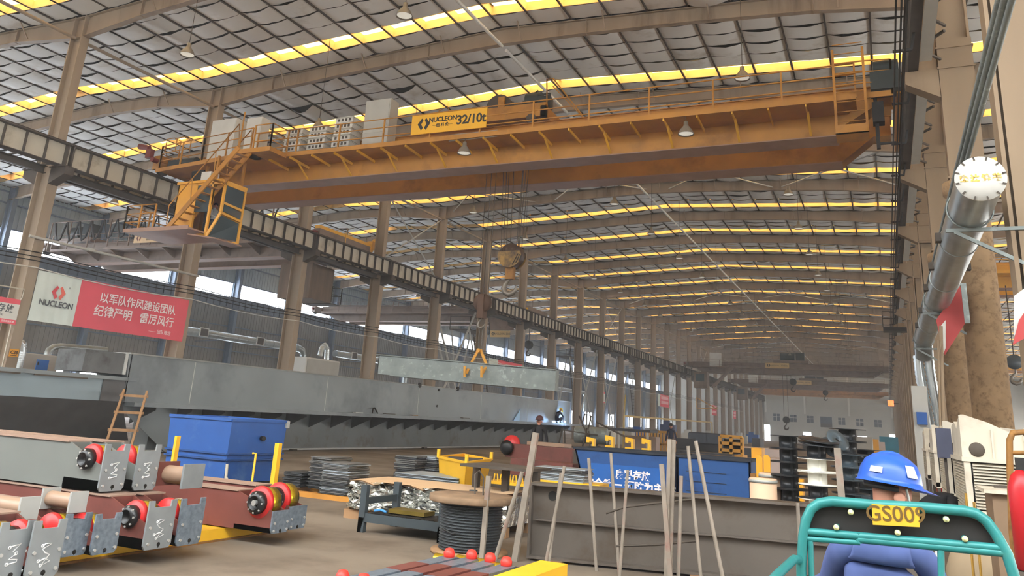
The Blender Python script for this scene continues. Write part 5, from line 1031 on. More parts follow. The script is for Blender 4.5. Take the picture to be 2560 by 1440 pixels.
def spool(x, y, z, mm, lab, h=.19, r=.265, rc=.12, M=None):
    t = thing('cable_spool', lab, 'cable spool', (x, y, z), 'empty cable spools'); 
    m = MB(); m.lathe([(0, 0), (r, 0), (r, .012), (rc, .014), (rc, h - .014), (r, h - .012), (r, h - .002), (.04, h - .002), (.04, h - .03), (0, h - .03)], n=26); o = m.build('spool_body', mm, t)
    m = MB(); m.lathe([(.001, h - .028), (.038, h - .028)], n=12); m.build('bore', BLACK, t)
    m = MB()
    for k in range(4): q = k * pi / 2 + .4; m.bar((rc * .98 * math.cos(q), rc * .98 * math.sin(q), .02), (rc * .98 * math.cos(q), rc * .98 * math.sin(q), h - .02), .03)
    m.build('core_rib', mm, t)
    if M: t.rotation_euler = M
    return t
def stack(px, Y, z1, pat, nm):
    x = AY(px, 1150, Y).x; h = z1 / len(pat)
    for i, c in enumerate(reversed(pat)): spool(x, Y, i * h, {'b': SPB, 'w': SPW, 'g': SPG}[c], '%s spool in the %s, %s up' % ({'b': 'black', 'w': 'white', 'g': 'slate grey'}[c], nm, ORD[i]), h)
stack(1972, 13.1, 1.69, 'bbbbbbbbb', 'left spool stack'); stack(2042, 12.5, 1.58, 'bwwbwwbbb', 'spool stack with white spools'); stack(2122, 13.6, 1.84, 'bbggbgbbbb', 'right spool stack'); stack(2165, 14.4, 1.55, 'bgbgbbbb', 'rearmost spool stack by the blue helmet')
p = AY(2045, 1092, 12.5); spool(p.x, p.y, 1.6, SPB, 'black spool tipped on top of the stack with white spools', .06, .27, .1, (.12, .1, 0))
p = AY(2088, 1105, 12.7); spool(p.x - .06, p.y, p.z - .08, SPG, 'slate spool leaning crooked between two stacks', .19, .17, .09, (.6, .75, 0))
for (px, Y, w) in ((1972, 13.1, 'left'), (2042, 12.5, 'white-spool')): pass
# foreground row of small red-wheeled carriages and yellow beam
for i, (pa, pb) in enumerate((((1130, 1388), (838, 1452)), ((1186, 1392), (890, 1462)), ((1232, 1400), (940, 1475)), ((1272, 1410), (1000, 1485)))):
    b, a = AZ(*pa, .28), AZ(*pb, .28); w = ('leftmost', 'second', 'third', 'rightmost')[i]
    t = thing('small_carriage', 'narrow grey wheel carriage with red buffers at the bottom edge, %s of four' % w, 'wheel carriage', ((a.x + b.x) / 2, (a.y + b.y) / 2, 0), 'small wheel carriages at the bottom edge'); m = MB(); m.bar(a - V((0, 0, .13)), b - V((0, 0, .13)), .17, .24); m.m(1); m.bar(a.lerp(b, .45) - V((0, 0, .128)), b.lerp(a, .3) - V((0, 0, .128)), .175, .245); m.build('beam_body', [CUTB, MAROON], t, True)
    for q in (.05, .97):
        p = a.lerp(b, q); s = (b - a).cross(V((0, 0, 1))).normalized(); m = MB(); m.lathe([(0, 0), (.055, 0), (.06, .05), (.04, .09), (0, .1)], p + V((0, 0, -.02)), (0, 0, 1), 12); m.build('red_buffer', mat('bright red cap', (232, 60, 50), .4, var=0), t, True)
    p = b + s * .1 - V((0, 0, .08)); m = MB(); m.cyl(p - s * .02, p + s * .09, .065, 12); m.build('bearing_hub', HUB, t, True)
    p = b - s * .1 - V((0, 0, .06)); m = MB(); m.cyl(p - s * .1, p + s * .02, .06, 12); m.build('tread', BRASS, t, True)
a, b = AZ(1385, 1405, .3), AZ(1200, 1470, .3); m = MB(); m.bar(a - V((0, 0, .15)), b - V((0, 0, .15)), .3, .3); tag(m.build('support_beam', YP), 'yellow beam at the bottom edge under the leaning bars', 'support beam')

# ---------------------------------------------------------------- middle distance along the hall
PINKB = mat('dusty pale steel block', (176, 160, 152), .6, var=.1); RIBD = mat('dark ribbed panel', (58, 60, 66), .55, var=.15); OCH = mat('machine ochre', (190, 138, 52), .5, var=.12)
def blk(name, lab, cat, px0, px1, pyt, Y, d, mm, z0=0.0, group=None):
    a, b = AY(px0, pyt, Y), AY(px1, pyt, Y); m = MB(); m.box(a.x, b.x, Y, Y + d, z0, (a.z + b.z) / 2); o = m.build(name, mm); return tag(o, lab, cat, group), a, b
blk('steel_block', 'pale pinkish steel block stacked left of the spools, upper one', 'steel block', 1905, 1962, 1124, 30, 2, PINKB)
blk('steel_block', 'long low pale steel block far behind the yellow frame', 'steel block', 1835, 1905, 1118, 42, 2.5, PINKB)
blk('steel_block', 'pale pinkish steel block behind the yellow lugged beam', 'steel block', 1895, 1958, 1146, 24, 1.5, PINKB)
o, a, b = blk('ribbed_panel', 'dark ribbed steel panel standing behind the yellow frame', 'panel', 1722, 1812, 1082, 52, .5, RIBD)
m = MB()
for k in range(10): x = a.x + (b.x - a.x) * (k + .5) / 10; m.box(x - .12, x + .12, 51.85, 52, .9, a.z)
m.build('rib', mat('dark blue grey rib', (76, 84, 98), .5, var=.1), o, False)
for (x0, x1, yt, Y, lab) in ((1690, 1725, 1096, 50, 'dark steel box left of the ribbed panel'), (1850, 1905, 1122, 40, 'dark open steel box right of the yellow frame'), (1700, 1830, 1132, 33, 'low dark machine bed before the yellow frame'), (1880, 1900, 1096, 46, 'narrow dark steel box before the pale block')): blk('steel_box', lab, 'box', x0, x1, yt, Y, 1.5, RIBD)
fr = thing('machine_frame', 'ochre window-like machine frame standing before the ribbed panel', 'machine frame', AY(1828, 1125, 34)); m = MB(); p0, p1 = AY(1801, 1090, 34), AY(1856, 1128, 34)
for x in (p0.x, (p0.x + p1.x) / 2, p1.x): m.box(x - .06, x + .06, 33.9, 34.1, .8, p0.z)
for z in (p0.z, (p0.z + p1.z) / 2, p1.z): m.box(p0.x, p1.x, 33.9, 34.1, z - .06, z + .06)
m.build('frame', OCH, fr, True); m = MB(); m.box(p0.x - .1, p1.x + .1, 33.5, 34.6, 0, .82); m.build('base', OCH, fr, True); m = MB(); m.box(p0.x + .1, p1.x - .1, 34.2, 34.3, .85, p0.z - .1); m.build('back_plate', BLACK, fr, True)
a, b = AY(1715, 1134, 27), AY(1905, 1150, 27); m = MB(); m.box(a.x, b.x, 27, 27.6, .0, a.z); tag(m.build('ochre_beam', OCH), 'long ochre beam behind the blue troughs', 'steel beam')
yl = thing('lugged_beam', 'bright yellow beam with two upright lugs left of the spools', 'lugged beam', AY(1910, 1170, 16.5)); a = AY(1903, 1190, 16.5); m = MB(); m.box(a.x - .05, a.x + .75, 16.4, 16.7, .0, a.z); m.build('beam_body', mat('orange yellow paint', (234, 166, 40), .45, var=.06), yl, True)
for px in (1899, 1918): p = AY(px, 1142, 16.4); m = MB(); m.prism([(-.06, -.55), (.05, -.55), (.06, -.02), (.02, .03), (-.05, .03), (-.06, -.02)], (p.x, p.y, p.z), (1, 0, 0), (0, 0, 1), (0, -1, 0), .06); m.build('lug', mat('orange yellow paint', (234, 166, 40)), yl, True)
blk('equipment_box', 'orange yellow box behind the lugged beam', 'box', 1878, 1904, 1120, 22, .6, mat('orange yellow paint', (234, 166, 40)), .0)
blk('equipment_box', 'rust brown box on the floor between trough and drum', 'box', 1876, 1888, 1184, 17, .3, RUST)
tb = thing('work_table', 'long dark work table beyond the end of the grey girder', 'table', AY(1545, 1075, 50)); a, b = AY(1470, 1066, 50), AY(1625, 1076, 50); m = MB(); m.box(a.x, b.x, 50, 52, a.z - .15, a.z); m.build('table_top', RIBD, tb, True)
for x in (a.x + .2, b.x - .2, (a.x + b.x) / 2): m = MB(); m.box(x - .06, x + .06, 50.1, 50.25, 0, a.z - .15); m.build('leg', WHITEP, tb, True)
m = MB(); m.bar((a.x + 1.2, 50.1, a.z - .15), (a.x + .4, 50.1, .1), .08); m.build('brace', BLACK, tb, True)
blk('steel_plate_stack', 'low pale plate under the long work table', 'plate', 1560, 1640, 1090, 53, 1.0, PINKB)
rf = thing('roller_fence', 'low ochre railed conveyor beyond the work table', 'conveyor', AY(1640, 1090, 60)); a, b = AY(1592, 1076, 60), AY(1690, 1084, 60); m = MB()
for z in (.5, a.z): m.box(a.x, b.x, 60, 60.1, z - .08, z + .08)
m.build('rail', OCH, rf, True)
for k in range(14): x = a.x + (b.x - a.x) * k / 13; m = MB(); m.box(x - .06, x + .06, 60, 60.1, 0, a.z); m.build('post', OCH, rf, True)
wr = thing('wire_machine', 'dark machine with round reel and wheel beyond the man in black', 'machine', AY(1470, 1090, 32)); p = AY(1470, 1088, 32); m = MB(); m.cyl((p.x - .55, 32, p.z), (p.x + .75, 32.2, p.z), .33, 16); m.build('reel', GALV, wr, True); m = MB(); m.cyl((p.x + .45, 31.6, .42), (p.x + .45, 31.95, .42), .42, 18); m.build('wheel', BLACK, wr, True)
m = MB()
for (x, q) in ((-1.3, .5), (-.8, -.2), (-.3, .6), (.3, -.3), (.8, .4)): m.bar((p.x + x, 31.7, 0), (p.x + x + q * .6, 31.7, 1.3 + .3 * abs(q)), .05)
m.bar((p.x - 1.4, 31.7, .75), (p.x + .9, 31.7, .7), .05); m.bar((p.x - 1.0, 31.7, 1.35), (p.x + .5, 31.7, 1.25), .04); m.build('frame', DARK, wr, True)
m = MB(); m.bar(AY(1490, 1055, 31), AY(1580, 1100, 31), .06); m.bar(AY(1448, 1040, 31), AY(1478, 1110, 31), .05); m.tube([AY(1455, 1060, 31), AY(1462, 1035, 31), AY(1478, 1040, 31), AY(1470, 1075, 31)], .03, 6); m.build('arm', DARK, wr, True)
for i, (px, py, Y, w, h, mm, lab) in enumerate(((1510, 1043, 70, 1.6, 1.2, WHITEP, 'white machine beyond the welder, left one'), (1560, 1050, 72, 1.4, 1.1, GREYP, 'grey machine between left columns beyond the welder'), (1595, 1050, 80, 1.6, 1.2, BLUE, 'small blue machine far along the left columns'), (1640, 1058, 84, 1.2, 1.0, DARK, 'dark machine far along the left columns'), (1668, 1052, 90, 1.6, 2.0, mat('navy machine', (56, 70, 110), .5), 'navy machine below the square looking red banner'), (1720, 1062, 100, 1.6, 1.2, WHITEP, 'white machine right of the navy machine'), (1775, 1066, 112, 2.0, 1.2, GREYP, 'grey machine near the far columns'), (1850, 1074, 130, 2.0, 1.2, GREYP, 'low grey bench far along the hall'), (1880, 1072, 150, 2.0, 1.4, BLUE, 'blue bin near the far wall door'))):
    p = AY(px, py, Y); m = MB(); m.box(p.x - w / 2, p.x + w / 2, Y, Y + 1.2, 0, h); m.box(p.x - w * .3, p.x + w * .1, Y + .1, Y + .7, h, h + .4); tag(m.build('workshop_machine', mm), lab, 'machine')
a, b = AY(1560, 1040, 62), AY(1780, 1056, 110); m = MB(); m.bar(a, b, .12, .15); m.bar((a.x, a.y, 0), a, .12); m.bar((b.x, b.y, 0), b, .12); m.bar(a, a + V((0, .3, 1.6)), .08); tag(m.build('jib_rail', mat('dull yellow rail', (186, 160, 92), .5, var=.1)), 'long dull yellow overhead rail across the far columns', 'rail')
p = AX(1742, 1020, -27.5); m = MB(); m.bar(p + V((0, 0, 1.6)), p + V((3.2, 0, 0)), .14); m.bar(p + V((0, 0, 0)), p + V((3.2, 0, 0)), .14); m.bar(p, p + V((0, 0, 1.7)), .14); tag(m.build('wall_jib', OCH), 'yellow triangular jib arm on a far left column', 'jib')
# bluish pile and machines in front of the far wall
for (x0, x1, yt, Y, d, mm, lab) in ((2198, 2245, 1092, 60, 3, mat('teal machine cover', (64, 128, 150), .5, var=.1), 'teal covered machine near the far right columns'), (2190, 2212, 1105, 48, 1, PINKB, 'pale box before the teal machine'), (2182, 2196, 1098, 40, .5, OCH, 'small ochre box right of the spools'), (2140, 2180, 1092, 90, 2, GREYP, 'grey machine far behind the right spools'), (2005, 2030, 1088, 120, 2, RIBD, 'dark bin far behind the spools')):
    blk('workshop_machine', lab, 'machine', x0, x1, yt, Y, d, mm)

# ---------------------------------------------------------------- right column row, crane runway, conductors, duct
TANC = mat('tan concrete filled tube', (166, 138, 104), .75, var=.16, scale=2.5, dirt=(120, 96, 70), damt=.4, dscale=7, bump=.2)
for k in range(-1, NB + 1):
    y = YK(k); w = ('closest to the camera' if k < 0 else 'second, standing on a round lower shaft' if k == 0 else '%s from the camera' % ORD[k + 1])
    t = thing('steel_column', 'tan steel column of the row beside the air coolers, ' + w, 'column', (XR_, y, 0), 'columns beside the air coolers')
    if k in (0, 1):
        m = MB(); m.lathe([(0, 0), (.36, 0), (.36, 6.9), (.5, 6.95), (.5, 7.2), (0, 7.2)], n=28); m.build('round_shaft', TANC, t); z = 7.2
    else: m = MB(); hcol(m, 0, 0, 0, 9.2, .72, .42); m.box(-.3, .3, -.2, -.19, .5, 9); m.build('lower_shaft', STEELR, t); z = 9.2
    m = MB(); m.box(-.35, .35, -.21, .21, z, 10.6); 
    for zz in (z + .1, 9.9, 10.4): m.box(-.38, .38, -.24, .24, zz - .02, zz + .02)
    m.build('shaft_splice', STEELR, t)
    m = MB(); hcol(m, 0, 0, 10.6, T(XR_) + .02, .62, .36); m.build('upper_shaft', STEELR, t)
    m = MB(); m.hull4([(-.36, -.2, 9.2), (-.36, .2, 9.2), (-.36, .2, 9.9), (-.36, -.2, 9.9)], [(-1.05, -.2, 9.6), (-1.05, .2, 9.6), (-1.05, .2, 9.9), (-1.05, -.2, 9.9)]); m.build('runway_bracket', STEELR, t)
for k in range(-1, NB):
    y0, y1 = YK(k), YK(k + 1); w = '%s bay from the camera' % ORD[k + 1]
    t = thing('crane_runway_girder', 'dark crane runway girder beside the air coolers, ' + w, 'crane runway', (1.08, y0, 9.93), 'crane runway beside the air coolers'); Lb = y1 - y0
    m = MB(); m.box(-.01, .01, .02, Lb - .02, .02, .86); m.box(-.11, .11, .01, Lb - .01, 0, .025); m.box(-.15, .15, .01, Lb - .01, .86, .89)
    for i in range(9): y = .1 + (Lb - .2) * i / 8; m.box(-.1, .1, y - .012, y + .012, .03, .86)
    m.box(-.04, .04, 0, Lb, .89, 1.0); m.build('girder', DARK, t)
    m = MB(); m.box(.12, .36, .7, Lb - .7, -.03, .02); m.build('walkway_plate', GREYP, t)
    m = MB(); n = 8
    for i in range(n): y = .9 + (Lb - 1.8) * i / (n - 1); m.bar((.34, y, .02), (.54, y + (.3 if i % 2 else -.3), .02), .05)
    m.build('lattice_bar', DARK, t)
    m = MB(); m.bar((.1, .5, -.02), (.4, .5, -.02), .08); m.build('plate_clip', GALV, t)
for i, x in enumerate((.66, .755, .85)):
    m = MB(); m.box(x - .016, x + .016, 6, YB - 3, 9.47, 9.53); tag(m.build('conductor_rail', BLACK), 'black crane conductor rail under the right runway, %s of three' % ('leftmost', 'middle', 'rightmost')[i], 'conductor rail', 'crane conductor rails')
m = MB(); y = 8
while y < 160: m.box(.62, .98, y - .03, y + .03, 9.53, 9.58); m.bar((.97, y, 9.55), (1.05, y, 9.95), .05); y += 3.0
tag(m.build('conductor_hangers', BLACK), 'small black hangers holding the crane conductor rails', 'hanger', kind='stuff')
pl = thing('access_platform', 'small dark access platform with rail on the right runway', 'platform', AY(2243, 815, 62)); p = AY(2243, 818, 62); m = MB(); m.box(p.x - .9, p.x + .9, p.y, p.y + 1.2, p.z - .25, p.z); m.build('deck', BLACK, pl, True); m = MB(); rail_run(m, [(p.x - .9, p.y, p.z), (p.x + .9, p.y, p.z), (p.x + .9, p.y + 1.2, p.z)], hs=(1.1, .6), step=.9, r=.03); m.build('handrail', BLACK, pl, True)
m = MB(); p = AY(2227, 1008, 100); m.lathe([(0, -.3), (.3, -.3), (.3, .3), (0, .3)], p, n=12); o = m.build('warning_light', mat('red warning lamp', (255, 90, 50), .4, var=0, emit=(255, 92, 48), es=2.5)); tag(o, 'glowing red orange warning lamp at the far right columns', 'lamp')
m = MB(); m.box(p.x + .2, 1.3, p.y - .04, p.y + .04, p.z - .05, p.z + .05); m.build('arm', DARK, o)
# big galvanised duct
DX, DZ, DR = 1.15, 4.62, .25
dt = thing('air_duct', 'long galvanised round duct with white end cap hung from the right columns', 'air duct', (DX, 18, DZ))
m = MB(); m.tube([(DX, 10.02, DZ), (DX, 26.5, DZ), (DX, 26.9, DZ - .1), (DX, 27.15, DZ - .45)], DR, 28); m.build('pipe', ZINC, dt, True)
m = MB(); m.lathe([(0, 0), (DR + .012, 0), (DR + .012, .03), (0, .03)], (DX, 9.99, DZ), (0, 1, 0), 32); cap = m.build('end_cap', WHITEP, dt, True)
for q in range(12): aa = q * pi / 6 + .2; m = MB(); m.box(-.008, .008, -.008, .0, -.02, .02); m.v = [(DX + (DR - .01) * math.cos(aa) + u * math.cos(aa + pi / 2) - w * math.cos(aa), 9.985 + v, DZ + (DR - .01) * math.sin(aa) + u * math.sin(aa + pi / 2) - w * math.sin(aa)) for u, v, w in m.v]; m.build('cap_tab', DARK, cap, True)
lw('lettering', '赛 达 涂 装', .085, mat('yellow faded lettering', (226, 186, 92), .6, var=0), cap, (DX, 9.986, DZ), _E, _U, bold=.006, ex=.001)
for y in (13.2, 16.4, 19.6, 22.8): m = MB(); m.tube([(DX, y - .03, DZ), (DX, y + .03, DZ)], DR + .012, 28); m.build('seam_ring', ZINC, dt, True)
for y in (11.35, 19.0, 26.4):
    m = MB(); m.bar((DX - .3, y, DZ - .28), (1.75, y, DZ - .28), .045); m.bar((DX - .2, y, DZ - .3), (1.72, y + .02, DZ - .75), .045); m.tube([(DX + (DR + .015) * math.cos(q), y, DZ + (DR + .015) * math.sin(q)) for q in [2 * pi * i / 20 for i in range(20)]], .012, 5, closed=True); m.build('hanger_bracket', GALV, dt, True)
for (s, y) in ((-1, 13.0), (-1, 15.2), (1, 15.3), (-1, 17.4), (-1, 20.5), (-1, 23.2), (1, 23.0)): m = MB(); x = DX + s * (DR + .02); m.box(x - .05, x + .05, y - .09, y + .09, DZ - .06, DZ + .06); m.build('side_outlet', DARK, dt, True)
for (dx, w) in ((-.17, 'left'), (.12, 'right')):
    elbow_tube('flexible_duct', 'shiny foil hose dropping from the big duct end, %s one' % w, [(DX + dx, 27.2, DZ - .4), (DX + dx + .02, 27.25, DZ - 1.0), (DX + dx + .12, 27.3, DZ - 2.0), (DX + dx + .2, 27.3, DZ - 3.0)], .13, FLEX, 12, .12)
for (x, y0, z0, y1, z1, w) in ((1.52, 3.5, 7.6, 11.3, 5.9, 'left'), (1.6, 3.5, 7.7, 11.3, 6.0, 'middle'), (1.68, 3.5, 7.75, 11.3, 6.2, 'right')):
    pass
for i, ((xa, ya_), (xb, yb_)) in enumerate((((2486, -10), (2405, 400)), ((2502, -10), (2418, 380)), ((2522, -10), (2428, 390)))):
    zc = (5.4, 5.35, 5.3)[i]; a, b = AZ(xa, ya_, zc), AZ(xb, yb_, zc); x = (a.x + b.x) / 2; a.x = b.x = x; m = MB(); m.tube([a, (x, 34, zc)], .03, 8); tag(m.build('conduit_pipe', GALV), 'grey conduit running along the right columns above the big duct, %s of three' % ('left', 'middle', 'right')[i], 'pipe', 'conduits along the right columns')
RD = mat('red banner', (172, 66, 66), .7, var=.06)
rb = thing('banner', 'red and white banner hung across behind the big galvanised duct', 'banner', (1.6, 18.6, 4.5)); m = MB(); p = [AY(2400, 715, 18.7), AY(2418, 800, 18.7), AY(2362, 888, 18.7), AY(2340, 800, 18.7)]; m.hull4([p[3], p[2], p[1], p[0]], [q + V((0, .03, 0)) for q in (p[3], p[2], p[1], p[0])]); m.m(1); q_ = AY(2350, 850, 18.68); m.hull4([AY(2352, 815, 18.68), AY(2364, 800, 18.68), AY(2364, 870, 18.68), AY(2358, 886, 18.68)], [AY(2352, 815, 18.69), AY(2364, 800, 18.69), AY(2364, 870, 18.69), AY(2358, 886, 18.69)]); m.build('cloth', [RD, WHITEP], rb, True)
m = MB(); m.bar(AY(2408, 708, 18.5), AY(2419, 808, 18.5), .1, .05); m.build('frame', GALV, rb, True)
rb = thing('banner', 'red and white banner edge at the right border', 'banner', (2, 12, 3)); p = [AY(2548, 800, 11.2), AY(2590, 740, 11.2), AY(2590, 830, 11.2), AY(2532, 862, 11.2)]; m = MB(); m.hull4(p, [q + V((0, .03, 0)) for q in p]); m.m(1); p = [AY(2535, 740, 11.25), AY(2590, 700, 11.25), AY(2590, 760, 11.25), AY(2535, 840, 11.25)]; m.hull4(p, [q + V((0, .03, 0)) for q in p]); m.build('cloth', [RD, WHITEP], rb, True)
m = MB(); m.tube([AY(2345, 900, 18.4), AY(2354, 850, 18.4), AY(2358, 890, 18.4)], .015, 6); m.tube([AY(2352, 815, 18.5), AY(2360, 1100, 18.5)], .035, 8); m.tube([AY(2346, 850, 18.5), AY(2352, 1100, 18.5)], .025, 8); tag(m.build('conduit_pipe', STEELR), 'pair of thin pipes down the second right column', 'pipe')
bb = thing('control_box', 'blue control box on the third right column under the foil hoses', 'control box', AY(2306, 1045, 26)); p = AY(2304, 1046, 26); m = MB(); m.box(p.x - .12, p.x + .14, 26, 26.2, p.z - .17, p.z + .17); m.m(1); m.box(p.x - .2, p.x + .2, 26.2, 26.3, 0, p.z + .9); m.build('box', [BLUE, GREYP], bb, True)
# air coolers
COOL = mat('dusty white cooler plastic', (198, 190, 172), .55, var=.07, scale=2, dirt=(160, 146, 124), damt=.35)
def cooler(x0, y0, lab, w=1.0, d=1.9):
    t = thing('air_cooler', lab, 'air cooler', (x0 + w / 2, y0 + d / 2, .55), 'white air coolers'); z0, z1 = .98, 1.52
    m = MB()
    for (xa, xb, ya, yb) in ((x0, x0 + .07, y0, y0 + .07), (x0 + w - .07, x0 + w, y0, y0 + .07), (x0, x0 + .07, y0 + d - .07, y0 + d), (x0 + w - .07, x0 + w, y0 + d - .07, y0 + d)): m.box(xa, xb, ya, yb, z0 - .08, z1)
    m.box(x0, x0 + w, y0, y0 + d, z0 - .1, z0); m.box(x0 - .02, x0 + w + .02, y0 - .02, y0 + d + .02, z1, z1 + .05); m.box(x0 + .1, x0 + w - .1, y0 + .1, y0 + d - .1, z0, z1); m.build('casing', COOL, t, True)
    for (f, nn_) in ((0, w), (1, d)):
        m = MB(); n = 15
        for i in range(n):
            z = z0 + .03 + (z1 - z0 - .06) * i / (n - 1)
            if f == 0: m.hull4([(x0 + .09, y0 + .0, z - .012), (x0 + w - .09, y0 + .0, z - .012), (x0 + w - .09, y0 + .05, z + .01), (x0 + .09, y0 + .05, z + .01)], [(x0 + .09, y0, z - .006), (x0 + w - .09, y0, z - .006), (x0 + w - .09, y0 + .05, z + .016), (x0 + .09, y0 + .05, z + .016)])
            else: m.hull4([(x0, y0 + .09, z - .012), (x0, y0 + d - .09, z - .012), (x0 + .05, y0 + d - .09, z + .01), (x0 + .05, y0 + .09, z + .01)], [(x0, y0 + .09, z - .006), (x0, y0 + d - .09, z - .006), (x0 + .05, y0 + d - .09, z + .016), (x0 + .05, y0 + .09, z + .016)])
        if f == 0: m.box(x0 + w * .48, x0 + w * .5, y0 - .005, y0 + .02, z0, z1)
        m.build('louvre_panel', COOL, t, True)
        m = MB(); (m.box(x0 + .08, x0 + w - .08, y0 + .06, y0 + .09, z0, z1) if f == 0 else m.box(x0 + .06, x0 + .09, y0 + .08, y0 + d - .08, z0, z1)); m.build('cooling_pad', BLACK, t, True)
    m = MB(); P = [(0, z1 + .05), (w, z1 + .05), (w, 1.98), (w * .8, 2.0), (w * .55, 1.86), (w * .3, 1.98), (w * .05, 2.06), (0, 2.05)]; m.prism(P, (x0, y0 + .12, 0), (1, 0, 0), (0, 0, 1), (0, 1, 0), .06)
    P = [(0, z1 + .05), (d - .2, z1 + .05), (d - .2, 1.95), (d * .6, 2.0), (d * .4, 1.9), (d * .2, 2.02), (0, 2.06)]; m.prism(P, (x0 + .02, y0 + .18, 0), (0, 1, 0), (0, 0, 1), (1, 0, 0), .05)
    for f in (.33, .66): m.box(x0 + w * f - .01, x0 + w * f + .01, y0 + .1, y0 + .125, z1 + .05, 1.9)
    m.build('top_cowl', COOL, t, True)
    for (dx, dz) in ((.16, 1.66), (.85, 1.66)): m = MB(); m.lathe([(0, 0), (.075, 0), (.085, .02), (0, .02)], (x0 + dx * w, y0 + .1, dz), (0, 1, 0), 16); m.build('side_vent', DARK, t, True)
    m = MB()
    for (xa, ya) in ((x0 + .04, y0 + .04), (x0 + w - .04, y0 + .04), (x0 + .04, y0 + d - .04), (x0 + w - .04, y0 + d - .04)): m.box(xa - .03, xa + .03, ya - .03, ya + .03, 0, z0 - .1)
    m.build('stand', DARK, t, True)
cooler(.8, 11.3, 'white louvred air cooler nearest the green frame'); cooler(.8, 14.7, 'white louvred air cooler, second in the row'); cooler(.8, 18.4, 'white louvred air cooler, third in the row'); cooler(.8, 22.2, 'white louvred air cooler farthest in the row')
bs = thing('control_box', 'dark blue grey switch box between the second and third air coolers', 'control box', AY(2360, 1105, 14.4)); p = AY(2360, 1105, 14.4); m = MB(); m.box(p.x - .1, p.x + .1, 14.3, 14.55, 1.5, p.z + .2); m.build('box', mat('blue grey switch box', (72, 76, 96), .5), bs, True); m = MB(); m.box(p.x - .02, p.x + .02, 14.4, 14.45, 0, 1.5); m.build('post', DARK, bs, True)
ct = thing('side_table', 'brown side cabinet with cluttered pale top before the nearest air cooler', 'cabinet', (.95, 8.4, 0)); p = AY(2475, 1222, 8.3); m = MB(); m.box(p.x, p.x + .55, 8.2, 8.8, 0, p.z - .03); m.build('cabinet_body', mat('dusty brown cabinet', (120, 98, 76), .65, var=.15), ct, True); m = MB(); m.box(p.x - .06, p.x + .6, 8.15, 8.85, p.z - .03, p.z); m.build('table_top', COOL, ct, True)
m = MB(); rr = random.Random(5)
for k in range(8): x = p.x + .05 + .05 * k; m.bar((x, 8.3 + rr.random() * .3, p.z + .015), (x + rr.uniform(.05, .2), 8.3 + rr.random() * .3, p.z + .02), .02)
tag(m.build('loose_tools', DARK), 'heap of small dark tools on the side cabinet', 'tools', kind='stuff')
hr = thing('hand_truck', 'rusty looped hand truck standing right of the green frame', 'hand truck', AY(2545, 1150, 7)); m = MB(); P = [AY(2530, 1330, 7.0), AY(2525, 1180, 7.0), AY(2524, 1100, 7.0), AY(2532, 1082, 7.0), AY(2560, 1080, 7.0), AY(2575, 1100, 7.0), AY(2580, 1330, 7.0)]; q = P[0].copy(); q.z = 0; q2 = P[-1].copy(); q2.z = 0; m.tube([q] + P + [q2], .022, 8); m.build('loop_handle', RUST, hr, True)
m = MB()
for y in (1132, 1220): m.tube([AY(2526, y, 7), AY(2576, y, 7)], .018, 6)
m.build('cross_bar', RUST, hr, True)
EXT = mat('extinguisher red', (178, 28, 36), .35, var=.05)
for (px, py, Y, lab) in ((2562, 1290, 6.8, 'red cylinder at the right edge by the hand truck'), (2350, 1196, 21.0, 'red fire extinguisher by the second air cooler')):
    p = AY(px, py, Y); t = thing('fire_extinguisher', lab, 'fire extinguisher', (p.x, p.y, p.z - .5)); r = .085; m = MB(); m.lathe([(0, -.35), (r, -.34), (r, .18), (r * .7, .26), (.02, .3), (0, .3)], p, n=18); m.build('cylinder', EXT, t, True); m = MB(); m.box(p.x - .02, p.x + .06, p.y - .02, p.y + .02, p.z + .3, p.z + .38); m.m(1); m.lathe([(0, -p.z + .0), (.1, -p.z + .0), (.1, -.35), (0, -.35)], p, n=10); m.build('valve', [BLACK, DARK], t, True)
m = MB(); a = AY(2420, 1290, 9); m.tube([(a.x, 9, 0), (a.x, 9, AY(2405, 1232, 9).z)], .012, 6); m.tube([(a.x + .06, 9, 0), (a.x + .06, 9, 1.2)], .012, 6); tag(m.build('thin_rods', mat('brass rod', (190, 150, 70), .4, .5)), 'two thin brass coloured rods standing before the second cooler', 'rod')
m = MB(); p = AY(2440, 1240, 9.5); m.lathe([(0, 0), (.3, .02), (.28, .5), (.2, .75), (0, .8)], (p.x - .02, 9.9, 0), n=16); tag(m.build('canvas_heap', mat('dusty canvas', (150, 132, 106), .85, var=.15)), 'dusty draped canvas heap under the coolers', 'canvas')
# right aisle beyond the coolers: white wall and yellow crane
m = MB(); m.box(32.6, 32.8, YA, YB, 0, 1.0); m.box(32.6, 32.8, YA, YB, 4.6, 16.6)
y = YA
while y < YB: m.box(32.6, 32.8, y, y + .4, 1, 4.6); y += BAY
struct('wall_right', m, WHITEP)  # low open band is shaped to let light up to the ceiling
rc = crane('yellow overhead crane in the aisle past the air coolers', 52, 3.6, 31.5, mat('clean crane yellow', (226, 170, 56)), YELD)
m = MB(); m.box(7.5, 9.5, 50.6, 50.65, 10.2, 11.0); s9 = m.build('sign_board', mat('blue sign', (60, 90, 130), .5), rc, True)
rc2 = crane('second yellow overhead crane farther along the aisle past the air coolers', 110, 3.6, 31.5, mat('clean crane yellow', (226, 170, 56)), YELD)
p = AY(2536, 905, 52); t = thing('hook_block', 'grey hook block hanging in the aisle past the air coolers', 'crane hook', p); m = MB(); m.lathe([(0, -.15), (.4, -.15), (.4, .15), (0, .15)], p, (0, 1, 0), 16); m.build('sheave_housing', mat('slate plastic spool', (66, 78, 86)), t, True); m = MB(); hook(m, p - V((0, 0, .7)), .8, .09); m.build('hook', HK, t, True); m = MB(); m.tube([p, (p.x, p.y, 10.5)], .03, 5); m.build('hoist_rope', ROPE, t, True)
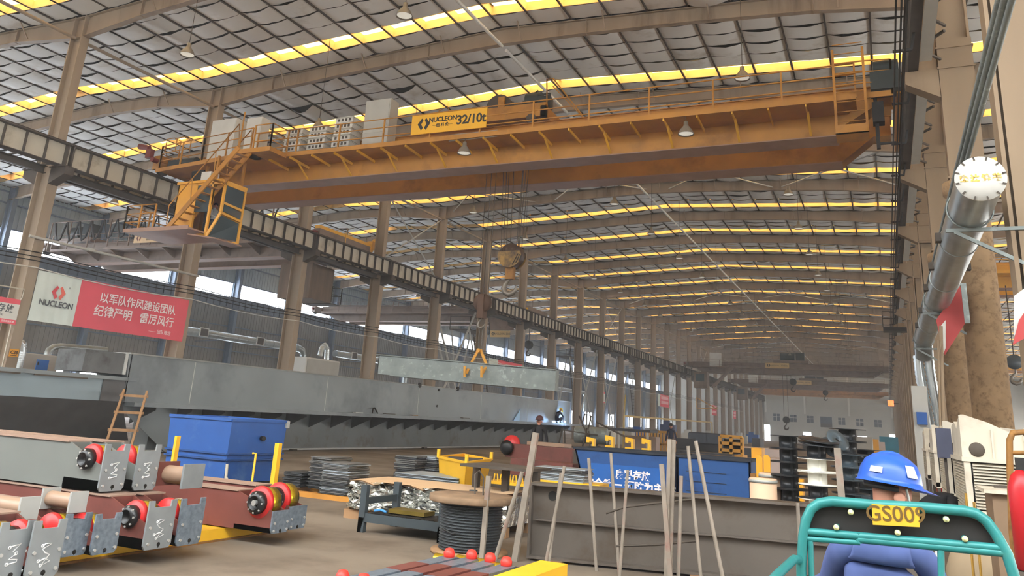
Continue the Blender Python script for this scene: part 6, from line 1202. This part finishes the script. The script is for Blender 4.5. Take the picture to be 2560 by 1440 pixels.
# ---------------------------------------------------------------- people
SKIN = mat('skin', (186, 132, 108), .55, var=.05); HAIR = mat('black hair', (24, 20, 18), .6, var=0); NAVY = mat('navy work cloth', (36, 42, 62), .8, var=.12, scale=8); DENIM = mat('blue work cloth', (76, 92, 142), .8, var=.14, scale=9); BLKC = mat('black work cloth', (28, 28, 32), .8, var=.1); KHAKI = mat('khaki cloth', (150, 136, 112), .8, var=.08); WHC = mat('white shirt cloth', (206, 208, 210), .8, var=.05); SHOE = mat('dark shoe', (30, 28, 28), .6, var=0)
def hand(J, Eg, wr, d, up, nm, curl=.5):
    # palm plus four unequal bent fingers and a thumb leaving the side of the palm
    d = V(d).normalized(); s = d.cross(V(up)).normalized(); u = s.cross(d).normalized(); P = V(J[wr][0])
    k = nm + 'p'; J[k] = (P + d * .05, .03); Eg.append((wr, k, 'skin'))
    for i, (o, l) in enumerate(((-.032, .07), (-.011, .082), (.011, .078), (.031, .06))):
        a, b, c = nm + 'a%d' % i, nm + 'b%d' % i, nm + 'c%d' % i
        J[a] = (P + d * .095 + s * o, .0095); J[b] = (P + d * (.095 + l * .55) + s * o - u * (l * .35 * curl), .0088); J[c] = (P + d * (.095 + l * (.9 - .4 * curl)) + s * o - u * (l * (.9 * curl)), .0078); Eg += [(k, a, 'skin'), (a, b, 'skin'), (b, c, 'skin')]
    J[nm + 't1'] = (P + d * .045 - s * .045 - u * .01, .011); J[nm + 't2'] = (P + d * .085 - s * .055 - u * .03, .009); Eg += [(k, nm + 't1', 'skin'), (nm + 't1', nm + 't2', 'skin')]
def person(label, J, Eg, mats, hd, face, helmet=None, hair=True, loc=(0, 0, 0)):
    """one continuous body grown along the joint graph; hd = head centre, face = direction looked in"""
    t = thing('person', label, 'person', loc)
    hd, f = V(hd), V(face).normalized(); r = f.cross(V((0, 0, 1))).normalized(); u = r.cross(f)
    J['h0'] = (hd - u * .09 + f * .0, .062); J['h1'] = (hd - u * .01, .082); J['h2'] = (hd + u * .065, .076); J['ch'] = (hd - u * .10 + f * .055, .035); J['ns'] = (hd - u * .02 + f * .095, .016); Eg += [('nk', 'h0', 'skin'), ('h0', 'h1', 'skin'), ('h1', 'h2', 'skin'), ('h0', 'ch', 'skin'), ('h1', 'ns', 'skin')]
    names = list(J); ix = {n: i for i, n in enumerate(names)}
    me = bpy.data.meshes.new('body'); me.from_pydata([V(J[n][0]) for n in names], [(ix[a], ix[b]) for a, b, _ in Eg], [])
    o = bpy.data.objects.new('body', me); COL.objects.link(o); o.modifiers.new('skin', 'SKIN'); sv = me.skin_vertices[0].data
    for n in names: q = J[n][1]; sv[ix[n]].radius = (q, q) if not isinstance(q, tuple) else q; sv[ix[n]].use_root = (n == 'pv')
    ss = o.modifiers.new('sub', 'SUBSURF'); ss.levels = 2; ss.render_levels = 2
    dg = bpy.context.evaluated_depsgraph_get(); m2 = bpy.data.meshes.new_from_object(o.evaluated_get(dg)); bpy.data.objects.remove(o)
    ml = []; [ml.append(c) for _, _, c in Eg if c not in ml]; m2.materials.clear()
    for c in ml: m2.materials.append(mats[c])
    segs = [(V(J[a][0]), V(J[b][0]), ml.index(c), (J[a][1] if not isinstance(J[a][1], tuple) else J[a][1][0])) for a, b, c in Eg]
    for p in m2.polygons:
        c = p.center; best = 9; bi = 0
        for a, b, mi, rr in segs:
            ab = b - a; tt = max(0, min(1, (c - a).dot(ab) / max(1e-9, ab.length_squared))); dd = (c - a - ab * tt).length - rr * .8
            if dd < best: best, bi = dd, mi
        p.material_index = bi; p.use_smooth = True
    m2.name = 'body'; b_ = bpy.data.objects.new('body', m2); COL.objects.link(b_); b_.parent = t; b_.location = -V(loc)
    for s in (-1, 1):
        m = MB(); m.lathe([(0, -.012), (.022, -.01), (.03, .004), (.018, .012), (0, .008)], hd + r * s * .083 - u * .02, r * s, 10); m.v = [tuple(V(v) + u * 0) for v in m.v]; m.build('ear', SKIN, t, True)
        m = MB(); m.lathe([(0, 0), (.011, .001), (0, .006)], hd + r * s * .032 + u * .005 + f * .078, f, 8); m.build('eye', HAIR, t, True)
    m = MB(); m.bar(hd - u * .06 + f * .083 - r * .022, hd - u * .06 + f * .083 + r * .022, .008); m.build('mouth', mat('lip', (140, 84, 74), .6, var=0), t, True)
    if hair:
        m = MB(); vs = []; n = 14
        for j in range(6):
            for i in range(n):
                a = 2 * pi * i / n; ph = pi / 2 - j * .33; cf = math.cos(a); lim = -.25 if cf < .2 else .35; z = max(math.sin(ph), lim); rr = .096 * math.sqrt(max(0, 1 - z * z)); vs.append(hd + u * (.03 + .1 * z) + f * (rr * 1.08 * cf - .012) + r * (rr * .95 * math.sin(a)))
        m.add(vs, [(j * n + i, j * n + (i + 1) % n, (j + 1) * n + (i + 1) % n, (j + 1) * n + i) for j in range(5) for i in range(n)], True); m.build('hair', HAIR, t, True)
    if helmet:
        m = MB(); vs = []; n = 24; o_ = hd + u * .045
        prof = [(0, .128), (.035, .126), (.07, .113), (.1, .088), (.118, .05), (.125, .01), (.128, -.005)]
        for rr, h in prof:
            for i in range(n):
                a = 2 * pi * i / n; e = 1.12 if h > .0 else 1.12; vs.append(o_ + u * h + f * (rr * e * math.cos(a)) + r * (rr * .98 * math.sin(a)))
        for i in range(n):
            a = 2 * pi * i / n; c = math.cos(a); k = .135 + (.075 * max(0, c) ** 1.5); vs.append(o_ + u * (-.012 - .012 * max(0, c)) + f * (k * 1.12 * c) + r * (.137 * math.sin(a)))
        m.add(vs, [(j * n + i, (j + 1) * n + i, (j + 1) * n + (i + 1) % n, j * n + (i + 1) % n) for j in range(len(prof)) for i in range(n)], True)
        m.tube([o_ + u * .127 + f * (.12 * math.cos(q)) + u * (.128 * (math.sin(q) - 1)) for q in [.25 + (pi - .5) * i / 10 for i in range(11)]], .012, 6)
        h_ = m.build('hard_hat', helmet, t, True); return t, h_, o_, f, r, u
    return t
def limb(J, Eg, pts, names, c): 
    for (p, q), n in zip(pts, names): J[n] = (V(p), q)
    for a, b in zip(names[:-1], names[1:]): Eg.append((a, b, c))
def std(x, y, z0=0.0, fy=-1, s=1.0, arms=((-.29, .02, .82), (.29, .02, .82)), lean=0):
    """standing figure facing fy"""
    q = lambda a, b, c: V((x + a * s * (-fy) * 1, y + b * s * fy, z0 + c * s)); J, E = {}, []
    limb(J, E, [(q(0, 0, .95), (.15, .11)), (q(0, .0, 1.12), (.14, .105)), (q(0, -.01, 1.32), (.16, .11)), (q(0, -.01, 1.43), (.09, .075)), (q(0, .0, 1.5), .055)], ['pv', 'w', 'cs', 'sh', 'nk'], 'top')
    for i, sx in enumerate((-1, 1)):
        n = 'LR'[i]; ex = arms[i]
        limb(J, E, [(q(sx * .17, -.01, 1.4), .06), (q(sx * .24, -.03, 1.13), .047), (q(ex[0], ex[1], ex[2] + .06), .032)], ['s' + n, 'e' + n, 'w' + n], 'top'); E.append(('sh', 's' + n, 'top')); hand(J, E, 'w' + n, (q(ex[0], ex[1] + .02, ex[2] - .1) - q(ex[0], ex[1], ex[2])), (fy, .3, 0), 'H' + n)
        limb(J, E, [(q(sx * .09, 0, .86), .088), (q(sx * .1, .02, .48), .062), (q(sx * .11, -.02, .09), .045)], ['t' + n, 'k' + n, 'a' + n], 'leg'); E.append(('pv', 't' + n, 'leg')); J['f' + n] = (q(sx * .12, .14, .045), .04); E.append(('a' + n, 'f' + n, 'shoe'))
    return J, E, q
# man in black behind the maroon beam
p = AY(1350, 1041, 24.0); J, E, q = std(p.x, 24.0, 0, -1, 1.03); hd = q(0, .02, 1.615)
person('man in black work clothes and dark cap standing before the long grey girder', J, E, {'top': BLKC, 'leg': NAVY, 'shoe': SHOE, 'skin': SKIN}, hd, (.15, -1, 0), mat('dark red cap', (70, 34, 34), .7, var=.05), False, (p.x, 24, 0))
# worker on the far floor
p = AY(1678, 1058, 44); J, E, q = std(p.x, 44, .15, -1, 1.0); m = MB(); m.box(p.x - .5, p.x + .5, 43.6, 44.4, 0, .15); tag(m.build('floor_plate', DARK), 'dark steel plate under the worker in khaki trousers', 'plate')
person('distant worker in navy top and khaki trousers beyond the conveyor', J, E, {'top': NAVY, 'leg': KHAKI, 'shoe': SHOE, 'skin': SKIN}, q(0, .02, 1.615), (0, -1, 0), BLACK, False, (p.x, 44, .15))
# welder squatting on the girder ledge
wx, wy, wz = -20.35, 52.6, 1.55; J, E = {}, []
Q = lambda a, b, c: V((wx + b * .25 + a, wy + b, wz + c))
limb(J, E, [(Q(0, -.22, .2), (.16, .13)), (Q(0, -.2, .42), (.15, .12)), (Q(0, -.02, .62), (.17, .13)), (Q(0, .08, .72), .09), (Q(0, .14, .77), .055)], ['pv', 'w', 'cs', 'sh', 'nk'], 'top')
for i, sx in enumerate((-1, 1)):
    n = 'LR'[i]; limb(J, E, [(Q(sx * .18, .02, .66), .065), (Q(sx * .24, .2, .42), .05), (Q(sx * .1, .42, .25), .035)], ['s' + n, 'e' + n, 'w' + n], 'top'); E.append(('sh', 's' + n, 'top')); hand(J, E, 'w' + n, (0, .7, -.4), (0, 0, 1), 'H' + n, .9)
    limb(J, E, [(Q(sx * .1, -.12, .22), .1), (Q(sx * .18, .2, .4), .07), (Q(sx * .14, -.02, .08), .05)], ['t' + n, 'k' + n, 'a' + n], 'leg'); E.append(('pv', 't' + n, 'leg')); J['f' + n] = (Q(sx * .14, .16, .045), .042); E.append(('a' + n, 'f' + n, 'shoe'))
person('welder in navy with yellow hard hat squatting on the girder ledge', J, E, {'top': NAVY, 'leg': NAVY, 'shoe': SHOE, 'skin': SKIN}, Q(0, .24, .86), (.25, 1, -.7), mat('yellow hard hat', (240, 196, 30), .35, var=0), False, (wx, wy, wz))
m = MB(); m.lathe([(0, -.06), (.05, -.03), (.06, .0), (.05, .03), (0, .06)], Q(.1, .62, .1), n=10); tag(m.build('welding_arc', mat('welding arc', (230, 240, 255), .5, var=0, emit=(200, 225, 255), es=40)), 'white glowing welding arc beside the squatting welder', 'welding arc')
ld = bpy.data.lights.new('welding_arc_light', 'POINT'); ld.energy = 160; ld.color = (.35, .62, 1.0); ld.shadow_soft_size = .06; lo_ = bpy.data.objects.new('welding_arc_light', ld); COL.objects.link(lo_); lo_.location = Q(.16, .62, .2)
p = AX(1368, 1040, xg + .2); m = MB(); m.prism([(0, 0), (.9, 0), (.95, .75), (.7, .5)], (xg + .08, 45.3, 1.55), (0, 1, 0), (0, 0, 1), (1, 0, 0), .02); tag(m.build('glare_shield', mat('pale blue shield', (150, 190, 226), .5, var=.05)), 'pale blue upright shield plate on the ledge near the welder', 'shield')
# crane operator
J, E = {}, []; Q = lambda a, b, c: V((-23.75 + a, 22.75 + b, 8.42 + c))
limb(J, E, [(Q(0, 0, 0), (.15, .11)), (Q(0, .02, .2), (.14, .1)), (Q(0, .0, .42), (.16, .11)), (Q(0, 0, .5), .08), (Q(0, 0, .57), .05)], ['pv', 'w', 'cs', 'sh', 'nk'], 'top')
for i, sx in enumerate((-1, 1)):
    n = 'LR'[i]; limb(J, E, [(Q(.02, sx * .17, .47), .055), (Q(.1, sx * .23, .24), .045), (Q(.3, sx * .16, .16), .032)], ['s' + n, 'e' + n, 'w' + n], 'top'); E.append(('sh', 's' + n, 'top')); hand(J, E, 'w' + n, (1, 0, -.2), (0, 0, 1), 'H' + n, .8)
    limb(J, E, [(Q(.06, sx * .1, 0), .085), (Q(.42, sx * .1, .02), .065), (Q(.44, sx * .1, -.36), .045)], ['t' + n, 'k' + n, 'a' + n], 'leg'); E.append(('pv', 't' + n, 'leg')); J['f' + n] = (Q(.56, sx * .1, -.42), .04); E.append(('a' + n, 'f' + n, 'shoe'))
person('crane operator in a white shirt sitting in the yellow cab', J, E, {'top': WHC, 'leg': NAVY, 'shoe': SHOE, 'skin': SKIN}, Q(.02, 0, .68), (1, -.3, -.2), None, True, (-23.75, 22.75, 8.0))
# worker bent over by the coolers
J, E = {}, []; bp = AY(2290, 1262, 13.0); Q = lambda a, b, c: V((bp.x + a, 13.0 + b, c))
limb(J, E, [(Q(0, 0, .78), (.15, .13)), (Q(.14, 0, .92), (.15, .12)), (Q(.36, 0, .98), (.17, .13)), (Q(.47, 0, .97), .09), (Q(.53, 0, .95), .055)], ['pv', 'w', 'cs', 'sh', 'nk'], 'top')
for i, sx in enumerate((-1, 1)):
    n = 'LR'[i]; limb(J, E, [(Q(.42, sx * .17, .94), .06), (Q(.44, sx * .22, .68), .048), (Q(.55, sx * .12, .5), .033)], ['s' + n, 'e' + n, 'w' + n], 'top'); E.append(('sh', 's' + n, 'top')); hand(J, E, 'w' + n, (.5, 0, -.8), (1, 0, .3), 'H' + n, .8)
    limb(J, E, [(Q(.0, sx * .1, .72), .095), (Q(.1, sx * .12, .42), .068), (Q(-.05, sx * .12, .09), .048)], ['t' + n, 'k' + n, 'a' + n], 'leg'); E.append(('pv', 't' + n, 'leg')); J['f' + n] = (Q(.12, sx * .12, .045), .042); E.append(('a' + n, 'f' + n, 'shoe'))
person('worker in black bending forward, dark blue hard hat, before the coolers', J, E, {'top': BLKC, 'leg': BLKC, 'shoe': SHOE, 'skin': SKIN}, Q(.64, 0, .93), (.75, 0, -.65), mat('dark blue hard hat', (30, 56, 120), .3, var=0), False, (bp.x, 13, 0))
# tricycle and its driver
TEAL = mat('teal frame paint', (44, 122, 120), .4, .1, var=.12, scale=6, dirt=(80, 140, 130), damt=.15, dscale=8); VINYL = mat('black vinyl', (36, 34, 32), .6, var=.15, scale=5); PLY = mat('yellow number plate', (206, 158, 40), .5, var=.08, scale=12)
YT = 3.9; A = lambda x, y, d=0: AY(x, y, YT + d)
tk = thing('cargo_tricycle', 'teal framed cargo tricycle with yellow plate GS009, driver seated ahead', 'tricycle', (0, 4.1, 0))
m = MB(); top = [(2003, 1420), (2008, 1340), (2015, 1300), (2028, 1272), (2048, 1258), (2080, 1253), (2180, 1262), (2300, 1268), (2410, 1277), (2440, 1284), (2466, 1302), (2490, 1335), (2518, 1385), (2535, 1440)]; pts = [A(*p) for p in top]; q0, q1 = pts[0].copy(), pts[-1].copy(); q0.z = q1.z = .55; m.tube([q0] + pts + [q1], .021, 10)
m.tube([A(2020, 1329), A(2500, 1370)], .016, 8); m.tube([A(2146, 1348), A(2526, 1384)], .016, 8); m.tube([A(2010, 1346), A(2150, 1356)], .012, 8)
m.tube([A(2147, 1332), A(2147, 1358)], .014, 8); m.tube([A(2352, 1375), A(2354, 1470)], .013, 8); m.tube([A(2026, 1352), A(2030, 1470)], .012, 8)
m.tube([A(2004, 1425), A(2000, 1400), A(1985, 1398, -.1), AY(1940, 1440, 3.5), AY(1900, 1490, 3.2)], .018, 8); m.build('tube_frame', TEAL, tk, True)
m = MB(); P = [A(x, y, .025) for x, y in ((2022, 1325), (2024, 1300), (2038, 1272), (2055, 1264), (2180, 1270), (2300, 1276), (2420, 1290), (2450, 1305), (2474, 1335), (2490, 1366))]; k = len(P); m.add(P + [p + V((0, .02, 0)) for p in P], [tuple(range(k)), tuple(range(2 * k - 1, k - 1, -1))] + [(i, k + i, k + (i + 1) % k, (i + 1) % k) for i in range(k)]); m.build('back_panel', VINYL, tk, True)
P = [A(x, y, -.028) for x, y in ((2182, 1312), (2299, 1318), (2298, 1269), (2179, 1260))]; m = MB(); m.hull4(P, [p + V((0, .008, 0)) for p in P]); pl = m.build('number_plate', PLY, tk, True)
c = sum(P, V()) / 4 + V((0, -.001, .004)); ex_ = (P[1] - P[0]).normalized(); lw('lettering', 'GS009', .085, mat('brown stencil paint', (96, 72, 28), .6, var=0), pl, c, ex_, (0, 0, 1), bold=.001, ex=.0008)
for (x, y) in ((2127, 1280), (2365, 1298), (2091, 1318), (2244, 1331), (2412, 1347)): m = MB(); p = A(x, y, -.0); m.cyl(p + V((0, -.012, 0)), p + V((0, .03, 0)), .012, 10); m.m(1); m.lathe([(0, .026), (.009, .022), (.012, .012)], p, (0, -1, 0), 10); m.build('bolt', [TEAL, mat('pale bolt cap', (214, 208, 150), .4, var=0)], tk, True)
m = MB(); m.box(-.32, .28, 3.95, 4.6, .5, .56); m.box(-.26, .14, 4.0, 4.42, .56, .7); m.build('seat', VINYL, tk, True)
m = MB(); m.box(-.42, .4, 2.9, 3.9, .48, .52); m.build('cargo_bed', TEAL, tk, True)
for (x, y) in ((-.46, 3.4), (.44, 3.4), (-.06, 5.35)):
    m = MB(); m.tube([(x, y + .21 * math.cos(a), .25 + .21 * math.sin(a)) for a in [2 * pi * i / 24 for i in range(24)]], .04, 8, closed=True); w_ = m.build('wheel', RUBBER, tk, True); m = MB(); m.cyl((x - .03, y, .25), (x + .03, y, .25), .15, 16); m.build('rim', GALV, w_, True)
m = MB(); m.tube([(-.42, 4.72, 1.0), (-.25, 4.85, 1.0), (-.06, 4.88, .95), (.13, 4.85, 1.0), (.3, 4.72, 1.0)], .014, 8); m.tube([(-.06, 4.88, .95), (-.06, 5.3, .3)], .025, 8); m.build('handlebar', BLACK, tk, True)
m = MB(); m.box(-.3, .2, 4.6, 5.2, .28, .33); m.bar((-.06, 4.6, .4), (-.06, 3.6, .4), .08); m.build('foot_board', TEAL, tk, True)
m = MB(); p = A(2315, 1400, .5); m.tube([p + V((-.04, 0, .0)), p + V((.03, 0, -.01)), p + V((.06, 0, .05))], .015, 8); m.build('brake_lever', WHITEP, tk, True)
J, E = {}, []; Q = lambda a, b, c: V((-.06 + a, 4.22 + b, c))
limb(J, E, [(Q(0, 0, .82), (.17, .13)), (Q(0, .0, 1.0), (.17, .125)), (Q(.0, .02, 1.17), (.185, .12)), (Q(.01, .03, 1.27), (.11, .08)), (Q(.03, .04, 1.35), .055)], ['pv', 'w', 'cs', 'sh', 'nk'], 'top')
for i, sx in enumerate((-1, 1)):
    n = 'LR'[i]; limb(J, E, [(Q(sx * .165, .02, 1.22), .068), (Q(sx * .24, .24, 1.04), .052), (Q(sx * .3, .46, 1.0), .035)], ['s' + n, 'e' + n, 'w' + n], 'top'); E.append(('sh', 's' + n, 'top')); hand(J, E, 'w' + n, (sx * .05, 1, -.02), (0, 0, 1), 'H' + n, 1.0)
    limb(J, E, [(Q(sx * .1, .08, .8), .095), (Q(sx * .15, .48, .8), .07), (Q(sx * .15, .52, .42), .05)], ['t' + n, 'k' + n, 'a' + n], 'leg'); E.append(('pv', 't' + n, 'leg')); J['f' + n] = (Q(sx * .15, .66, .375), .042); E.append(('a' + n, 'f' + n, 'shoe'))
BH = mat('blue hard hat', (36, 84, 176), .3, var=.05)
t, hh_, o_, f, r, u = person('tricycle driver seen from behind, blue hard hat and blue overalls, looking right', J, E, {'top': DENIM, 'leg': DENIM, 'shoe': SHOE, 'skin': SKIN}, Q(.05, .05, 1.475), (.85, .5, -.12), BH, True, (-.06, 4.22, .5))
for (a0, w, z0, z1) in ((2.5, .42, .03, .055), (1.3, .42, .03, .08)):
    m = MB(); vs = []
    for i in range(7):
        a = a0 + w * (i / 6 - .5)
        for z in (z0, z1): rr = .132 * math.sqrt(max(.05, 1 - (z / .135) ** 2)) + .002; vs.append(o_ + u * z + f * (rr * 1.1 * math.cos(a)) + r * (rr * .97 * math.sin(a)))
    m.add(vs, [(2 * i, 2 * i + 1, 2 * i + 3, 2 * i + 2) for i in range(6)], True); m.build('sticker', WHITEP, hh_, True)
m = MB(); m.tube([o_ - u * .03 + f * (.1 * math.cos(a)) + r * (.1 * math.sin(a)) for a in [pi * .55 + pi * .9 * i / 8 for i in range(9)]], .012, 6); m.build('head_band', BLACK, hh_, True)
m = MB(); m.tube([o_ + r * .1 + f * .02 - u * .02, o_ + r * .085 + f * .05 - u * .09, o_ + f * .09 - u * .15, o_ - r * .085 + f * .05 - u * .09], .006, 5); m.build('chin_strap', WHITEP, hh_, True)
m = MB(); m.tube([Q(.03 + .075 * math.cos(a), .035 + .065 * math.sin(a), 1.318 + .012 * math.sin(a)) for a in [2 * pi * i / 16 for i in range(16)]], .016, 6, closed=True); m.build('collar', DENIM, t, True)
# ---------------------------------------------------------------- thin dust haze in the hall air
hm = bpy.data.materials.new('dust haze'); hm.use_nodes = True; nn_ = hm.node_tree.nodes; nn_.clear(); ho = nn_.new('ShaderNodeOutputMaterial'); hv = nn_.new('ShaderNodeVolumeScatter'); hv.inputs['Density'].default_value = .0016; hv.inputs['Color'].default_value = (.93, .96, 1, 1); hv.inputs['Anisotropy'].default_value = .3
hm.node_tree.links.new(hv.outputs[0], ho.inputs['Volume'])
m = MB(); m.box(-55.5, 32.5, .05 - 12, YF - .5, .05, 15.2); o = m.build('dust_haze', hm); o['kind'] = 'stuff'; o['label'] = 'thin dust haze filling the hall air'; o['category'] = 'haze'
